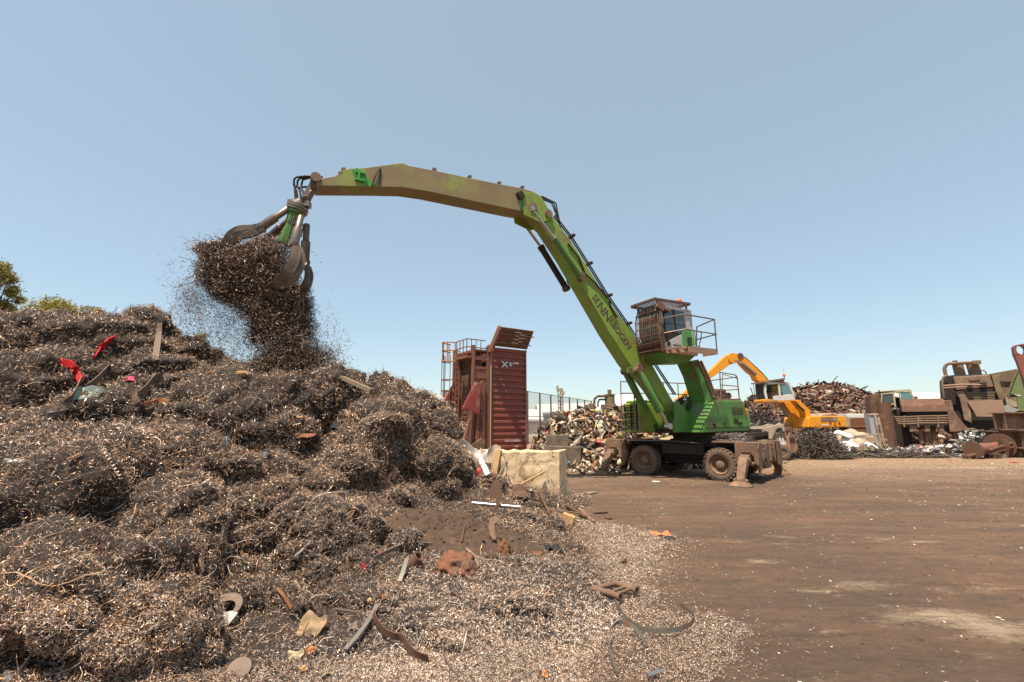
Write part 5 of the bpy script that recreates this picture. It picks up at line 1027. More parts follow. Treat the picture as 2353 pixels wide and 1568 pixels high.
big_k = [(.42,(.5,2.2),(.08,.26),.02,.06,.2),(.25,(.4,1.1),(.18,.5),.012,.25,.3),(.25,(.7,2.4),(.04,.09),.05,.05,.2),(.08,(.3,.8),(.15,.35),.12,.12,.35)]
mix_k = [(.45,(.15,.6),(.1,.35),.008,.5,.6),(.3,(.3,1.0),(.05,.18),.012,.5,.5),(.15,(.3,.9),(.03,.05),.03,.2,.5),(.10,(.15,.4),(.12,.3),.12,.2,.4)]
scrap_heap('mixed_scrap_heap', 'pale jumbled heap of torn sheet metal behind the green machine', [(1212,1062),(1225,1015),(1250,985),(1275,966),(1300,952),(1330,946),(1352,940),(1375,945),(1400,947),(1425,951),(1450,957),(1480,968),(1515,990),(1550,1020),(1580,1062)], 19.6, 6.5, 5200, mix_k, MP2, 'dark_rust', 3)
scrap_heap('rusty_scrap_heap', 'high rusty brown heap of steel offcuts behind the yellow machine', [(1600,1000),(1660,960),(1700,935),(1735,918),(1755,908),(1790,905),(1826,897),(1850,893),(1880,889),(1905,887),(1925,888),(1950,892),(1975,900),(2000,908),(2030,920),(2070,940),(2120,985)], 34, 14, 11000, big_k, RP, 'dark_rust', 5)
scrap_heap('aluminium_heap', 'low pile of silver grey aluminium lengths at the foot of the rusty heap', [(1705,1000),(1725,968),(1745,958),(1765,968),(1785,985),(1800,1000)], 30.5, 3, 260, [(1.,(1.2,2.6),(.08,.16),.05,.0,.05)], [(.55,.53,.5),(.42,.41,.39),(.62,.58,.52),(.3,.28,.26)], 'dark_rust', 6)
# cable heap: long dark strands
def cable_heap(name, label, c, rad, h, n, L, rr, seed, flat=False, pal=((.10,.085,.07),(.17,.14,.11),(.05,.042,.038),(.28,.23,.19),(.13,.085,.06))):
    global rng
    th = rng.random(n)*6.283; q = rng.random(n)**.6; x = c.x+np.cos(th)*q*rad[0]; y = c.y+np.sin(th)*q*rad[1]; z = h*(1-q**2)*(.35+.65*rng.random(n)**.5)+.02
    D = rng.normal(size=(n,3)); D[:,2] *= .12 if flat else .45; D[:,0] *= 3.0 if flat else 1.0; D[:,2] -= q*.2*(not flat)
    V, F = strands(np.c_[x, y, z], D, rng.uniform(*L, n), rng.uniform(*rr, n), rng.uniform(-2.4, 2.4, n)*(.35 if flat else 1), 10); V[:,2] = np.maximum(V[:,2], .01+.02*rng.random(len(V)))
    P_ = np.array(pal); o = npmesh(name, V, F, 'cable_black', None, np.repeat(P_[rng.choice(len(P_), n)]*(.7+.6*rng.random((n,1))), 33, 0)); tag(o, label, 'cable scrap', kind='stuff')
    mb_ = MB(); mb_.sheet(lambda u, v: (c.x+math.cos(u*6.283)*rad[0]*v*.93, c.y+math.sin(u*6.283)*rad[1]*v*.93, max(.005, h*.62*(1-v**2)*(1+.25*math.sin(u*19)))), 28, 8, .01); k_ = mb_.build('dark_core', 'black_steel', o); k_['kind'] = 'stuff'
cable_heap('cable_heap', 'black tangled heap of cut cable and rebar beside the white loader', Vector((at(1878, 1040, 25.6).x, 25.6, 0)), (1.5, 1.0), 1.25, 2300, (.5,1.7), (.010,.022), 1)
cable_heap('cable_strip', 'flat dark strewn layer of cable in front of the white rubble', Vector((at(2040, 1033, 26.8).x, 26.8, 0)), (3.4, .8), .20, 2600, (.9,2.6), (.010,.020), 2, True)
cable_heap('wire_heap', 'grey wire bundle pile seen under the green machine body', Vector((9.3, 22.5, 0)), (3.0, 1.2), 1.5, 2200, (.6,2.2), (.010,.02), 3, True, ((.12,.10,.09),(.2,.17,.15),(.07,.06,.055)))
# pale litter and shredded sheet under the baler
def litter(name, label, x0, x1, y0, y1, n, h, sz, pal, seed):
    r_ = np.random.default_rng(seed); x = r_.uniform(x0, x1, n); y = r_.uniform(y0, y1, n); Vs = []; Fs = []; Cs = []
    for i in range(n):
        L, wd = r_.uniform(*sz), r_.uniform(*sz)*.7; A = r_.normal(size=3); A[2] *= .35; A /= np.linalg.norm(A); B = np.cross(A, (0,0,1)+r_.normal(size=3)*.3); B /= np.linalg.norm(B); C_ = np.cross(A, B); P = np.array([x[i], y[i], r_.random()*h*max(.15, 1-abs((x[i]-x0)/(x1-x0)*2-1)**1.5)+.03]); b = len(Vs)
        for s in range(3):
            t = s-1
            for a in (-1, 1): Vs.append(P+A*L*t*.5+B*a*wd*.5*(.7+.5*r_.random())+C_*(abs(t)*L*.25*r_.normal()))
        Fs += [(b,b+1,b+3,b+2),(b+2,b+3,b+5,b+4)]; Cs += [np.array(pal[r_.choice(len(pal))])*(.75+.4*r_.random())]*6
    o = npmesh(name, np.array(Vs), np.array(Fs), 'scrap_mixed', None, np.array(Cs)); tag(o, label, 'scrap', kind='stuff'); return o
bz_ = ground_at(2160, 1040)
litter('shredded_sheet', 'white and silver shredded sheet strewn along the foot of the baler', 20.5, 31, 26.2, 28.3, 2200, .55, (.1,.45), [(.72,.69,.64),(.6,.57,.52),(.5,.47,.42),(.3,.33,.4),(.4,.2,.15),(.25,.2,.16),(.78,.77,.74)], 4)
litter('shredded_sheet', 'silver shredded pile spilling out under the tan chute of the baler', 26.8, 29.0, 27.6, 28.8, 520, 1.5, (.1,.4), [(.62,.62,.6),(.4,.42,.4),(.3,.33,.28),(.2,.2,.18),(.7,.68,.62)], 9)
litter('shredded_sheet', 'torn metal litter on the dirt left of the green machine', 1.2, 4.2, 17.5, 20.5, 260, .14, (.06,.28), MP2, 12)

# ------------------------------------------------------------------ concrete blocks by the mixed heap
for k, (px, py, Yd, d, lb) in enumerate(((1281,1016,20.0,(.95,.6,.62),'upper weathered concrete block stacked in front of the mixed scrap heap'), (1292,1046,19.9,(1.5,.7,.75),'lower long concrete block half buried at the mixed scrap heap'))):
    p = at(px, py, Yd); m = MB(); m.box((0,0,0), d); o = m.build('concrete_block', 'grey_concrete', bevel=.03); o.location = p; o.rotation_euler = (0, R(2*k), R(10*k-8)); tag(o, lb, 'concrete block', 'concrete blocks by the mixed heap')
# ------------------------------------------------------------------ small brown press on the mixed heap's far side
pr = at(1404, 945, 28); t = thing('baler', 'small brown scrap press with a pipe loop standing behind the mixed heap', 'baler', (pr.x, pr.y, 0))
m = MB(); m.ext(-.7,.75,-.6,.6,0,2.75); m.ext(-.55,.1,-.62,.4,2.75,3.0); m.build('body', 'machine_brown', t, bevel=.03)
m = MB(); m.cyl((-.05,0,3.0),(-.05,0,3.55),.30,n=18); m.cyl((-.05,0,3.55),(-.05,0,3.62),.33,n=18); m.cyl((-.05,0,3.6),(-.05,0,3.9),.12); m.build('ram_cylinder', 'machine_olive', t, smooth=True)
m = MB(); m.tube([(-.25,-.2,3.5),(-.8,-.2,3.5),(-1.0,-.2,3.35),(-1.05,-.2,3.1),(-1.0,-.2,2.3),(-.7,-.2,2.1)], .07, 8); m.tube([(-.25,-.1,3.3),(-.7,-.1,3.3),(-.8,-.1,3.1),(-.8,-.1,2.6)], .05, 8); m.build('oil_pipe', 'dark_rust', t, smooth=True)
m = MB(); m.ext(.1,.75,-.75,-.6,2.3,2.9); m.ext(.78,1.2,-.6,.3,.3,2.6); m.build('valve_box', 'machine_brown', t, bevel=.03)
# ------------------------------------------------------------------ mesh fence, mast and sheds behind
fa, fb2 = at(1212, 898.5, 43), at(1358.5, 921.5, 62); Hf = fa.z; fe = thing('mesh_fence', 'tall chain mesh fence on steel posts beside the upright container', 'fence', (fa.x, fa.y, 0))
fdv = Vector((fb2.x-fa.x, fb2.y-fa.y, 0))
for k in range(-1, 8):
    m = MB(); c = fdv*(k/7); m.tube([c, c+Vector((0,0,Hf))], .085, 6); m.tube([c+Vector((.0,.0,Hf)), c+Vector((.12,-.1,Hf+.15))], .03, 5) if k == 4 else None; m.build('post', 'fence_steel', fe)
m = MB()
for z in (Hf-.05, Hf*.52, .1): m.tube([fdv*(-1/7)+Vector((0,0,z)), fdv+Vector((0,0,z))], .03, 5)
m.build('rail', 'fence_steel', fe)
m = MB(); Lf = fdv.length*8/7; dv = fdv.normalized(); o0 = fdv*(-1/7)
k = -Hf
while k < Lf:
    for sg in (1, -1):
        a0, a1 = (k, k+Hf) if sg > 0 else (k+Hf, k); s0, s1 = 0., 1.
        lo, hi = min(a0, a1), max(a0, a1); c0, c1 = max(lo, 0), min(hi, Lf)
        if c1 > c0:
            f = lambda a: (a-a0)/(a1-a0)*Hf
            m.beam(o0+dv*c0+Vector((0,0,f(c0))), o0+dv*c1+Vector((0,0,f(c1))), .008, .008)
    k += .22
m.build('chain_mesh', 'fence_steel', fe)
mp_ = at(1288.5, 945, 60); ms = thing('lattice_mast', 'white lattice mast rising behind the mesh fence', 'mast', (mp_.x, mp_.y, 0)); mt_ = at(1288, 899, 60).z
m = MB()
for x in (-.3,.3):
    for y in (-.3,.3): m.beam((x,y,0), (x,y,mt_), .07, .07)
nz_ = 14
for k in range(nz_):
    z0, z1 = mt_*k/nz_, mt_*(k+1)/nz_
    for y in (-.3,.3): m.beam((-.3 if k%2 else .3,y,z0),(.3 if k%2 else -.3,y,z1),.04,.04); m.beam((-.3,y,z1),(.3,y,z1),.04,.04)
    for x in (-.3,.3): m.beam((x,-.3 if k%2 else .3,z0),(x,.3 if k%2 else -.3,z1),.04,.04)
m.build('lattice', 'dirty_white', ms)
m = MB(); m.ext(-.45,.3,-.4,.4,mt_,mt_+.35); m.ext(.0,.5,-.4,.4,mt_-.5,mt_-.05); m.ext(-.5,-.25,-.3,.3,mt_+.3,mt_+.7); m.build('head', 'dirty_white', ms)
def shed(name, label, x0, x1, y0, y1, Yd, dep, wallm, gable=False):
    a, b_ = at(x0, y0, Yd), at(x1, y1, Yd); cx = (a.x+b_.x)/2; t = thing(name, label, 'shed', (cx, Yd, 0)); hw = (b_.x-a.x)/2; h0, h1 = a.z, b_.z
    m = MB(); vs = [(-hw,0,0),(hw,0,0),(hw,dep,0),(-hw,dep,0),(-hw,0,h0-.3),(hw,0,h1-.3),(hw,dep,h1-.3),(-hw,dep,h0-.3)]; m.add(vs, [(3,2,1,0),(0,1,5,4),(1,2,6,5),(2,3,7,6),(3,0,4,7)]); m.build('wall', wallm, t)
    m = MB(); o_ = .4; m.add([(-hw-o_,-o_,h0-.3),(hw+o_,-o_,h1-.3),(hw+o_,dep/2,h1+1.2),(-hw-o_,dep/2,h0+1.2),(hw+o_,dep+o_,h1-.3),(-hw-o_,dep+o_,h0-.3)]+[(-hw-o_,-o_,h0-.12),(hw+o_,-o_,h1-.12),(hw+o_,dep/2,h1+1.4),(-hw-o_,dep/2,h0+1.4),(hw+o_,dep+o_,h1-.12),(-hw-o_,dep+o_,h0-.12)], [(0,1,2,3),(3,2,4,5),(6,9,8,7),(9,11,10,8),(0,6,7,1),(4,10,11,5),(0,3,9,6),(3,5,11,9),(1,7,8,2),(2,8,10,4)])
    m.build('roof', 'shed_white', t); m = MB(); m.ext(-hw-.4,hw+.4,-.55,-.40,min(h0,h1)-.42,min(h0,h1)-.27); m.build('gutter', 'shed_grey', t); return t
shed('warehouse', 'long low white warehouse with pale roof behind the mixed heap', 1243, 1480, 946, 938, 72, 14, 'shed_white')
shed('warehouse', 'cream wall of a warehouse just right of the upright container', 1150, 1242, 962, 962, 64, 8, 'white_paint')
tg = shed('warehouse', 'grey shed showing between the heap and the container tilter', 985, 1075, 927, 927, 58, 12, 'shed_grey')
m = MB(); m.cyl((-.6,1,6.0), (-.6,1,5.2), .35, n=14); m.build('roof_vent', 'dirty_white', tg)
t = shed('warehouse', 'open gabled shed with dark end right of the small brown press', 1428, 1475, 934, 930, 50, 8, 'dark_rust')
shed('warehouse', 'far white warehouse roof behind the baler tank', 2105, 2230, 916, 913, 80, 16, 'shed_white')

# ------------------------------------------------------------------ white skid loader behind the outrigger
LF = Frame(tuple(ground_at(1778, 1056)), R(172)); sl_ = thing('skid_loader', 'mud streaked white skid loader parked behind the green machine outrigger', 'loader', LF.o, LF.a)
def lp(q, lat): return [LF.sec(a, b, lat) for a, b in q]
lw = .55
m = MB(); m.prism(lp([(1740,1040),(1742,1012),(1778,1008),(1783,996),(1806,996),(1811,1010),(1814,1045),(1800,1050)], lw), lw, -lw); m.build('body', 'dirty_white', sl_, bevel=.04)
m = MB(); m.prism(lp([(1806,1003),(1824,1000),(1829,1006),(1835,1032),(1830,1040),(1811,1046),(1808,1020)], lw), lw-.02, -lw+.02); to_ = m.build('tail', 'dirty_steel', sl_, bevel=.03)
m = MB(); m.prism(lp([(1806,1003),(1812,1002),(1817,1044),(1811,1046)], lw), lw, lw-.15); m.build('red_stripe', 'orange_rag', sl_)
m = MB(); m.prism(lp([(1814,1006),(1826,1006),(1828,1016),(1815,1017)], lw), lw-.01, lw+.004); m.build('radiator', 'black_steel', to_)
m = MB(); m.prism(lp([(1714,994),(1724,986),(1764,981),(1780,978),(1790,974),(1802,976),(1804,990),(1800,994),(1796,984),(1788,984),(1781,990),(1776,1008),(1768,1010),(1766,994),(1750,988),(1724,993),(1700,1004)], lw+.16), lw+.02, lw+.17); m.build('lift_arm', 'dirty_white', sl_, bevel=.02)
m = MB(); m.prism(lp([(1714,994),(1724,986),(1764,981),(1780,978),(1790,974),(1802,976),(1804,990),(1800,994),(1796,984),(1788,984),(1781,990),(1776,1008),(1768,1010),(1766,994),(1750,988),(1724,993),(1700,1004)], lw+.16), -lw-.17, -lw-.02); m.build('lift_arm', 'dirty_white', sl_, bevel=.02)
m = MB(); m.prism(lp([(1727,1012),(1730,994),(1764,992),(1768,1010)], .4), .42, -.42); m.build('cab_cage', 'black_steel', sl_, bevel=.03)
m = MB(); q = lp([(1791,1014),(1800,1014)], lw); text(m, 'STR', .30, LF.pt(1785.5,1014.5,lw), (-1,0,0), (0,0,1), .006, .002); m.build('lettering', 'letter_brown', sl_)
m = MB(); m.prism(lp([(1784,1006),(1804,1005),(1805,1024),(1785,1025)], lw), lw+.001, lw+.004); m.build('label_panel', 'white_paint', sl_)
for px in (1748, 1794):
    for sy in (1, -1): m = MB(); c = LF.pt(px, 1040, lw); m.lathe([(-.14,.0),(-.14,.30),(-.10,.40),(.10,.40),(.14,.30),(.13,.2),(.08,.18),(.08,0)], (c.x, (lw+.16)*sy, .40), (0,1,0), 22); m.build('wheel', 'tyre_rubber', sl_, smooth=True)
m = MB(); m.tube([LF.pt(1776,1004,lw+.2),LF.pt(1782,994,lw+.25),LF.pt(1782,986,lw+.2)], .03, 6); m.cyl(LF.pt(1806,984,.3),LF.pt(1806,1000,.3),.08); m.beam(LF.pt(1806,982,.5),LF.pt(1818,984,.5),.1,.1); m.beam(LF.pt(1817,984,.5),LF.pt(1817,1000,.5),.08,.08); m.build('tail_frame', 'dirty_steel', sl_)
# ------------------------------------------------------------------ trees behind the heap
def tree(name, label, px, py_top, Yd, hw, hc, n, cols, seed, trunk=True, size=.16, base=None):
    r_ = np.random.default_rng(seed); top = at(px, py_top, Yd); t = thing(name, label, 'tree', (top.x, Yd, 0), 0)
    H = top.z; zc = H-hc; m = MB(); limbs = []
    m.tube([(0,0,-.1),(.1,.05,H*.3),(0,.1,H*.55),(.1,0,H*.85)], [.02*H+.05,.016*H+.04,.012*H+.03,.02], 9)
    cl = []
    for k in range(34):
        a = r_.random()*6.283; q = r_.random()**.5; zz = zc+hc*(r_.random()*1.7-.75); w_ = math.sqrt(max(.05, 1-((zz-zc)/hc)**2)); e = Vector((math.cos(a)*hw*q*w_, math.sin(a)*hw*q*w_, zz)); cl.append((e, r_.uniform(.22,.42)*hw))
        if k % 2 == 0: m.tube([(0,0,max(.3,H*.25+.3*(zz-H*.25)*r_.random())), (e.x*.5,e.y*.5,zz*.8), tuple(e)], [.05,.035,.012], 5)
    m.build('trunk', 'bark', t)
    P = np.concatenate([np.array(c)+r_.normal(size=(n//34,3))*s*np.array([.5,.5,.42]) for c, s in cl]); k = len(P); A = r_.normal(size=(k,3)); A[:,2] -= .8
    V, F = ribbons(P, A, r_.uniform(.5,1.3,k)*size, r_.uniform(.16,.32,k)*size, np.full(k, .01), r_.uniform(.1,.3,k), 2)
    C = np.array(cols)[r_.choice(len(cols), k)]*(.7+.6*r_.random((k,1))); npmesh('crown', V, F, 'leaf', t, np.repeat(C, 6, 0))
GR = [(.26,.22,.05),(.32,.26,.07),(.19,.17,.04),(.38,.31,.10)]; YG = [(.36,.30,.06),(.44,.36,.09),(.28,.25,.055),(.48,.41,.16)]
tree('gum_tree', 'tall olive green tree at the left edge behind the heap', 0, 604, 20, .85, 1.5, 16000, GR, 1, size=.17)
tree('gum_tree', 'yellow green bushy tree peeping over the heap crest', 150, 700, 21, 1.2, .95, 13000, YG, 2, size=.19)
tree('gum_tree', 'small yellow green shrub top right of the bushy tree behind the heap', 215, 702, 21.5, .55, .7, 1800, YG, 3, size=.18)
tree('gum_tree', 'low green shrub just visible through the falling chips', 462, 768, 19, .55, .8, 1600, GR, 4, size=.16)

# ------------------------------------------------------------------ right hand side: wrecked cab, baler, drum, beams
def fr(px, py, Yd, rz=0): p = at(px, py, Yd); return Frame((p.x, p.y, 0), R(rz))
# wrecked machine with pale cab
WF = fr(2050, 950, 34.5, -26); t = thing('wrecked_excavator', 'wrecked brown excavator body with cream framed broken cab', 'wreck', WF.o, WF.a)
wl = lambda q, lat: [WF.sec(a, b, lat) for a, b in q]
m = MB(); m.prism(wl([(2001,950),(2001,907),(2023,904),(2025,946),(2012,953)], -.9), -.9, .9); m.build('engine_box', 'dark_rust', t, bevel=.08)
m = MB(); m.prism(wl([(2020,948),(2075,940),(2100,938),(2100,960),(2095,990),(2095,1032),(2010,1032),(2015,960)], -.7), -.7, .9); m.build('chassis', 'black_steel', t, bevel=.04)
m = MB()
def wst(q): m.prism(wl(q, -.95), -.95, -.87)
for q in ([(2023,937),(2025,905),(2028,904),(2027,937)], [(2025,904),(2052,902),(2052,905),(2026,907)], [(2051,902),(2055,902),(2060,936),(2055,936)], [(2062,898),(2091,896),(2091,899),(2063,901)], [(2063,898),(2067,901),(2074,925),(2070,926)], [(2090,896),(2094,898),(2103,921),(2099,921)], [(2027,935),(2056,926),(2057,929),(2029,938)], [(2052,902),(2063,898),(2065,901),(2053,905)]): wst(q)
z_ = WF.sec(2060,936,-.95)[1]; zt2 = WF.sec(2060,900,-.95)[1]
xl_, xr_ = WF.sec(2026,920,-.95)[0], WF.sec(2096,915,-.95)[0]
for x in (xl_, xr_): m.beam((x,.5,z_),(x,.5,zt2),.08,.08)
m.beam((xl_,.5,zt2),(xr_,.5,zt2),.08,.08); m.prism([(xl_,zt2),(xr_,zt2+.1),(xr_,zt2+.16),(xl_,zt2+.06)], -.9, .55); m.build('cab_frame', 'cream_paint', t, bevel=.01)
m = MB(); m.prism(wl([(2068,902),(2090,900),(2099,922),(2075,926)], -.9), -.90, -.88); m.build('window', 'teal_glass', t)
m = MB(); m.prism(wl([(2028,907),(2051,905),(2056,926),(2030,933)], -.89), -.89, -.87); m.build('window', 'window_glass', t)
m = MB(); m.ext(xl_+.2,xr_-.2,.0,.45,z_,z_+.7); m.build('seat', 'rubber', t)
m = MB(); m.ext(xr_+.1,xr_+.5,-.3,.4,zt2-1.0,zt2-.35); m.build('mirror_box', 'machine_olive', t)
m = MB(); p = WF.pt(2020,897,0); m.cyl(p-Vector((0,0,1.2)), p, .06); m.build('exhaust', 'rust', t)
# big brown baler
BF = fr(2205, 1000, 31.5, -36); bt = thing('baler', 'huge brown hydraulic scrap baler with twin cylinders on its tower', 'baler', BF.o, BF.a)
bl = lambda q, lat: [BF.sec(a, b, lat) for a, b in q]
def bpr(name, q, lat, th, mt, bev=.03, par=None): m = MB(); m.prism(bl(q, lat), lat, lat+th); return m.build(name, mt, par or bt, bevel=bev)
m = MB(); a, b_ = BF.pt(2073,945,-.9), BF.pt(2176,936,-.9); x0, x1, zl, zh = a.x, b_.x, a.z-.05, BF.pt(2120,917,-.2).z
m.prism_x([(-.95,zl),(-.8,zl+.42),(-.35,zh),(.35,zh),(.8,zl+.42),(.95,zl)], x0, x1); m.build('press_cover', 'rust', bt)
bpr('press_box', [(2082,946),(2176,938),(2178,990),(2085,985)], -.7, 1.5, 'black_steel')
m = MB()
for k in range(4): q0, q1 = BF.pt(2054+k*3,958+k*5.0,-1.0), BF.pt(2178,956+k*5.5,-1.0); m.tube([q0, q0.lerp(q1,.12)+Vector((0,0,-.05)), q0.lerp(q1,.5), q1], .055, 6)
for px in (2078, 2110, 2156): a, b_ = BF.pt(px,955,-1.05), BF.pt(px,982,-1.05); m.beam(a, b_, .1, .1)
m.build('pipe_run', 'machine_brown', bt)
for px, w_ in ((2090,16),(2124,12),(2150,18)): bpr('cross_beam', [(px,972),(px+w_,970),(px+w_+2,992),(px+1,993)], -.9, .5, 'machine_brown')
for px in (2112, 2125, 2142): bpr('support_post', [(px,986),(px+8,986),(px+11,1022),(px+2,1022)], -.6, .4, 'dirty_steel')
bpr('white_crate', [(2118,991),(2146,990),(2150,1016),(2122,1017)], -.3, .8, 'dirty_white')
# tower
tw = bpr('tower', [(2178,990),(2172,925),(2169,872),(2176,864),(2190,862),(2278,860),(2294,900),(2310,960),(2300,1000),(2200,1002)], -.2, 2.0, 'black_steel', .05)
bpr('head_plate', [(2190,866),(2275,861),(2284,890),(2198,897)], -.5, .32, 'machine_brown', .06)
m = MB(); q = bl([(2226,872),(2228,869),(2248,868),(2252,871),(2249,874),(2228,875)], -.55); m.prism(q, -.56, -.5); m.build('raised_badge', 'machine_brown', bt)
bpr('slot', [(2214,896),(2282,893),(2283,898),(2216,903)], -.52, .3, 'black_steel', 0)
for k in range(5): bpr('louvre_bar', [(2214,902+k*4.0),(2286,900+k*4.0),(2287,902.3+k*4.0),(2215,904.4+k*4.0)], -.55+k*.012, .36, 'machine_olive' if k % 2 else 'machine_brown', 0)
bpr('chute', [(2222,921),(2303,919),(2310,941),(2301,958),(2245,958)], -.75, .06, 'tan_sheet', .01)
bpr('leg', [(2172,920),(2187,921),(2192,944),(2204,962),(2222,982),(2228,985),(2182,987)], -.85, .5, 'dirty_steel', .04)
bpr('leg', [(2189,983),(2207,983),(2214,1024),(2193,1024)], -.7, .6, 'dirty_steel', .04)
bpr('column', [(2195,900),(2206,916),(2216,965),(2233,972),(2230,930),(2213,898)], -.62, .3, 'machine_brown', .02)
bpr('foot_beam', [(2182,986),(2240,984),(2243,989),(2184,993)], -.95, 1.0, 'machine_brown', .02)
bpr('column', [(2279,864),(2292,862),(2306,905),(2296,918),(2288,900)], -.55, .3, 'machine_olive', .02)
for px0, px1, py, r in ((2200,2203,838,.29),(2234,2238,836,.33)):
    m = MB(); a = BF.pt(px1+4, 864, .4); b_ = BF.pt(px0, py, .4); m.cyl(a, b_, r, n=22); m.build('ram_cylinder', 'machine_brown', bt, smooth=True)
m = MB(); a, b_ = BF.pt(2196,840,.2), BF.pt(2194,829,.2); m.cyl(a, b_, .13, n=12); m.build('cylinder_cap', 'dark_rust', bt)
m = MB(); m.tube([BF.pt(*q, -.1) for q in ((2245,833),(2200,835),(2180,836),(2173,840),(2170,848),(2173,862),(2176,866))], .11, 10); m.build('pipe_loop', 'machine_brown', bt, smooth=True)
m = MB(); m.box(BF.pt(2244,833,-.1), (.4,.3,.24)); m.build('pipe_flange', 'machine_brown', bt)
m = MB(); m.tube([BF.pt(*q, -.45) for q in ((2176,862),(2167,868),(2165,880),(2167,900),(2171,915))], .07, 8); m.build('pipe_loop', 'machine_brown', bt, smooth=True)
m = MB(); m.tube([BF.pt(*q, -.75) for q in ((2168,887),(2210,884),(2256,885))], .06, 8); m.build('pipe_run', 'tan_sheet', bt, smooth=True)
m = MB(); m.tube([BF.pt(*q, -.75) for q in ((2168,892),(2228,888))], .05, 8); m.build('pipe_run', 'tan_sheet', bt, smooth=True)
m = MB(); m.box(BF.pt(2259,885,-.65), (.3,.3,.3)); m.box(BF.pt(2228,888,-.65), (.25,.3,.25)); m.build('valve_box', 'black_steel', bt)
m = MB(); c = BF.pt(2258,861,.2); m.tube([c+Vector((.18*math.cos(a), 0, .18*math.sin(a)+.1)) for a in np.linspace(-.4,3.5,10)], .04, 6); m.build('lifting_eye', 'machine_brown', bt)
# feed hopper to its right
HF = fr(2330, 930, 32.5, -38); ht = thing('feed_hopper', 'olive green feed hopper with slanting dark brown side right of the tower', 'hopper', HF.o, HF.a)
hl_ = lambda q, lat: [HF.sec(a, b, lat) for a, b in q]
m = MB(); m.prism(hl_([(2270,862),(2336,850),(2316,905),(2292,925)], 0), 0, .08); m.build('side_wall', 'machine_brown', ht, bevel=.01)
m = MB(); m.prism(hl_([(2337,851),(2400,846),(2400,930),(2352,908),(2318,906)], -.4), -.4, -.3); m.build('front_panel', 'hopper_green', ht, bevel=.01)
m = MB(); m.beam(HF.pt(2262,864,-.2), HF.pt(2337,850,-.4), .12, .12); m.beam(HF.pt(2337,850,-.42), HF.pt(2316,905,-.42), .12, .1); m.beam(HF.pt(2353,908,-.45), HF.pt(2340,914,-.45),.1,.1); m.build('rim_bar', 'machine_olive', ht)
m = MB(); m.prism(hl_([(2303,908),(2318,904),(2420,930),(2420,1000),(2300,1000)], -.1), -.1, 1.2); m.build('body', 'machine_olive', ht, bevel=.04)
m = MB(); c = HF.pt(2314,924,-.2); m.cyl(c, c+Vector((0,.2,0)), .25, n=5); m.build('port', 'black_steel', ht)
m = MB(); a = HF.pt(2326,925,-.3); m.ext(a.x-.3,a.x+.3,-.35,-.1,a.z-.35,a.z+.35); m.build('control_box', 'dirty_white', ht, bevel=.02)
m = MB(); m.prism(hl_([(2336,912),(2420,905),(2420,950),(2340,945)], -.5), -.5, -.1); m.build('guard_panel', 'hopper_green', ht, bevel=.02)
m = MB(); m.prism(hl_([(2303,938),(2312,932),(2345,942),(2330,948),(2300,946)], -.6), -.6, .0); m.build('steel_plate', 'shed_grey', ht)
# red arm at the picture edge
AF = fr(2345, 830, 29, -36); t = thing('crane_arm', 'dark red steel arm with oval hole standing at the right edge', 'crane arm', AF.o, AF.a)
al = lambda q: [AF.sec(a, b, 0) for a, b in q]
m = MB(); m.prism(al([(2328,798),(2331,794),(2390,783),(2400,792),(2400,808),(2331,816)]), 0, .5); o = m.build('head', 'container_red', t, bevel=.04)
# oval hole: cut right through the head
cut = MB(); a = AF.pt(2346,804,0); cut.lathe([(-1,.2),(-1,.20),(1.5,.20)], (0,0,0), (0,1,0), 18); vs = [(a.x+x*1.0, y, a.z+z*1.5) for x, y, z in cut.v]; 
bm_ = bmesh.new(); vv = [bm_.verts.new(p) for p in vs]; n18 = 18
for k in range(18): bm_.faces.new((vv[18+k], vv[18+(k+1) % 18], vv[36+(k+1) % 18], vv[36+k]))
bm_.faces.new(vv[18:36]); bm_.faces.new(vv[36:54]); 
for v in vv[:18]: bm_.verts.remove(v)
bmesh.ops.recalc_face_normals(bm_, faces=bm_.faces); cm = bpy.data.meshes.new('cut'); bm_.to_mesh(cm); bm_.free(); co = bpy.data.objects.new('cut', cm); COL.objects.link(co); co.matrix_world = AF.M
bo_ = o.modifiers.new('hole', 'BOOLEAN'); bo_.object = co; bo_.operation = 'DIFFERENCE'; bpy.context.view_layer.update()
o.modifiers.remove(o.modifiers['bevel']); bpy.context.view_layer.update()
nm = bpy.data.meshes.new_from_object(o.evaluated_get(bpy.context.evaluated_depsgraph_get())); o.modifiers.clear(); o.data = nm; bpy.data.objects.remove(co)
m = MB(); m.prism(al([(2331,816),(2400,808),(2420,850),(2430,1000),(2390,1010),(2352,872),(2338,832)]), .02, .48); m.build('shaft', 'container_red', t, bevel=.03)
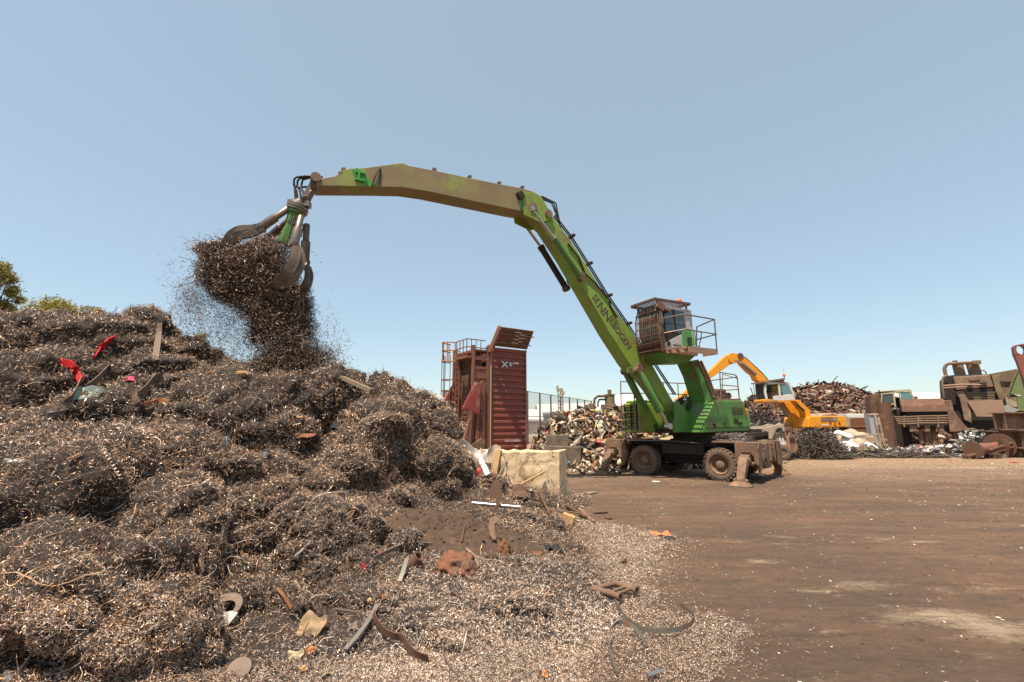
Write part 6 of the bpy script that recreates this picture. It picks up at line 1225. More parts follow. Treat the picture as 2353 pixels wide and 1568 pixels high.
# heavy beams, right edge
def beamH(name, label, q0, q1, Yd0, Yd1, hpx, fl):
    a, b_ = at(*q0, Yd0), at(*q1, Yd1); t = thing(name, label, 'steel beam', a, 0, 'heavy steel beams at the right edge'); d = b_-a; d.z = 0; u = d.normalized(); h = hpx*Yd0/FOC; m = MB()
    for z in (0, h-.05): m.beam(Vector((0,0,z+.025)), d+Vector((0,0,z+.025)), fl, .05)
    t1 = m.build('flange', 'dirty_steel', t, bevel=.006) if False else None
    m.beam(Vector((0,0,h/2))+Vector((-u.y,u.x,0))*.0, d+Vector((0,0,h/2)), .05, h-.09); n_ = Vector((-u.y,u.x,0))
    m.beam(u*.03+Vector((0,0,.05))-n_*fl*.48+u*0, u*.03+Vector((0,0,.05))+n_*fl*.48, .06, .02); m.box(u*.35+Vector((0,0,h/2)), (.05, fl*.9, h-.11), Matrix.Rotation(math.atan2(u.y,u.x),3,'Z')); m.box(u*1.6+Vector((0,0,h/2)), (.05, fl*.9, h-.11), Matrix.Rotation(math.atan2(u.y,u.x),3,'Z'))
    m.build('girder', 'dirty_steel', t, bevel=.006)
beamH('steel_beam', 'upper rusty I beam lying across the other at the right edge', (2287,988), (2440,978), 27.6, 26.8, 38, .8)
beamH('steel_beam', 'lower rusty I beam under the upper one beside the rusty spool', (2264,1036), (2440,1034), 28, 27, 44, .95)
m = MB(); a = at(2325,1040,26.3); m.box((2.0,0,0), (4.2,1.2,.06)); m.box((2.0,.1,-.25), (3.6,.2,.4)); o = m.build('steel_plate', 'rust', bevel=.01); o.location = (a.x, a.y, .52); o.rotation_euler = (0, R(2), R(-8)); tag(o, 'flat rusty plate lying on the ground in front of the I beams', 'steel plate')
# rusty spool / axle with two discs
c = at(2237,1038,25.0); a2 = at(2296,1026,26.4); t = thing('axle_spool', 'rust red axle spool with a small and a large end disc on the dirt', 'scrap axle', (c.x, c.y, 0)); c0 = Vector((0,0,c.z+.08)); c1 = Vector((a2.x-c.x, a2.y-c.y, a2.z)); d = (c1-c0).normalized()
m = MB(); m.lathe([(-.05,0),(-.05,.44),(.05,.44),(.05,0)], c0, d, 30); m.build('small_disc', 'rust', t, bevel=.01)
m = MB(); m.lathe([(-.05,0),(-.05,.70),(.05,.70),(.05,0)], c1, d, 34); m.build('large_disc', 'rust', t, bevel=.01)
m = MB(); m.tube([c0, c0.lerp(c1,.5), c1], [.32,.27,.24], 14); m.build('barrel', 'tilter_red', t, smooth=True)
n_ = d.cross(Vector((0,0,1))).normalized(); m = MB()
for q in (-.34, -.12): m.beam(c0.lerp(c1,.2)+n_*.42+Vector((0,0,q+.1)), c0.lerp(c1,1.0)+n_*.55+Vector((0,0,q+.35)), .12, .05)
m.box(c0.lerp(c1,.75)+n_*.45+Vector((0,0,.25)), (.3,.3,.35)); m.build('bar', 'rust', t)
m = MB(); m.cyl(c0-d*.02-Vector((0,0,.25)), c0-d*.6-Vector((.25,0,.32)), .09); m.lathe([(0,.13),(.08,.13)], c0-d*.58-Vector((.25,0,.32)), d, 12); m.build('shaft_stub', 'dark_rust', t)
m = MB(); m.box((1.9,.6,.12), (.5,.4,.24)); m.build('chock', 'old_timber', t)
# rusty drum
DF = at(2036,1010,30.5); t = thing('steel_drum', 'big upright plain rusty steel drum left of the baler', 'drum', (DF.x, DF.y, 0)); zt3 = at(2036,955,30.5).z
m = MB(); m.lathe([(0,.0),(0,.53),(zt3,.53),(zt3,.51),(zt3-.15,.50),(.05,.49)], (0,0,.0), (0,0,1), 40); m.build('shell', 'rust', t, smooth=True)
DF2 = at(2037,954,33); m = MB(); m.lathe([(0,0),(0,.42),(1.2,.42),(1.2,.4)], (0,0,0), (0,0,1), 30); o = m.build('steel_drum', 'rust', smooth=True); o.location = (DF2.x-.1, DF2.y, DF2.z-.3); tag(o, 'second rusty drum standing behind the big upright drum', 'drum')
# rust skip, grey machine frame, crate, rubble and slabs in the middle right
SB_ = at(1965,990,30.8); t = thing('scrap_bin', 'rust orange steel bin with a white lid behind the rubble', 'bin', (SB_.x, SB_.y, 0), R(-4)); zt4 = at(1965,962,30.8).z
m = MB(); m.ext(-.72,.62,-.5,.5,.2,zt4); m.ext(-.76,.66,-.54,.54,zt4-.6,zt4-.52); m.build('body', 'bright_rust', t, bevel=.02)
m = MB(); m.ext(-.72,.55,-.5,.5,zt4+.02,zt4+.30); m.build('lid', 'white_sheet', t, bevel=.03)
GF = at(2014,996,29.3); t = thing('machine_frame', 'upright grey and beige machine frame with square opening left of the drum', 'machine frame', (GF.x, GF.y, 0), R(-12)); zt5 = at(2010,952,29.3).z; zb5 = .3
m = MB(); m.ext(-.42,-.12,-.3,.3,zb5,zt5-.05); m.build('grey_panel', 'shed_grey', t, bevel=.02)
m = MB(); m.beam((-.05,-.2,zb5),(-.15,-.2,zt5),.12,.5,(0,1,0)); m.beam((.25,-.25,zb5),(.05,-.25,zt5),.12,.14); m.ext(-.42,.1,-.36,.3,zt5-.08,zt5+.04); m.ext(-.12,.12,-.34,-.25,zt5-.7,zt5-.58); m.ext(.05,.4,-.3,.2,zb5+.5,zb5+.62); m.ext(.05,.4,-.3,.2,zb5+.2,zb5+.3); m.build('beige_frame', 'dirty_white', t, bevel=.015)
m = MB(); m.ext(.16,.5,-.3,.3,zt5-.3,zt5-.05); m.build('orange_box', 'bright_rust', t, bevel=.02)
RF = Vector((at(1962,1010,27.8).x, 27.8, 0)); bm_ = bmesh.new(); bmesh.ops.create_icosphere(bm_, subdivisions=5, radius=1); V = np.array([v.co[:] for v in bm_.verts]); Fi = np.array([[v.index for v in f.verts] for f in bm_.faces]); bm_.free()
k = 1+.35*fbm(V[:,0]*2+3, V[:,1]*2+V[:,2]*1.5, 5)+.25*fbm(V[:,2]*4, V[:,0]*4-V[:,1]*3, 4); o = npmesh('rubble_mound', V*k[:, None]*np.array([1.55,1.0,1.45])+np.array(RF), Fi, 'rubble_tan', smooth=False); tag(o, 'beige mound of broken concrete rubble right of the black cable heap', 'rubble mound')
for k, (px, py, Yd, w_, h_, rz, lb) in enumerate(((1935,1001,26.9,1.2,.5,8,'white crumpled sheet lying on top of the beige rubble'),(1945,1022,26.6,.75,.85,-30,'white broken slab leaning on the front of the beige rubble'),(2000,1027,26.4,.7,.45,20,'small white slab on the ground right of the rubble'))):
    p = at(px, py, Yd); m = MB(); sd_ = k*3.1
    m.sheet(lambda u, v: ((u-.5)*w_+.06*math.sin(v*7+sd_), .25*(v-.5)*(1+math.sin(u*5+sd_)*.4)-.12*math.sin(u*3.1), (v-.5)*h_+.10*math.sin(u*9+v*4+sd_)), 14, 10, .05); o = m.build('white_slab', 'white_sheet'); o.location = p; o.rotation_euler = (R(-35), R(rz), R(rz*.5)); tag(o, lb, 'slab')
PF = at(2010,1015,26.9); t = thing('pallet_rack', 'white wooden crate frame with upright slats left of the drum', 'crate', (PF.x, PF.y, 0), R(-15)); zp = PF.z
m = MB(); m.beam((-1.0,0,zp+.3),(.35,0,zp+.42),.08,.09); m.build('top_rail', 'dirty_white', t)
m = MB(); m.ext(-.9,-.05,-.02,.04,.05,zp+.28); m.build('side_panel', 'rubble_tan', t)
for k in range(4): m = MB(); m.beam((.0+k*.11,0,zp+.36),(.12+k*.13,-.1,.02),.06,.03); m.build('slat', 'dirty_white', t)
o = None
# scattered flat bits on the yard floor
for k, (px, py, w_, h_, mt_, lb) in enumerate(((1797,1057,46,6,'dark_rust','flat dark strip lying on the pale dirt before the cable heap'),(1870,1056,30,5,'black_steel','thin black bar lying on the dirt in front of the cable heap'),(2121,1052,20,7,'dark_rust','short dark block lying on the pale dirt'),(2080,1049,14,6,'rust','small rusty square plate on the pale dirt'),(2330,1064,14,6,'red_cloth','small red scrap lying on the dirt near the right edge'),(1357,1135,26,12,'old_timber','brown crumpled leafy scrap on the dirt near the concrete block'),(1507,1109,16,8,'white_sheet','white scrap of paper on the dirt before the green machine'),(1380,1180,32,7,'dark_rust','dark steel bar on the ground right of the concrete block'),(1398,1193,10,10,'rust','small rusty ring standing on the dirt'))):
    p = ground_at(px, py); s = p.y/FOC; m = MB(); sd_ = k*1.7
    m.sheet(lambda u, v: ((u-.5)*w_*s, (v-.5)*max(.06, h_*s*1.6), .012+.03*abs(math.sin(u*5+sd_+v*2))*w_*s), 8, 4, .02); o = m.build('metal_scrap' if mt_ not in ('white_sheet','red_cloth') else 'paper_scrap', mt_); o.location = (p.x, p.y, 0); o.rotation_euler = (0,0,R(-12+25*(k % 3))); tag(o, lb, 'scrap piece')
# ------------------------------------------------------------------ odd pieces lying on the heap and in front of it
def sc_(p): return (p-EYE).length/FOC
def on(px, py, lift=.0, Y=None):
    if Y: return at(px, py, Y)
    p, n = hit(px, py); q = treeS.ray_cast(EYE, ray(px, py).normalized()); p = q[0] if q[0] and (q[0]-EYE).length < (p-EYE).length else p; return p+Vector((0,0,lift))
def band(name, lb, cat, q, wpx, mt, lift=.03, th=.006, side=(0,0,1), sub=4, wob=.0):
    """flat strip lying along surveyed points; side = direction its width runs"""
    P = [on(*a[:2])+Vector((0,0,lift+(a[2] if len(a) > 2 else 0))) for a in q]; n = len(P); out = []
    for i in range((n-1)*sub+1):
        t = i/sub; j = min(int(t), n-2); f = t-j; p0, p1, p2, p3 = P[max(j-1,0)], P[j], P[j+1], P[min(j+2,n-1)]
        out.append(.5*((2*p1)+(p2-p0)*f+(2*p0-5*p1+4*p2-p3)*f*f+(-p0+3*p1-3*p2+p3)*f**3)+Vector((0,0,random.uniform(-wob,wob))))
    c = sum(out, Vector())/len(out); s = sc_(c); m = MB(); m.sweep([p-c for p in out], [wpx*s*(1+random.uniform(-wob,wob)*6) for _ in out], th, side); o = m.build(name, mt); o.location = c; return tag(o, lb, cat)
def rod(name, lb, cat, q, wpx, mt, lift=.02, n=8, cap=True):
    P = [on(*a[:2])+Vector((0,0,lift+(a[2] if len(a) > 2 else 0))) for a in q]; c = sum(P, Vector())/len(P); m = MB(); m.tube([p-c for p in P], wpx*sc_(c)/2, n); o = m.build(name, mt, smooth=True); o.location = c; return tag(o, lb, cat)
def bar(name, lb, cat, a, b, wpx, hpx, mt, lift=.02):
    A, B = on(*a[:2])+Vector((0,0,lift+(a[2] if len(a) > 2 else 0))), on(*b[:2])+Vector((0,0,lift+(b[2] if len(b) > 2 else 0))); c = (A+B)/2; s = sc_(c); m = MB(); m.beam(A-c, B-c, wpx*s, hpx*s); o = m.build(name, mt, bevel=.006); o.location = c; return tag(o, lb, cat)
def crump(name, lb, cat, px, py, w_, h_, mt, tilt=40, rz=0, amp=.18, lift=.015, th=.004, nu=14, nv=12, Y=None):
    """crumpled sheet, tilted up towards the viewer"""
    p = on(px, py, lift, Y); s = sc_(p); W_, H_ = w_*s, h_*s; r_ = [random.uniform(0, 6) for _ in range(6)]; m = MB()
    def f(u, v):
        x = (u-.5)*W_*(1+.18*math.sin(v*5+r_[0])); y = (v-.5)*H_*(1+.2*math.sin(u*6+r_[1])); z = amp*min(W_,H_)*(math.sin(u*7+v*4+r_[2])*.5+math.sin(v*9-u*3+r_[3])*.35+abs(math.sin(u*4+r_[4]))*.5); return (x, y, z)
    m.sheet(f, nu, nv, th); o = m.build(name, mt); o.location = p; o.rotation_euler = (R(tilt), 0, R(rz)); return tag(o, lb, cat)
def ball(name, lb, cat, px, py, w_, h_, mt, seed, amp=.5, lift=0):
    p = on(px, py, lift); s = sc_(p); k = 1+amp*fbm(SV[:,0]*2.2+seed, SV[:,1]*2.2+SV[:,2]*1.8, 5)*1.6; V = SV*k[:, None]*np.array([w_*s/2, w_*s/2, h_*s/2]); o = npmesh(name, V, SF, mt, smooth=False); o.location = p; return tag(o, lb, cat)
band('cloth_strip', 'bright red cloth strip stretched up a dark clod high on the heap', 'rag', ((213,833),(226,819,.04),(240,806,.06),(258,797,.08)), 12, 'red_cloth', .10, .02, (.3,.2,1), 5, .02)
band('cloth_strip', 'bright red rag hanging down over the heap, forked at its left end', 'rag', ((132,852,.05),(150,858,.06),(166,866,.06),(174,880,.03),(184,890)), 11, 'red_cloth', .12, .02, (.5,-.2,1), 5, .02)
crump('cloth_scrap', 'small pink cloth scrap on the heap right of the red rag', 'rag', 296, 873, 20, 10, 'pink_cloth', 50)
band('metal_strip', 'upright bent brown metal strip standing near the heap crest', 'metal strip', ((357,829),(359,812,.10),(361,797,.26),(362,783,.42)), 10, 'belt_brown', .0, .02, (1,0,.1))
crump('cloth_scrap', 'patterned pale cloth scrap beside the curled brown strips', 'rag', 202, 912, 46, 30, 'print_cloth', 55, 10, .2)
band('metal_strip', 'curled brown strip rising to a point above the patterned cloth', 'metal strip', ((195,905),(214,893,.06),(230,882,.12),(245,872,.20)), 15, 'belt_brown', .03, .012, (.2,0,1))
band('metal_strip', 'brown strip bent in a corner left of the patterned cloth', 'metal strip', ((92,948),(120,950),(148,944,.03),(165,930,.10),(180,908,.2)), 13, 'belt_brown', .05, .012, (.1,0,1))
band('metal_strip', 'long dark flat strip lying below the patterned cloth', 'metal strip', ((105,966),(150,955),(200,942),(236,928)), 7, 'strap_steel', .06, .012, (.1,0,1))
band('metal_strip', 'broad brown fold standing up in the nest of brown strips', 'metal strip', ((318,915),(336,908,.08),(352,896,.16),(372,890,.15)), 17, 'belt_brown', .04, .012, (.1,-.2,1))
band('metal_strip', 'brown strip curling down at the left of the nest of strips', 'metal strip', ((296,905,.10),(302,922,.06),(312,938,.02),(330,946)), 16, 'belt_brown', .05, .012, (1,-.3,.4))
band('metal_strip', 'orange tipped rusty strip at the right of the nest of strips', 'metal strip', ((330,938),(350,938,.03),(368,935,.05),(384,939,.03)), 9, 'orange_rag', .06, .012, (.1,-.2,1))
band('metal_strip', 'lowest brown strip lying flat under the nest of strips', 'metal strip', ((298,952),(318,957,.02),(340,955,.02),(352,948)), 14, 'belt_brown', .05, .012, (.3,-.8,.5))
ball('foam_piece', 'tan foam lump on the crest left of the falling turnings', 'foam', 555, 860, 26, 12, 'cardboard', 3)
ball('foam_piece', 'small orange lump on the slope left of the tan foam', 'foam', 487, 857, 12, 7, 'orange_rag', 5)
bar('timber_beam', 'grey weathered beam slanting down between two clods below the falling turnings', 'beam', (785,893,.1), (852,922,.08), 9, 9, 'old_timber', .12)
bar('timber_plank', 'short brown plank lying in the dark hollow of the heap', 'plank', (687,975,.05), (706,1003,.03), 13, 4, 'timber', .08)
rod('thin_rod', 'thin rusty rod leaning across the dark hollow of the heap', 'rod', ((668,984),(706,946,.15)), 3, 'bright_rust', .08)
crump('metal_plate', 'rusty bent plate in the dark hollow under the short plank', 'metal plate', 692, 1010, 52, 22, 'bright_rust', 25, -15, .1, .06)
crump('plastic_sack', 'white crumpled sack beside an orange wrapper on the heap', 'sack', 775, 983, 20, 22, 'white_sheet', 60, 0, .3, .08)
crump('plastic_wrapper', 'orange wrapper tucked left of the white sack', 'wrapper', 755, 979, 20, 14, 'orange_rag', 50, 0, .3, .08)
p = on(605, 1058, .0); s = sc_(p); t = thing('tin_can', 'silver tin tube standing upright on the middle of the heap', 'can', p); t.rotation_euler = (R(-8), R(10), 0)
m = MB(); m.lathe([(0,0),(0,5.5*s),(20*s,5.5*s),(20*s,0)], (0,0,0), (0,0,1), 18); m.build('tin', 'can_silver', t, smooth=True); m = MB(); m.lathe([(2*s,5.7*s),(4*s,5.7*s)], (0,0,0), (0,0,1), 18); m.lathe([(17*s,5.7*s),(19*s,5.7*s)], (0,0,0), (0,0,1), 18); m.build('band', 'rubber', t)
rod('plastic_strap', 'light blue plastic strap curled on the heap', 'strap', ((527,1010),(520,1016,.02),(518,1026,.02),(521,1033)), 2.2, 'blue_plastic', .05)
rod('steel_pipe', 'brown pipe end sticking out under a dark clod', 'pipe', ((846,1116,.02),(894,1122,.02)), 11, 'dirty_steel', .05, 14)
rod('bent_tube', 'silver bent tube lying in an L shape on the pale turnings', 'tube', ((545,1216,.03),(530,1217,.03),(516,1221,.03),(509,1235,.03),(507,1255,.03),(505,1276)), 4.6, 'chrome', .03)
band('fabric_strip', 'dirty white fabric strip hanging beside the concrete block', 'fabric', ((1058,1028,.10),(1076,1044,.12),(1096,1062,.10),(1110,1080,.06),(1121,1098)), 11, 'white_sheet', .06, .015, (1,0,.5), 4, .01)
crump('cloth_scrap', 'small red scrap at the lower end of the white fabric strip', 'rag', 1097, 1094, 12, 22, 'red_cloth', 60, 0, .25, .06)
crump('tarpaulin', 'beige stiff tarpaulin leaning on the left end of the concrete block', 'tarpaulin', 1128, 1062, 56, 66, 'rubble_tan', 66, 8, .14, 0, .01, Y=11.1)
crump('tarpaulin', 'grey tarpaulin fold left of the beige tarpaulin', 'tarpaulin', 1103, 1064, 28, 54, 'grey_paint', 66, -10, .16, 0, .01, Y=10.9)
for lb, a, b, w_ in (('sawn timber post leaning against the concrete block', at(1135,1100,10.85), at(1147,1036,11.12), .13), ('thinner darker timber right of the sawn post', at(1144,1100,10.9), at(1163,1061,11.15), .085)):
    m = MB(); m.beam(a-b, (0,0,0), w_, w_*.8); o = m.build('timber_post', 'timber' if w_ > .1 else 'old_timber', bevel=.006); o.location = b; tag(o, lb, 'post')
A_ = at(1196,1114,11.0); B_ = at(1251,1084,11.18); m = MB(); m.beam(A_-B_, (0,0,0), 9*.0107, .04); o = m.build('timber_plank', 'timber', bevel=.005); o.location = B_; tag(o, 'pale plank propped slanting on the face of the concrete block', 'plank')
p = on(1137, 1150); s = sc_(p); m = MB(); q = [(-13,0),(-14,20),(-10,36),(-3,44),(4,43),(10,34),(14,14),(15,0)]; m.prism([(a*s, b*s) for a, b in q], -.015, .015); o = m.build('metal_plate', 'dark_rust', bevel=.004); o.location = p; o.rotation_euler = (R(-20), R(12), R(15)); tag(o, 'dark rounded plate standing on edge behind the silver pole', 'metal plate')
p = on(1128, 1242); s = sc_(p); m = MB(); q = [(-8,48),(4,52),(14,48),(12,40),(4,34),(6,18),(12,2),(4,0),(-4,12),(-10,30)]; m.prism([(a*s, b*s) for a, b in q], -.012, .012); o = m.build('metal_plate', 'dirty_steel', bevel=.004); o.location = p; o.rotation_euler = (R(-35), 0, R(-10)); tag(o, 'brown hook shaped plate standing in the dark soil', 'metal plate')
t = rod('steel_pole', 'shiny silver steel pole lying above the dark soil', 'pole', ((1085,1172,.06),(1196,1185,.08)), 7.5, 'chrome', .05, 12)
p = on(1142,1180,.1); s = sc_(p); m = MB(); m.box((0,0,0), (7*s,7*s,26*s), Matrix.Rotation(R(22),3,'Y')); o = m.build('bracket', 'dirty_steel', t); o.location = p-t.location+Vector((0,-.04,.02))
rod('thin_rod', 'thin rusty rod leaning up out of the dark soil', 'rod', ((1060,1250,.0),(1081,1176,.25)), 2.6, 'rust', .02)
p = on(1213,1136); s = sc_(p); m = MB(); m.lathe([(0,3*s),(3*s,9*s),(9*s,11*s),(12*s,10.5*s),(9*s,9*s),(4*s,5*s)], (0,0,0), (.3,-.2,1), 18); o = m.build('metal_cup', 'worn_steel', smooth=True); o.location = p; tag(o, 'small steel cup in front of the concrete block', 'cup')
crump('metal_plate', 'rust red plate leaning left of the small steel cup', 'metal plate', 1193, 1139, 28, 34, 'rust', 62, 0, .06, .05, .01)
p = on(1170,1108,.02); s = sc_(p); m = MB(); m.tube([(17*s*math.cos(a), .02*math.sin(a*3), 15*s*math.sin(a)) for a in np.linspace(-.2,3.5,14)], 2.2*s, 6); o = m.build('hoop', 'dark_rust', smooth=True); o.location = p; tag(o, 'dark half hoop standing at the foot of the concrete block', 'hoop')
for k, (a, b, w_, h_, mt_, lb) in enumerate((((1255,1180,.04),(1332,1188,.04),7,5,'dirty_steel','long brown flat bar at the foot of the concrete block'),((1332,1176,.03),(1364,1204,.02),9,4,'dirty_steel','brown flat bar pointing down onto the bare yard'),((1230,1163,.05),(1268,1180,.05),5,4,'dirty_steel','short bar slanting under the concrete block'),((1300,1168,.05),(1345,1194,.03),6,5,'dark_rust','dark bar lying across the long flat bar'),((1205,1150,.05),(1275,1172,.05),4,4,'worn_steel','thin grey bar along the base of the concrete block'),((1240,1140,.05),(1262,1190,.05),4,3,'rust','thin rusty bar lying down the slope by the concrete block'))): bar('steel_bar', lb, 'steel bar', a, b, w_, h_, mt_)
p = on(1304,1204); s = sc_(p); t = thing('cardboard_box', 'torn tan cardboard box at the edge of the swarf', 'box', p, R(-18)); m = MB(); m.box((2*s,0,10*s), (26*s,18*s,18*s), Matrix.Rotation(R(18),3,'Y')); m.build('carton', 'cardboard', t, bevel=.004); m = MB(); m.box((-12*s,-8*s,6*s), (5*s,14*s,20*s), Matrix.Rotation(R(-14),3,'Y')); m.build('flap', 'cardboard', t)
ball('cloth_bundle', 'black crumpled cloth bundle on the pale chips', 'cloth', 1270, 1268, 38, 26, 'black_cloth', 9, .9)
ball('soil_chunk', 'large orange red chunk of caked soil in front of the dark soil', 'soil chunk', 1050, 1298, 92, 62, 'red_soil', 12, .7, -.05)
ball('soil_chunk', 'narrow pale red chunk of caked soil standing right of the large one', 'soil chunk', 1158, 1270, 28, 50, 'red_soil', 15, .6)
for k, (px, py, r, lb) in enumerate(((1130,1282,24,'dark lump of soil left of the narrow red chunk'),(1188,1270,20,'dark soil lump right of the narrow red chunk'),(1205,1278,18,'dark soil lump beside a rust red shard'),(1222,1268,15,'small dark soil lump nearest the black cloth bundle'),(1172,1292,16,'small dark soil lump in front of the narrow red chunk'))): ball('soil_lump', lb, 'soil lump', px, py, r, r*.75, 'soil', 20+k, .6)
crump('metal_shard', 'rust red shard left of the black cloth bundle', 'metal plate', 1234, 1276, 20, 12, 'bright_rust', 40, 20, .15)
# pair of flanged tubes with cross bars
p = on(1415, 1370); t = thing('tube_frame', 'rusty frame of two flanged tubes joined by cross bars', 'tube frame', p); g_ = lambda x, y, z=.09: ground_at(x, y, z)-p
ends = ((g_(1362,1352), g_(1426,1372)), (g_(1413,1340), g_(1464,1357)))
for a, b in ends:
    m = MB(); d = (b-a).normalized(); L_ = (b-a).length; m.lathe([(0,0),(0,.032),(L_-.03,.032),(L_-.03,.042),(L_,.042),(L_,.022),(L_-.1,.02),(L_-.1,0)], a, d, 20); m.build('tube', 'dirty_steel', t, smooth=True)
for f, g2 in ((.05,.05),(.55,.5),(.8,.75)): m = MB(); m.cyl(ends[0][0].lerp(ends[0][1],f), ends[1][0].lerp(ends[1][1],g2), .028 if f < .1 else .016, n=10); m.build('cross_bar', 'dirty_steel', t, smooth=True)
# pipe with angle iron
p = on(1310, 1325); t = thing('angle_iron', 'brown pipe welded to triangular angle irons on the chips', 'steel scrap', p); g_ = lambda x, y, z=.05: ground_at(x, y, z)-p
m = MB(); m.cyl(g_(1268,1317,.10), g_(1345,1318,.10), .028, n=12); m.build('pipe', 'dirty_steel', t, smooth=True)
m = MB(); m.beam(g_(1272,1322), g_(1325,1340), .05, .035); m.beam(g_(1325,1340), g_(1354,1322), .05, .035); m.box(g_(1328,1334), (.16,.05,.06)); m.build('angle', 'dirty_steel', t)
m = MB(); m.beam(g_(1238,1297,.10), g_(1256,1320,.04), .06, .04); m.cyl(g_(1262,1312,.08), g_(1275,1308,.08), .05); m.build('end_piece', 'dirty_steel', t)
p = on(1428,1297); s = sc_(p); m = MB(); m.lathe([(0,5*s),(10*s,4*s),(10*s,3*s),(2*s,3.6*s)], (0,0,0), (.8,-.5,.5), 16); o = m.build('metal_cone', 'worn_steel', smooth=True); o.location = p+Vector((0,0,.03)); tag(o, 'small grey metal cone on the right edge of the chips', 'cone')
# washer with torn label
p = on(515, 1424, .09); s = sc_(p); t = thing('ring_plate', 'brown crescent ring plate with a torn silver label in the foreground', 'ring plate', p); t.rotation_euler = (R(38), 0, R(-6)); m = MB(); n = 26; vs = []
A2 = np.linspace(-.5, 3.95, n)
for z in (0, 3*s):
    for a in A2: vs.append((29*s*math.cos(a), 26*s*math.sin(a), z))
    for a in A2: vs.append((3*s+16*s*math.cos(a), -2*s+14*s*math.sin(a), z))
fs = []
for i in range(n-1): fs += [(i,i+1,n+i+1,n+i),(2*n+i,3*n+i,3*n+i+1,2*n+i+1),(i,2*n+i,2*n+i+1,i+1),(n+i,n+i+1,3*n+i+1,3*n+i)]
fs += [(0,n,3*n,2*n),(n-1,3*n-1,4*n-1,2*n-1)]; m.add(vs, fs); m.build('ring', 'belt_brown', t)
m = MB(); m.sheet(lambda u, v: ((u-.45)*56*s, -20*s+(v-.5)*22*s, 5*s+2*s*math.sin(u*14+v*3)), 16, 4, .002); m.build('label_sheet', 'grey_paint', t)
t = crump('cardboard_piece', 'brown cardboard piece on a stick among the foreground chips', 'cardboard', 715, 1453, 44, 38, 'brown_paper', 42, -8, .2, .05)
rod('wooden_stick', 'thin orange stick poking under the cardboard piece', 'stick', ((690,1464,.02),(716,1446,.06)), 2.4, 'timber', .03)
band('metal_strip', 'thin orange rusty strip above left of the cardboard piece', 'metal strip', ((634,1370,.04),(650,1391,.05),(668,1414,.03)), 5, 'bright_rust', .03, .006, (1,0,.3))
band('metal_strip', 'long wavy rust brown strip lying in the front chips', 'metal strip', ((858,1438,.07),(860,1450,.06),(881,1474,.04),(905,1490,.05),(922,1498,.06),(949,1522,.03),(983,1537,.03)), 15, 'belt_brown' if False else 'rust', .04, .006, (.5,-.6,.7))
band('metal_strip', 'pale grey strip slanting down left of the wavy rust brown strip', 'metal strip', ((866,1410,.05),(855,1430,.04),(833,1464,.04),(812,1488,.03),(792,1508,.02)), 10, 'strap_steel', .03, .005, (1,0,.2))
band('metal_strip', 'short grey strip rising from the chips below the rust collar', 'metal strip', ((918,1348,.02),(926,1330,.05),(934,1308,.08)), 9, 'strap_steel', .03, .005, (1,0,.1))
band('steel_band', 'large steel strap looping in an arc at the right of the chips', 'strap', ((1414,1400,.05),(1424,1418,.06),(1437,1436,.05),(1466,1460,.05),(1495,1468,.05),(1524,1470,.05),(1555,1467,.05),(1580,1459,.05),(1594,1446,.05),(1594,1430,.05),(1563,1404,.04)), 9, 'strap_steel', .02, .003, (0,0,1), 5)
band('steel_band', 'second steel strap bent over in front of the large looping one', 'strap', ((1487,1494,.02),(1470,1478,.06),(1448,1466,.09),(1424,1464,.10),(1408,1474,.09),(1402,1492,.07),(1402,1518,.05),(1409,1540,.04),(1419,1560,.02)), 8, 'strap_steel', .02, .003, (.3,0,1), 5)
band('flat_bar', 'dark grey flat bar lying under the clod beside a drink can', 'flat bar', ((857,1300,.03),(895,1285,.05),(930,1271,.06),(940,1269,.06),(987,1266,.03)), 10, 'strap_steel', .04, .01, (.2,-.5,.8), 3)
p = on(869,1290); s = sc_(p); t = thing('drink_can', 'red and white drink can lying end on behind the dark flat bar', 'can', p+Vector((0,0,.03))); m = MB(); m.lathe([(0,0),(0,6*s),(18*s,7*s),(20*s,6*s),(20*s,0)], (0,0,0), (-.1,.9,.1), 16); m.build('tin', 'can_red', t, smooth=True); m = MB(); m.lathe([(-.003,0),(-.003,5.6*s),(.001,6.2*s)], (0,0,0), (-.1,.9,.1), 16); m.build('lid', 'can_silver', t)
p = on(835,1311); s = sc_(p); m = MB(); m.box((0,0,0), (9*s,2*s,11*s), Matrix.Rotation(R(15),3,'Y')); o = m.build('plastic_tag', 'red_cloth', bevel=.002); o.location = p+Vector((0,0,.03)); tag(o, 'tiny bright red plastic tag at the foot of a dark clod', 'tag')
p = on(956,1303,.02); s = sc_(p); m = MB(); m.lathe([(-12*s,12*s),(-12*s,9.5*s),(12*s,9.5*s),(12*s,12*s),(-12*s,12*s)], (0,0,8*s), (.55,-.2,.75), 22); o = m.build('pipe_collar', 'rust', smooth=True); o.location = p; tag(o, 'short rusty pipe collar standing left of the large red soil chunk', 'pipe')
crump('rag', 'flattened orange rag on the far right edge of the chips', 'rag', 1515, 1232, 42, 20, 'orange_rag', 12, -8, .2, .02)
ball('paper_ball', 'crumpled brown paper left of the orange rag', 'paper', 1476, 1230, 17, 11, 'brown_paper', 31, .6)
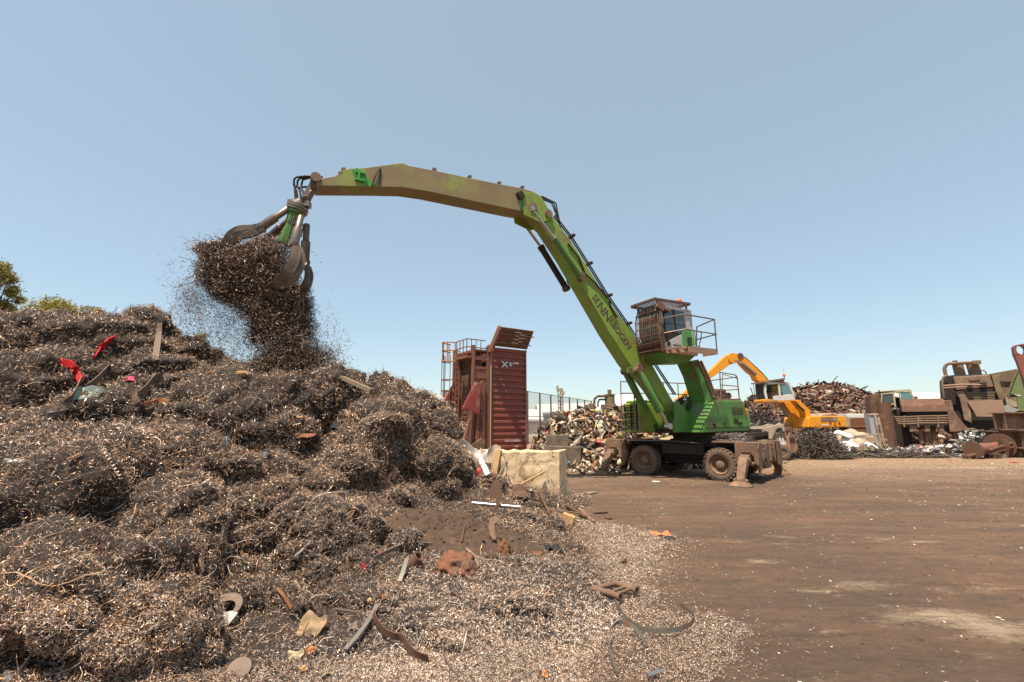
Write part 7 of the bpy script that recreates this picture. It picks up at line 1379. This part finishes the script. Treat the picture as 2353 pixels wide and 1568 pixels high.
crump('rubber_flap', 'small grey flap right of the orange rag', 'flap', 1540, 1240, 18, 14, 'rubber', 14, 10, .1, .02)
for k, (px, py, w_, h_, mt_, lb) in enumerate(((678,1517,24,13,'cream_paint','cream crumpled paper low in the front chips'),(713,1505,17,12,'orange_rag','small orange paper right of the cream crumpled paper'),(748,1557,20,12,'dirty_white','white crumpled paper at the bottom edge of the picture'),(694,1548,13,9,'cardboard','small yellow paper left of the white paper at the bottom edge'),(33,1068,20,7,'white_sheet','white flat scrap on the slope at the far left'),(848,1388,11,8,'cardboard','tiny tan scrap above the pale grey strip'),(1250,1560,20,9,'orange_rag','orange scrap at the bottom edge in the middle'),(876,1382,13,17,'bright_rust','rust brown bent flap standing above the wavy strip'))): crump('paper_scrap' if mt_ != 'bright_rust' else 'metal_flap', lb, 'scrap piece', px, py, w_, h_, mt_, 35, 15*k, .35, .03)
p = on(548,1550,.03); s = sc_(p); m = MB(); m.lathe([(0,0),(0,19*s),(3*s,19*s),(3*s,0)], (0,0,0), (.1,-.6,.8), 26); o = m.build('round_plate', 'belt_brown', bevel=.002); o.location = p; tag(o, 'plain round grey brown plate at the bottom edge of the heap', 'round plate')
crump('metal_plate', 'small dull pink plate between the cardboard and the grey strip', 'metal plate', 811, 1444, 17, 14, 'belt_brown', 30, 20, .08)
bar('flat_bar', 'light silver flat bar among the front chips left of the grey strip', 'flat bar', (771,1413,.02), (830,1421,.02), 6, 3, 'worn_steel', .03)
rod('steel_wire', 'pale steel wire looping over the front chips', 'wire', ((952,1512),(962,1494,.05),(975,1483,.08),(997,1479,.08),(1008,1490,.06),(1015,1502,.04),(1022,1528,.02),(1036,1548,.01),(1056,1564)), 2.4, 'worn_steel', .03, 6)
rod('steel_wire', 'pale steel wire curving up right of the looping one', 'wire', ((1062,1510),(1070,1480,.03),(1078,1458,.05),(1090,1440,.05),(1135,1421,.03)), 2.0, 'worn_steel', .03, 6)
rod('steel_pipe', 'short shiny pipe at the bottom edge of the yard', 'pipe', ((1488,1567,.02),(1518,1557,.02)), 8, 'chrome', .02, 12)
